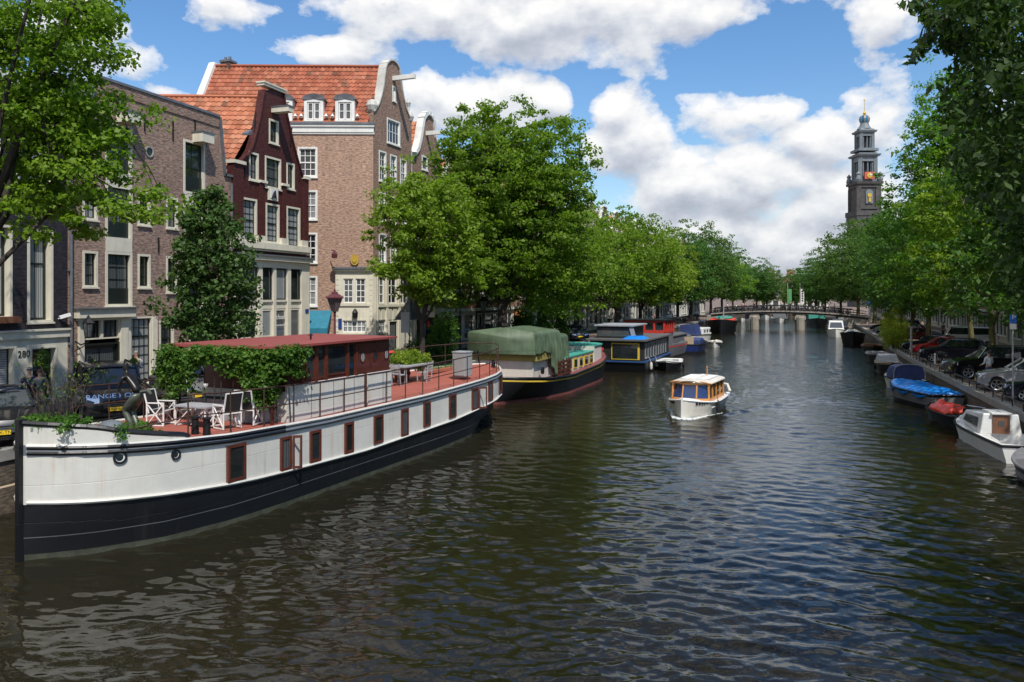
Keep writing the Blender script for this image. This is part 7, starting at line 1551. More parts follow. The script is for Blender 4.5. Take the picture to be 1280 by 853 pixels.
# beyond the bridge
p=at_z(975,404,0); r,L_,half,top=sloop('tour_boat','white glass roofed tour boat seen under the middle span','boat' and (p.x,p.y,0),(p.x-.4,p.y+15,0),4.0,.8,1.1,'boat_white','boat_white',benches=False,open_=(.9,.95),cat='tour boat')
m=MB(); m.hexa([(-1.6,1.5,.9),(1.6,1.5,.9),(1.7,14,.9),(-1.7,14,.9),(-1.2,2.4,2.2),(1.2,2.4,2.2),(1.3,13.6,2.2),(-1.3,13.6,2.2)]); m.build('saloon','glass_dim',r,fixn=True); m=MB(); m.box((-1.3,2.3,2.2),(1.3,13.7,2.3)); m.build('saloon_roof','white_paint',r)
p=at_z(957,400,0); sloop('small_boat','small white boat left of the tour boat beyond the bridge',p,(p.x-.3,p.y+6,0),2.2,.9,1.3,'boat_white','boat_white')
p=at_z(1022,409,0); r,L_,half,top=sloop('cargo_barge','dark barge with teal deckhouse beyond the right span of the bridge',(p.x,p.y,0),(p.x+.2,p.y+16,0),4.2,1.3,1.7,'barge_black','barge_black',benches=False,open_=(.3,.9),cat='barge')
m=MB(); m.box((-1.5,4,1.3),(1.5,12,2.4)); m.build('deckhouse','teal_deck',r)
# ---------------------------------------------------------------- cars
def car(name,label,color,kind,loc_,rz,group='cars parked nose to the canal',plate=None):
    P=dict(suv=(4.6,1.86,1.68,.42,.36,.95,1.12),hatch=(4.1,1.74,1.48,.32,.31,.82,.98),offroad=(4.7,1.95,1.86,.5,.38,1.12,1.22),wagon=(4.6,1.8,1.45,.3,.32,.82,.98),van=(4.9,1.9,1.95,.4,.33,1.05,1.22))[kind]
    Lc,Wc,Hc,gc,rw,hood,belt=P; f=Lc/2; r=thing(name,label,'van' if kind=='van' else 'car',loc_,rz,group=group)
    xf,xr=f-.82,-f+.82
    def arch(xc,rr): return [(xc+rr*math.cos(a),rw+rr*math.sin(a)) for a in [math.pi*k/8 for k in range(9)]][::-1]
    lo=gc*.55+.06
    ws=f-(1.35 if kind!='van' else .75)
    pr=[(-f+.03,lo+.1)]+[(xr-rw-.07,lo)]+arch(xr,rw+.07)[0:]+[(xr+rw+.07,lo),(xf-rw-.07,lo)]+arch(xf,rw+.07)+[(xf+rw+.07,lo),(f-.04,lo+.08),(f,lo+.3),(f-.02,hood*.72),(f-.12,hood*.9),(f-.4,hood*.985),(ws+.05,belt*.985),(ws-.1,belt),(-f+.12,belt+.02),(-f+.02,belt*.9),(-f,lo+.35)]
    b=MB()
    def ring(y,ins):
        cx,cz=0,(lo+belt)/2
        return [b.P((x-(ins if x>0 else -ins)*min(1,max(0,(abs(x)-f+.5)/.5)),y,z-(ins*1.2 if z>belt*.8 else 0))) for x,z in pr]
    w=Wc/2; R_=[ring(-w,.05),ring(-w+.05,.0)]; 
    ys=[(-w+.02,.09),(-w+.0,.03),(-w+.14,0),(w-.14,0),(w,.03),(w-.02,.09)]
    b=MB(); rows=[]
    for k,(y,ins) in enumerate(((-w+.04,.07),(-w,.03),(-w+.12,0),(-w*.4,-.02),(w*.4,-.02),(w-.12,0),(w,.03),(w-.04,.07))):
        rows.append([b.P((x-math.copysign(max(0,ins)+( .10 if k in(0,7) else .07 if k in (1,6) else .02 if k in (2,5) else 0)*(1 if abs(x)>f-.5 else 0),x),y,z-(max(0,ins) if z>belt*.75 else 0)+(.02 if ins<0 and z>belt*.75 else 0))) for x,z in pr])
    n=len(pr)
    for a,c in zip(rows,rows[1:]):
        for i in range(n): b.idx((a[i],c[i],c[(i+1)%n],a[(i+1)%n]))
    for row,sg in ((rows[0],1),(rows[-1],-1)):
        for t in tessellate_polygon([[Vector((x,z,0)) for x,z in pr]]): b.idx([row[i] for i in (t if sg>0 else t[::-1])])
    body=b.build('body',color,r,smooth='auto',fixn=True)
    # greenhouse
    tb=-f+(.18 if kind in('suv','offroad','van') else .25 if kind=='wagon' else .3)
    rf=ws-(.72 if kind not in('offroad','van') else .42); rr=tb+(.25 if kind in ('offroad','van') else .5); wb=w-.08; wt=w-.26 if kind not in ('offroad','van') else w-.17; zt=Hc-.05
    g=MB(); q=[(ws-.02,wb-.03,belt-.02),(ws-.02,-(wb-.03),belt-.02),(tb,-(wb-.05),belt-.02),(tb,wb-.05,belt-.02)]; p=[(rf,wt,zt),(rf,-wt,zt),(rr,-wt,zt-.02),(rr,wt,zt-.02)]
    g.hexa([q[0],q[3],q[2],q[1],p[0],p[3],p[2],p[1]]); g.build('windows','glass_car',r,fixn=True)
    g=MB(); rows=[]
    for y,dz in ((-wt-.01,-.04),(-wt*.6,.03),(0,.05),(wt*.6,.03),(wt+.01,-.04)): rows.append([g.P((x,y,zt+dz+d)) for x,d in ((rf+.08,-.05),(rf-.25,.01),(0,.03),(rr+.2,.0),(rr-.06,-.05))])
    for a,c in zip(rows,rows[1:]):
        for i in range(4): g.idx((a[i],a[i+1],c[i+1],c[i]))
    o=g.build('roof',color,r,smooth=True,fixn=True); o.modifiers.new('s','SOLIDIFY').thickness=.04
    g=MB()
    for s in (1,-1):
        g.bar((ws,s*(wb-.02),belt-.02),(rf+.02,s*(wt+.01),zt),.07,.06); g.bar((tb,s*(wb-.04),belt),(rr,s*(wt+.01),zt),.12,.06)
        xm=(rf+rr)/2; g.bar((xm+.15,s*(wb+.0),belt),(xm+.12,s*(wt+.012),zt),.08,.03)
        if kind in('suv','wagon','offroad'): g.bar((xm-.95,s*(wb-.0),belt),(xm-.9,s*(wt+.012),zt),.09,.03)
        g.bar((tb,s*(wb+.0),belt+.01),(ws,s*(wb+.0),belt+.01),.04,.04)
    g.build('pillar',color,r,fixn=True)
    for s in (1,-1):
        g=MB(); g.lathe([(0,-.1),(.09,-.05),(.09,.05),(0,.1)],(ws-.25,s*(w+.1),belt+.06),8,sx=.7); g.bar((ws-.25,s*(w-.05),belt),(ws-.25,s*(w+.08),belt+.03),.04); g.build('wing_mirror',color,r,smooth='auto')
        if kind in('suv','wagon','offroad'): g=MB(); g.tube([(rf-.1,s*(wt-.05),zt+.0),(rf-.2,s*(wt-.05),zt+.07),(rr+.3,s*(wt-.05),zt+.07),(rr+.2,s*(wt-.05),zt+.0)],.02,5); g.build('roof_rail','iron',r)
        g=MB(); g.hexa([(f-.2,s*(w-.42),hood*.66),(f+.005,s*(w-.46),hood*.66),(f-.06,s*(w-.1),hood*.68),(f-.3,s*(w-.03),hood*.7),(f-.2,s*(w-.42),hood*.84),(f-.035,s*(w-.46),hood*.82),(f-.1,s*(w-.1),hood*.85),(f-.3,s*(w-.03),hood*.86)]); g.build('headlight','chrome',r,fixn=True)
        g=MB(); g.box((-f-.01,s*(w-.2)-.12,belt*.72),(-f+.1,s*(w-.2)+.12,belt*.95)); g.build('tail_light','red_paint',r)
        for xc in (xf,xr):
            g=MB(); k=20
            def Y(y): return s*y
            for (r0,y0_,r1,y1_,m) in ((0,w-.20,rw*.98,w-.20,0),(rw*.98,w-.20,rw,w-.05,0),(rw,w-.05,rw*.93,w+.0,0),(rw*.93,w+.0,rw*.7,w-.01,0)):
                for i in range(k):
                    a0,a1=6.2832*i/k,6.2832*(i+1)/k; g.face([(xc+r0*math.cos(a0),Y(y0_),rw+r0*math.sin(a0)),(xc+r0*math.cos(a1),Y(y0_),rw+r0*math.sin(a1)),(xc+r1*math.cos(a1),Y(y1_),rw+r1*math.sin(a1)),(xc+r1*math.cos(a0),Y(y1_),rw+r1*math.sin(a0))],m)
            wl=g.build('wheel','rubber',r,smooth='auto',fixn=True)
            g=MB(); 
            for i in range(k):
                a0,a1=6.2832*i/k,6.2832*(i+1)/k; g.face([(xc+rw*.7*math.cos(a0),Y(w-.01),rw+rw*.7*math.sin(a0)),(xc+rw*.7*math.cos(a1),Y(w-.01),rw+rw*.7*math.sin(a1)),(xc+rw*.6*math.cos(a1),Y(w-.03),rw+rw*.6*math.sin(a1)),(xc+rw*.6*math.cos(a0),Y(w-.03),rw+rw*.6*math.sin(a0))])
            for i in range(5):
                a=6.2832*i/5+.3; da=.17; g.hexa([(xc+rw*.1*math.cos(a-.9),Y(w-.05),rw+rw*.1*math.sin(a-.9)),(xc+rw*.1*math.cos(a+.9),Y(w-.05),rw+rw*.1*math.sin(a+.9)),(xc+rw*.1*math.cos(a+.9),Y(w-.02),rw+rw*.1*math.sin(a+.9)),(xc+rw*.1*math.cos(a-.9),Y(w-.02),rw+rw*.1*math.sin(a-.9)),
                    (xc+rw*.64*math.cos(a-da),Y(w-.05),rw+rw*.64*math.sin(a-da)),(xc+rw*.64*math.cos(a+da),Y(w-.05),rw+rw*.64*math.sin(a+da)),(xc+rw*.64*math.cos(a+da),Y(w-.015),rw+rw*.64*math.sin(a+da)),(xc+rw*.64*math.cos(a-da),Y(w-.015),rw+rw*.64*math.sin(a-da))])
            o=g.build('rim','rim',r,fixn=True); o.parent=wl
    g=MB(); g.box((f-.06,-w*.42,hood*.52),(f+.012,w*.42,hood*.76))
    for k in range(4): g.box((f+.012,-w*.40,hood*.54+k*.05*hood),(f+.02,w*.40,hood*.555+k*.05*hood),1)
    g.build('grille',['iron','chrome' if kind=='offroad' else 'car_grey'],r)
    g=MB(); g.box((f-.02,-.26,lo+.16),(f+.03,.26,lo+.28)); pl=g.build('number_plate','plate_yellow',r)
    if plate: t=text(r,'plate_lettering',plate,.13,'iron',(f+.033,0,lo+.22),(R(90),0,R(90)),extr=.001); t.parent=pl
    if kind=='offroad' and plate: text(r,'bonnet_lettering','RANGE ROVER',.20,'chrome',(f-.075,0,hood*.87),(R(72),0,R(90)),extr=.003,sx=1.35)
    g=MB(); g.box((f-.4,-w+.06,lo),(f-.02,w-.06,lo+.1)); g.build('bumper','iron',r)
    return r
def zpos(x,y,z): return (x,y,z)
RX=lambda y:xl(y,QR)
# left bank, noses towards the water
carL=car('parked_car','black car with yellow plate partly behind the barge bow at the left frame edge','car_black','wagon',(-22.3,17.9,LZ),R(-40),plate='26-RX-TN')
text(carL,'x','',.1,'iron',(0,0,0),(0,0,0)) if False else None
car('parked_car','black off-road car with lettered bonnet parked behind the bronze statue','car_black','offroad',(-22.4,22.0,LZ),R(-38),plate='68-HK-LP')
car('parked_car','dark grey covered car right of the off-road car behind the deck chairs','car_grey','hatch',(-22.6,26.0,LZ),R(-34))
car('parked_car','silver car with sloping windscreen parked beyond the green tarpaulin','car_silver','hatch',(-19.6,63.5,LZ),R(-65),group='cars parked along the left street')
car('parked_car','dark car left of the silver one beyond the green tarpaulin','car_navy','wagon',(-20.2,58.5,LZ),R(-60),group='cars parked along the left street')
car('parked_car','small dark blue car behind the upper cabin of the houseboat','car_navy','hatch',(-18.6,74,LZ),R(-60),group='cars parked along the left street')
# right bank
RC=[('car_navy','hatch',41.6,'dark navy car cut by the right frame edge, alloy wheel showing'),('car_silver','suv',45.6,'silver white sports utility car at the right edge behind the navy one'),('car_black','offroad',52.0,'black off-road car beside the man in the white shirt'),('car_grey','wagon',54.9,'grey estate car just beyond the black off-road car'),
    ('car_navy','suv',64.1,'dark blue sports utility car behind the parked bicycle'),('car_red','hatch',71.2,'red hatchback behind a slim tree trunk'),('car_teal','wagon',74.6,'dark teal car between the red hatchback and the bush'),('car_maroon','hatch',92,'maroon car beneath the blue parking signs'),('car_black','suv',97,'black car between the blue parking signs'),('car_blue','van',103,'blue van beyond the parking signs'),('car_silver','hatch',110,'silver car far along the right quay'),('car_navy','wagon',117,'dark car far along the right quay before the bridge')]
for i,(c_,kd,y,lb) in enumerate(RC):
    car('parked_car',lb,c_,kd,(RX(y)+.12+2.35,y,RZ),R(180-6+(i*37%11-5)),plate=None)
car('parked_van','white van parked behind the red hatchback','car_white','van',(RX(80)+6.4,82,RZ),R(172))
# ---------------------------------------------------------------- figures
def skin(name,chains,mat,parent,sub=1):
    """chains: list of [(point, radius),...]; a chain may begin at an index of an existing point given as int"""
    me=bpy.data.meshes.new(name); vs=[];rs=[];ed=[]
    for ch in chains:
        prev=None
        for it in ch:
            if isinstance(it,int): prev=it; continue
            vs.append(it[0]); rs.append(it[1]); 
            if prev is not None: ed.append((prev,len(vs)-1))
            prev=len(vs)-1
    me.from_pydata([tuple(v) for v in vs],ed,[]); o=bpy.data.objects.new(name,me); C.objects.link(o)
    o.modifiers.new('k','SKIN').use_smooth_shade=True
    for i,v in enumerate(me.skin_vertices[0].data): v.radius=rs[i] if isinstance(rs[i],tuple) else (rs[i],rs[i]); v.use_root=(i==0)
    s=o.modifiers.new('s','SUBSURF'); s.levels=sub; s.render_levels=sub
    bpy.context.view_layer.update()
    m2=bpy.data.meshes.new_from_object(o.evaluated_get(bpy.context.evaluated_depsgraph_get())); bpy.data.objects.remove(o)
    m2.name=name; m2.materials.clear(); m2.materials.append(M[mat]); o=bpy.data.objects.new(name,m2); C.objects.link(o)
    if parent: o.parent=parent
    ORG[o.name]=Vector((0,0,0)); return o
def hand(idx,w,d,s=1):
    """five finger chains from the wrist w along unit direction d"""
    w=Vector(w); d=Vector(d).normalized(); side=d.cross(Vector((0,0,1))); side=side.normalized() if side.length>.1 else Vector((0,1,0)); out=[]
    for k,(o_,l) in enumerate(((-.028,.072),(-.009,.085),(.010,.08),(.027,.062))):
        a=w+d*.085+side*o_; out.append([idx,(a,.012),(a+d*l*.5+Vector((.006,0,-.004)),.009),(a+d*l+Vector((.018,0,-.008)),.007)])
    a=w+d*.03-side*.03; out.append([idx,(a,.014),(a+d*.04-side*.02,.010),(a+d*.075-side*.022,.008)])
    return out
def person(label,loc_,rz,top,bottom,hair='hair_dark',H=1.75,arms=(.15,.15),elbow=(.25,.25),stride=.1,extra=None,long_hair=False,shoe='cloth_black',short=True,lean=0,group=None,sit=False):
    r=thing('person',label,'person',loc_,rz,group=group); k=H/1.75
    def V(x,y,z): return Vector((x+lean*max(0,z-.9),y,z))*k
    hz=.92
    hips=V(0,0,hz); sh=V(.0,0,1.42)
    feet=[]; legs=[]
    for s in (1,-1):
        st=stride*s; legs.append([V(0,s*.09,.9),V(st*.5+.03,s*.10,.5),V(st-.02,s*.10,.09),V(st+.14,s*.12,.04)])
    arms_=[]
    for s,(a,e) in zip((1,-1),zip(arms,elbow)):
        S_=V(0,s*.185,1.40); E_=S_+Vector((math.sin(a)*.05+.0,s*.06,-.29))*k+Vector((a*.15,0,a*.05)); d=Vector((math.sin(e*2.2),-s*.05,-math.cos(e*2.2))).normalized(); W_=E_+d*.25*k; arms_.append((S_,E_,W_,d))
    ch=[[(hips,(.13*k,.10*k)),(V(0,0,1.08),(.125*k,.095*k)),(V(0,0,1.25),(.15*k,.10*k)),(sh,(.12*k,.085*k)),(V(0,0,1.50),.055*k),(V(.015,0,1.575),.07*k),(V(.02,0,1.65),(.082*k,.075*k)),(V(.005,0,1.72),.06*k)]]
    n=8
    for (S_,E_,W_,d) in arms_:
        base=n; ch.append([3,(S_,.05*k),(E_,.038*k),(W_,.026*k),(W_+d*.05,(.034,.018))]); n+=4
        hs=hand(n-1,W_,d)
        for h_ in hs: ch.append(h_); n+=3
    for lg in legs:
        ch.append([0,(lg[0],.085*k),(lg[1],.055*k),(lg[2],.036*k)]); n+=3
    body=skin('body',ch,'skin',r,1)
    # face
    m=MB(); c=V(.02,0,1.645)
    m.lathe([(0,-.02),(.014,-.008),(.009,.012),(0,.03)],c+Vector((.078*k,0,-.005)),6)
    m.build('nose','skin',body,org=Vector((0,0,0)))
    for s in (1,-1):
        m=MB(); m.lathe([(0,-.01),(.011,0),(0,.01)],c+Vector((.073*k,s*.028,.02)),6); m.build('eye','cloth_black',body,org=Vector((0,0,0)))
        m=MB(); m.lathe([(0,-.03),(.014,0),(0,.03)],c+Vector((0,s*.082*k,0)),6); m.build('ear','skin',body,org=Vector((0,0,0)))
    m=MB(); m.box(c+Vector((.068*k,-.022,-.048)),c+Vector((.078*k,.022,-.04))); m.build('mouth','door_red',body,org=Vector((0,0,0)))
    # clothes
    s1=[[(V(0,0,.93),(.155*k,.125*k)),(V(0,0,1.08),(.148*k,.115*k)),(V(0,0,1.26),(.172*k,.12*k)),(V(0,0,1.41),(.145*k,.105*k)),(V(0,0,1.47),(.075*k,.07*k))]]
    for (S_,E_,W_,d) in arms_:
        s1.append([3,(S_,.068*k),(S_.lerp(E_,.7 if short else 1),.056*k if short else .05*k)]+([] if short else [(W_-d*.03,.038*k)]))
    skin('shirt',s1,top,r,1)
    s2=[[(V(0,0,.97),(.15*k,.115*k)),(V(0,0,.88),(.15*k,.11*k))]]
    for lg in legs: s2.append([1,(lg[0]-Vector((0,0,.06)),.105*k),(lg[1],.075*k),(lg[2]+Vector((0,0,.0)),.058*k)])
    skin('trousers',s2,bottom,r,1)
    for lg in legs:
        m=MB(); p=lg[3]; m.hexa([p+Vector((-.17,-.045,-.04)),p+Vector((.08,-.045,-.04)),p+Vector((.08,.045,-.04)),p+Vector((-.17,.045,-.04)),p+Vector((-.15,-.035,.06)),p+Vector((.03,-.03,.02)),p+Vector((.03,.03,.02)),p+Vector((-.15,.035,.06))]); m.build('shoe',shoe,r,org=Vector((0,0,0)),bev=.015)
    m=MB(); m.lathe([(.075,-.055),(.092,-.02),(.095,.03),(.078,.075),(.04,.098),(0,.104)],c+Vector((-.022,0,.022)),14,sx=1.0,sy=.93)
    if long_hair: m.lathe([(.05,-.2),(.075,-.1),(.07,0)],c+Vector((-.055,0,0)),10)
    m.build('hair',hair,r,smooth='auto',org=Vector((0,0,0)))
    return r
def pxy(px,X): return (X,at_x(px,X),LZ if X<0 else RZ)
pr_=person('man in navy polo shirt and khaki trousers walking before the cream plaster front',pxy(37,-24.4),R(-50),'cloth_navy','cloth_khaki','hair_grey',1.80,(.2,.1),(.2,.35))
m=MB(); m.box((.075,-.07,1.70),(.10,.07,1.735)); m.build('sunglasses','cloth_black',pr_)
pr_=person('man in grey green waistcoat with shoulder bag beside the man in navy',pxy(50,-24.1),R(-40),'cloth_grey','cloth_khaki','hair_brown',1.72,(.3,.2),(.5,.6))
m=MB(); m.tube([(.12,.14,1.40),(.17,0,1.15),(.1,-.2,.98)],.02,5); m.box((-.08,-.32,.82),(.14,-.2,1.06)); m.build('shoulder_bag','cloth_black',pr_)
person('woman with reddish dark hair in black dress behind the black off-road car',pxy(107,-25.0),R(-60),'cloth_black','cloth_black','hair_brown',1.70,long_hair=True)
person('man in white shirt beside the dark haired woman behind the black off-road car',pxy(116.5,-24.8),R(-30),'cloth_white','cloth_denim','hair_dark',1.72)
person('woman in light grey top holding a plant in front of the tall workshop window',pxy(170,-25.2),R(-70),'cloth_light','cloth_denim','hair_grey',1.98,(.5,.6),(.9,.9),short=False)
bush('potted_plant','pale green pot plant held by the woman before the tall window','plant',(pxy(165,-24.9)[0],pxy(165,-24.9)[1],LZ+1.35),[(0,0,.2,.22,.22,.25)],26,26,.07,'leaf_mid',91,.12,4)
person('man in white shirt and jeans between the parked cars on the right',(RX(43)+1.4,48.8,RZ),R(120),'cloth_white','cloth_denim','hair_brown',1.78,(.1,.1),(.5,.5),short=False)
for i,(px,X,t,bt,hr,lb) in enumerate(((588,-23.4,'cloth_white','cloth_black','hair_dark','person in white top outside the dark cafe front'),(603,-22.5,'cloth_pink','cloth_black','hair_dark','person in pink top outside the cafe near the second lamp'),(597,-22.8,'cloth_grey','cloth_denim','hair_brown','person in grey between the two cafe visitors'),
    (762,-20,'cloth_black','cloth_denim','hair_dark','person in black walking under the trees by the houseboat'),(768,-20.4,'cloth_light','cloth_denim','hair_grey','person in light grey walking under the trees by the houseboat'),(783,-19.5,'cloth_white','cloth_black','hair_brown','person in white walking above the houseboat roof'),(819,-17.8,'cloth_pink','cloth_black','hair_brown','person in a reddish top beyond the red wheelhouse'))):
    person(lb,pxy(px,X),R(-60+i*50),t,bt,hr,1.72)
for i,(px,X,t,lb) in enumerate(((1146,16.4,'cloth_white','person in white near the white van roof'),(1153,16.8,'cloth_pink','person in a pinkish top left of the white van'),(1160,17,'cloth_light','person in light clothes above the white van'),(1179,17.5,'cloth_grey','person in grey clothes right of the white van'),(1103,15.5,'cloth_white','person in white between the two blue parking signs'))):
    person(lb,pxy(px,X),R(100+i*40),t,'cloth_black','hair_dark',1.74)
# bronze figure leaning over the bow, legs verdigris and arms dark
q=at_z(173,547,2.52); r=thing('bronze_statue','bronze statue of a bending figure on the barge bow, legs green and torso dark','statue',q,-HD+R(180))
skin('legs',[[((0,0,1.10),(.15,.12)),((-.02,0,1.0),(.15,.13))],[1,((.16,.09,.86),.11),((.36,.09,.66),.085),((.20,.07,.35),.075),((.12,.07,.10),.055),((.26,.08,.05),.05)],[1,((.14,-.09,.86),.11),((.33,-.09,.62),.085),((.14,-.07,.33),.075),((.04,-.07,.10),.055),((.18,-.08,.05),.05)]],'bronze',r,2)
skin('torso',[[((0,0,1.08),(.14,.11)),((.10,0,1.25),(.12,.10)),((.26,0,1.40),(.15,.11)),((.36,0,1.50),(.11,.08)),((.40,0,1.58),.05),((.43,0,1.67),.075),((.44,0,1.76),.07),((.42,0,1.83),.045)],[3,((.34,.19,1.46),.05),((.42,.22,1.20),.04),((.30,.16,1.0),.03),((.24,.13,.93),.035)],[3,((.34,-.19,1.46),.05),((.20,-.34,1.30),.04),((-.05,-.30,1.22),.03),((-.14,-.28,1.2),.035)]],'bronze_dark',r,2)
m=MB(); m.lathe([(.34,-.06),(.32,.04),(.22,.10)],(.1,0,-.02),12); m.tube([(-.1,0,1.12),(-.35,.0,1.16),(-.5,.05,1.08)],[.06,.05,.03],6); m.build('base','bronze',r,smooth='auto')
m=MB(); m.lathe([(0,0),(.33,.12),(.35,.3),(.2,.45),(0,.5)],BT(1.75,.75,2.5),12,sx=1.2,sy=.9); tag(m.build('grey_buoy','barge_grey',None,smooth=True,org=Vector((0,0,0))),'grey rounded cover beside the statue feet on the barge bow','cover')
# ---------------------------------------------------------------- street furniture
def lamp(px,X,H,label,mat='iron',s=1.0):
    r=thing('street_lamp',label,'street lamp',pxy(px,X),0,group='lantern street lamps')
    m=MB(); m.lathe([(.16,0),(.16,.3),(.11,.4),(.09,.9),(.06,1.0),(.05,H-.9),(.09,H-.86),(.05,H-.82),(.07,H-.72),(.10,H-.68)],(0,0,0),10); m.bar((-.25,0,H-1.1),(.25,0,H-1.1),.03); m.build('post',mat,r,smooth='auto')
    m=MB(); m.lathe([(.12*s,H-.68),(.30*s,H-.02)],(0,0,0),6); m.build('lantern_glass','glass_dim',r)
    m=MB(); m.lathe([(.36*s,H-.03),(.37*s,H+.02),(.22*s,H+.16),(.14*s,H+.2),(.13*s,H+.27),(.05,H+.33),(.06,H+.38),(0,H+.48)],(0,0,0),6)
    for k in range(6): a=6.2832*k/6; m.bar((.12*s*math.cos(a),.12*s*math.sin(a),H-.68),(.31*s*math.cos(a),.31*s*math.sin(a),H),.025); m.lathe([(.03,0),(0,.12)],(.34*s*math.cos(a),.34*s*math.sin(a),H+.02),5)
    m.build('lantern_frame',mat,r)
    return r
lamp(418.5,-20.9,4.15,'ornate maroon lantern lamp in front of the white corner shop','maroon_iron',1.35)
lamp(604,-18.9,3.9,'black lantern lamp beside the green tarpaulin','iron')
lamp(575,-21.5,4.2,'black lantern lamp under the biggest tree by the cafe','iron')
lamp(848,-14.9,5,'lamp post between trunks near the pink houses','iron'); lamp(1214,17.6,4,'dark red lamp post in the shade behind the parked cars','maroon_iron')
r=thing('direction_sign','grey backed sign panel on a thin pole behind the cabin stern','sign',pxy(506.5,-20.7)); m=MB(); m.tube([(0,0,0),(0,0,3.45)],.035,6); m.build('pole','weathered',r); m=MB(); m.box((-.25,-.03,2.1),(.25,.0,3.3)); o=m.build('panel','grey_panel',r,bev=.01); o.rotation_euler=(0,0,R(28))
r=thing('market_parasol','closed dark grey pointed parasol canopy beside the slim tree','parasol',pxy(512,-22.2)); m=MB(); m.tube([(0,0,0),(0,0,4.0)],.03,6); m.build('pole','iron',r); m=MB(); m.lathe([(1.05,2.75),(1.0,2.9),(.5,3.5),(.04,4.1)],(0,0,0),6); m.build('canopy','cafe_dark',r)
r=thing('hanging_sign','white square cafe sign hanging from the brick front','sign',(pxy(536,-24.0)[0],pxy(536,-24.0)[1],LZ+2.7)); m=MB(); m.box((-.04,-.03,0),(.04,.0,.02)); m.hexa([(-.5,-.2,0),(.4,.15,0),(.4,.18,0),(-.5,-.17,0),(-.5,-.2,.85),(.4,.15,.85),(.4,.18,.85),(-.5,-.17,.85)]); m.build('board','white_paint',r,fixn=True); m=MB(); m.tube([(-.5,-.2,.9),(.4,.15,.9),(-.9,-.3,.9)],.02,5); m.build('bracket','iron',r)
m=MB(); 
for i in range(5): m.hexa([(-.35+i*.13,-.155+i*.05,.35),(-.27+i*.13,-.125+i*.05,.35),(-.27+i*.13,-.135+i*.05,.35),(-.35+i*.13,-.165+i*.05,.35),(-.35+i*.13,-.155+i*.05,.5),(-.27+i*.13,-.125+i*.05,.5),(-.27+i*.13,-.135+i*.05,.5),(-.35+i*.13,-.165+i*.05,.5)])
m.build('lettering','iron',r,fixn=True)
r=thing('pole','pale weathered pole with small white notice behind the green tarpaulin','pole',pxy(667,-18.8)); m=MB(); m.tube([(0,0,0),(0,0,4),(.02,0,8.5)],[.2,.19,.16],10); m.build('shaft','bark_birch',r,smooth=True); m=MB(); m.box((-.05,-.3,2.2),(.35,-.26,3.4)); m.build('notice','white_paint',r)
def sign(px,X,H,label,P_=False,w=.22):
    r=thing('parking_sign',label,'sign',pxy(px,X),R(0)); m=MB(); m.tube([(0,0,0),(0,0,H)],.035,6); m.build('pole','weathered',r)
    m=MB(); m.box((-w,-.06,H-3.2*w),(w,-.04,H-.04)); p=m.build('blue_plate','sign_blue_bright',r,bev=.005); m=MB(); m.box((-w,-.062,H-5.2*w),(w,-.045,H-3.3*w)); m.build('lower_plate','white_paint',r)
    if P_: t=text(r,'letter','P',2.0*w,'white_paint',(.02,-.066,H-1.1*w),(R(90),0,0),extr=.001,sx=1.1)
    return r
sign(1266,9.6,3.95,'blue parking sign with white P and lower white plate on a pole',True,.125)
sign(1086,11.6,4.1,'blue sign on a leaning pole, left of the pair far along the right quay',True); sign(1109,11.9,4.2,'blue sign on a straight pole nearer the green bush',True)
r=thing('mooring_post','grey wooden post at the quay edge left of the red hatchback','post',pxy(1139,9.9)); m=MB(); m.lathe([(.09,0),(.09,2.3),(0,2.36)],(0,0,0),8); m.build('shaft','weathered',r)
r=thing('mooring_post','short white post beside the navy spray hood','post',(9.5,57.5,RZ)); m=MB(); m.lathe([(.06,0),(.06,1.0),(0,1.05)],(0,0,0),8); m.build('shaft','white_trim',r)
# low rail along both quays
def qrail(name,label,pts,h,mat='iron',step=1.6):
    r=thing(name,label,'railing',(0,0,0)); m=MB(); m.tube([(x,y,z+h) for x,y,z in pts],.03,6); m.build('top_rail',mat,r)
    y0,y1=pts[0][1],pts[-1][1]; n=int((y1-y0)/step)
    for i in range(min(n,90)):
        y=y0+(y1-y0)*i/n; x=np.interp(y,[p[1] for p in pts],[p[0] for p in pts]); z=pts[0][2]; m=MB(); m.bar((x,y,z),(x,y,z+h),.045); m.build('post',mat,r)
qrail('quay_rail','low black rail with short posts along the right quay edge',[(9.42,26,RZ+.02),(9.42,60,RZ+.02),(9.9,80,RZ+.02)],.32)
qrail('quay_rail','low iron rail along the left quay behind the white barge',[(-20.35,8,LZ+.02),(-20.35,36,LZ+.02)],.3)
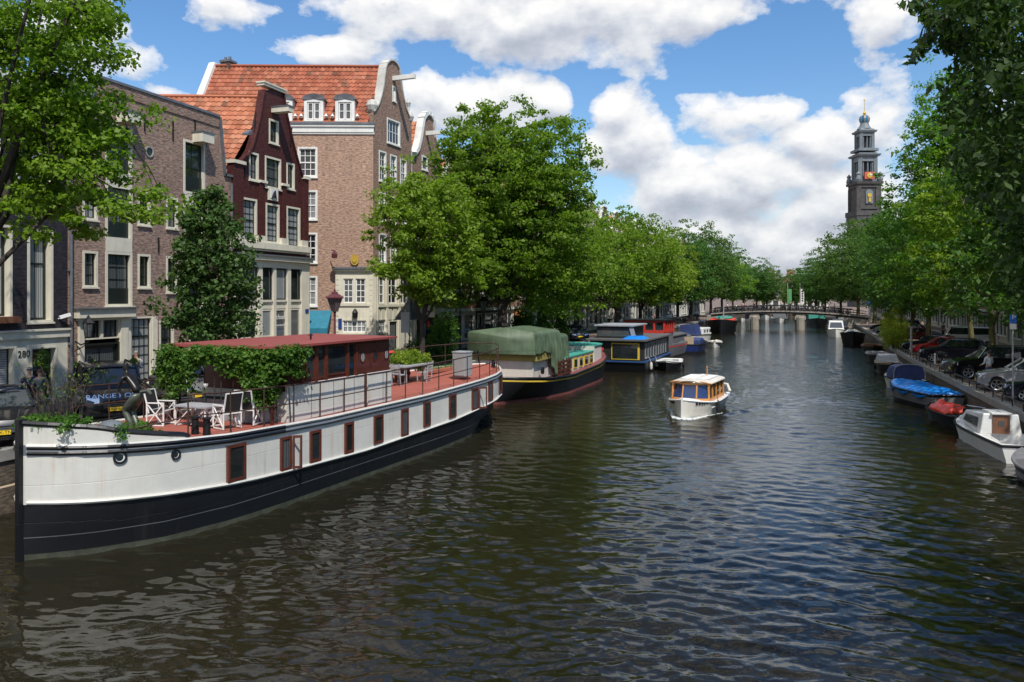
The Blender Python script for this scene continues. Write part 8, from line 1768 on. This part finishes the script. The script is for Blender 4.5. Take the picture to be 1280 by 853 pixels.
# ---------------------------------------------------------------- bicycles
def bicycle(label,loc_,rz,group):
    r=thing('bicycle',label,'bicycle',loc_,rz,group=group)
    for x in (-.53,.53):
        m=MB(); k=20; m.tube([(x+.34*math.cos(6.2832*i/k),0,.35+.34*math.sin(6.2832*i/k)) for i in range(k+1)],.022,5,cap=False); w_=m.build('wheel','rubber',r)
        m=MB()
        for i in range(8): a=math.pi*i/8; m.bar((x-.32*math.cos(a),0,.35-.32*math.sin(a)),(x+.32*math.cos(a),0,.35+.32*math.sin(a)),.007)
        m.build('spokes','chrome',r).parent=w_
    m=MB()
    for a,c in (((-.53,0,.35),(-.08,0,.32)),((-.08,0,.32),(-.22,0,.85)),((-.22,0,.82),(-.53,0,.35)),((-.08,0,.32),(.36,0,.80)),((-.2,0,.72),(.36,0,.86)),((.38,0,.98),(.40,0,.72)),((.40,0,.72),(.53,0,.35))): m.tube([a,c],.026,5)
    m.build('frame','iron',r)
    m=MB(); m.tube([(.18,-.27,1.02),(.34,-.2,1.08),(.38,0,1.02),(.34,.2,1.08),(.18,.27,1.02)],.015,5); m.build('handlebar','chrome',r)
    m=MB(); m.hexa([(-.36,-.09,.90),(-.08,-.03,.92),(-.08,.03,.92),(-.36,.09,.90),(-.34,-.08,.97),(-.1,-.02,.96),(-.1,.02,.96),(-.34,.08,.97)]); m.build('saddle','rubber',r)
    m=MB(); m.bar((-.75,0,.73),(-.35,0,.73),.12,.02); m.build('luggage_rack','iron',r)
    m=MB(); m.box((.46,-.2,.86),(.82,.2,1.12)); m.build('crate','black_fabric',r)
    m=MB(); m.hexa([(-.55,.03,.28),(.0,.03,.26),(.0,.05,.26),(-.55,.05,.28),(-.55,.03,.42),(.0,.03,.40),(.0,.05,.40),(-.55,.05,.42)]); m.build('chain_guard','iron',r)
    return r
bike=bicycle('bicycle leaning at the quay rail before the dark blue car on the right',tuple(at_z(1180,462,RZ)),R(100),'bicycles by the canal')
rd=random.Random(11); 
_kid=None
for i in range(46):
    y=84+i*1.25+rd.uniform(-.2,.2); x=xl(y,QL)-.75+rd.uniform(-.1,.1); dup(bike,(x,y,LZ),R(rd.choice((70,80,95,110,265))+rd.uniform(-8,8)),'bicycle in the long black row parked along the left quay near the pink houses','bicycles along the left quay')
# ---------------------------------------------------------------- far bridge
def bridge():
    Y=152.5; r=thing('stone_bridge','three span stone canal bridge with iron railing full of bicycles','bridge',(0,Y,0),0)
    xs=list(np.linspace(-11.9,14.5,24)); zt=lambda x:3.25-.0042*(x+.5)**2-.0*x
    m=MB()
    for a,c in zip(xs,xs[1:]):
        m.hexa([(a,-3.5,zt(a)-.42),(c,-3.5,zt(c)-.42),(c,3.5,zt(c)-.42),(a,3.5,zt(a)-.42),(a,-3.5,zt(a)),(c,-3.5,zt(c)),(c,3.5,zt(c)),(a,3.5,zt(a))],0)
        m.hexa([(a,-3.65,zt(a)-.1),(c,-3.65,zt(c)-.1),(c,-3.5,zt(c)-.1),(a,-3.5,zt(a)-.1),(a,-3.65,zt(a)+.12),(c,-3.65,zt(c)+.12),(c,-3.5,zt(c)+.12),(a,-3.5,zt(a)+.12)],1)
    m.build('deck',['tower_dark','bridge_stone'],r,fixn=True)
    for x in (-4.3,3.4):
        m=MB(); m.box((x-.75,-3.4,-.4),(x+.75,3.4,zt(x)-.42)); m.box((x-.9,-3.7,1.8),(x+.9,3.6,2.45)); m.lathe([(.75,-.4),(.75,2.2),(0,2.5)],(x,-3.4,0),10); m.build('pier','bridge_stone',r,fixn=True)
    for x0,x1 in ((-12.6,-10.6),(9.6,15)): m=MB(); m.box((x0,-3.45,-.4),(x1,3.45,zt(x0 if x0>0 else x1)-.43)); m.build('abutment','bridge_stone',r)
    for yy in (-3.4,3.4):
        m=MB(); 
        for h in (.95,.5,.12): m.tube([(x,yy,zt(x)+h) for x in xs],.035,5)
        for a in np.linspace(-11.9,14.5,54): m.bar((a,yy,zt(a)),(a,yy,zt(a)+.95),.03)
        m.build('railing','iron',r)
    return Y,zt
YB,ZT=bridge()
for i in range(84):
    x=-11.4+i*.275+rd.uniform(-.08,.08); dup(bike,(x,YB-2.95+(i%3)*.4,ZT(x)),R(rd.choice((75,100,88,-80))+rd.uniform(-12,12)),'bicycle parked along the railing of the far bridge','bicycles on the far bridge')
pb=[person(['person in white crossing the far bridge','person in dark clothes on the far bridge','person in light clothes on the far bridge','person in pink on the far bridge'][i],(x,YB+.3,ZT(x)),R(ang),t,'cloth_black','hair_dark',1.75,group='people on the far bridge') for i,(x,ang,t) in enumerate(((-1.5,90,'cloth_white'),(1.8,-90,'cloth_black'),(5.6,80,'cloth_light'),(-6.5,90,'cloth_pink')))]
for i,(k_,x,y,lb) in enumerate(((0,-9.2,-.4,'person in white near the left end of the far bridge'),(1,-4.5,.6,'person in dark clothes above the left bridge pier'),(2,.4,-.6,'person in light clothes over the middle bridge span'),(0,3.2,.9,'person in white above the right bridge pier'),(3,7.4,-.2,'person in pink near the right end of the far bridge'),(2,9.2,.4,'person in light clothes at the right end of the far bridge'))):
    dup(pb[k_],(x,YB+y,ZT(x)),R(i*70),lb)
for i,(px,c_,lb) in enumerate(((984.5,'green_banner','tall green banner hanging beyond the far bridge'),(1000,'white_paint','tall white banner with dark marks beyond the far bridge'))):
    p=at_d(px,HY,205); r=thing('street_banner',lb,'banner',(p.x,p.y,LZ if i==0 else LZ)); m=MB(); m.tube([(0,0,-1.5),(0,0,7.5)],.08,6); m.build('pole','weathered',r); m=MB(); m.box((.15,-.03,2.2),(1.0,.03,6.0)); m.build('cloth',c_,r)
    if i: 
        m=MB()
        for k in range(5): m.box((.4,-.045,2.8+k*.6),(.8,-.032,3.2+k*.6))
        m.build('dark_marks','iron',r)
# red cafe canopy and orange blind on the left terrace
r=thing('cafe_awning','orange blind hanging over a doorway beyond the biggest tree','awning',(pxy(643,-24.2)[0],pxy(643,-24.2)[1],LZ+2.6)); m=MB(); m.hexa([(0,-1.3,0),(1.3,-1.3,-.6),(1.3,1.3,-.6),(0,1.3,0),(0,-1.3,1.2),(1.32,-1.3,-.5),(1.32,1.3,-.5),(0,1.3,1.2)]); m.build('cloth','orange_cloth',r,fixn=True); m=MB(); m.tube([(0,-1.3,.1),(1.3,-1.3,-.55)],.02,5); m.build('arm','iron',r)
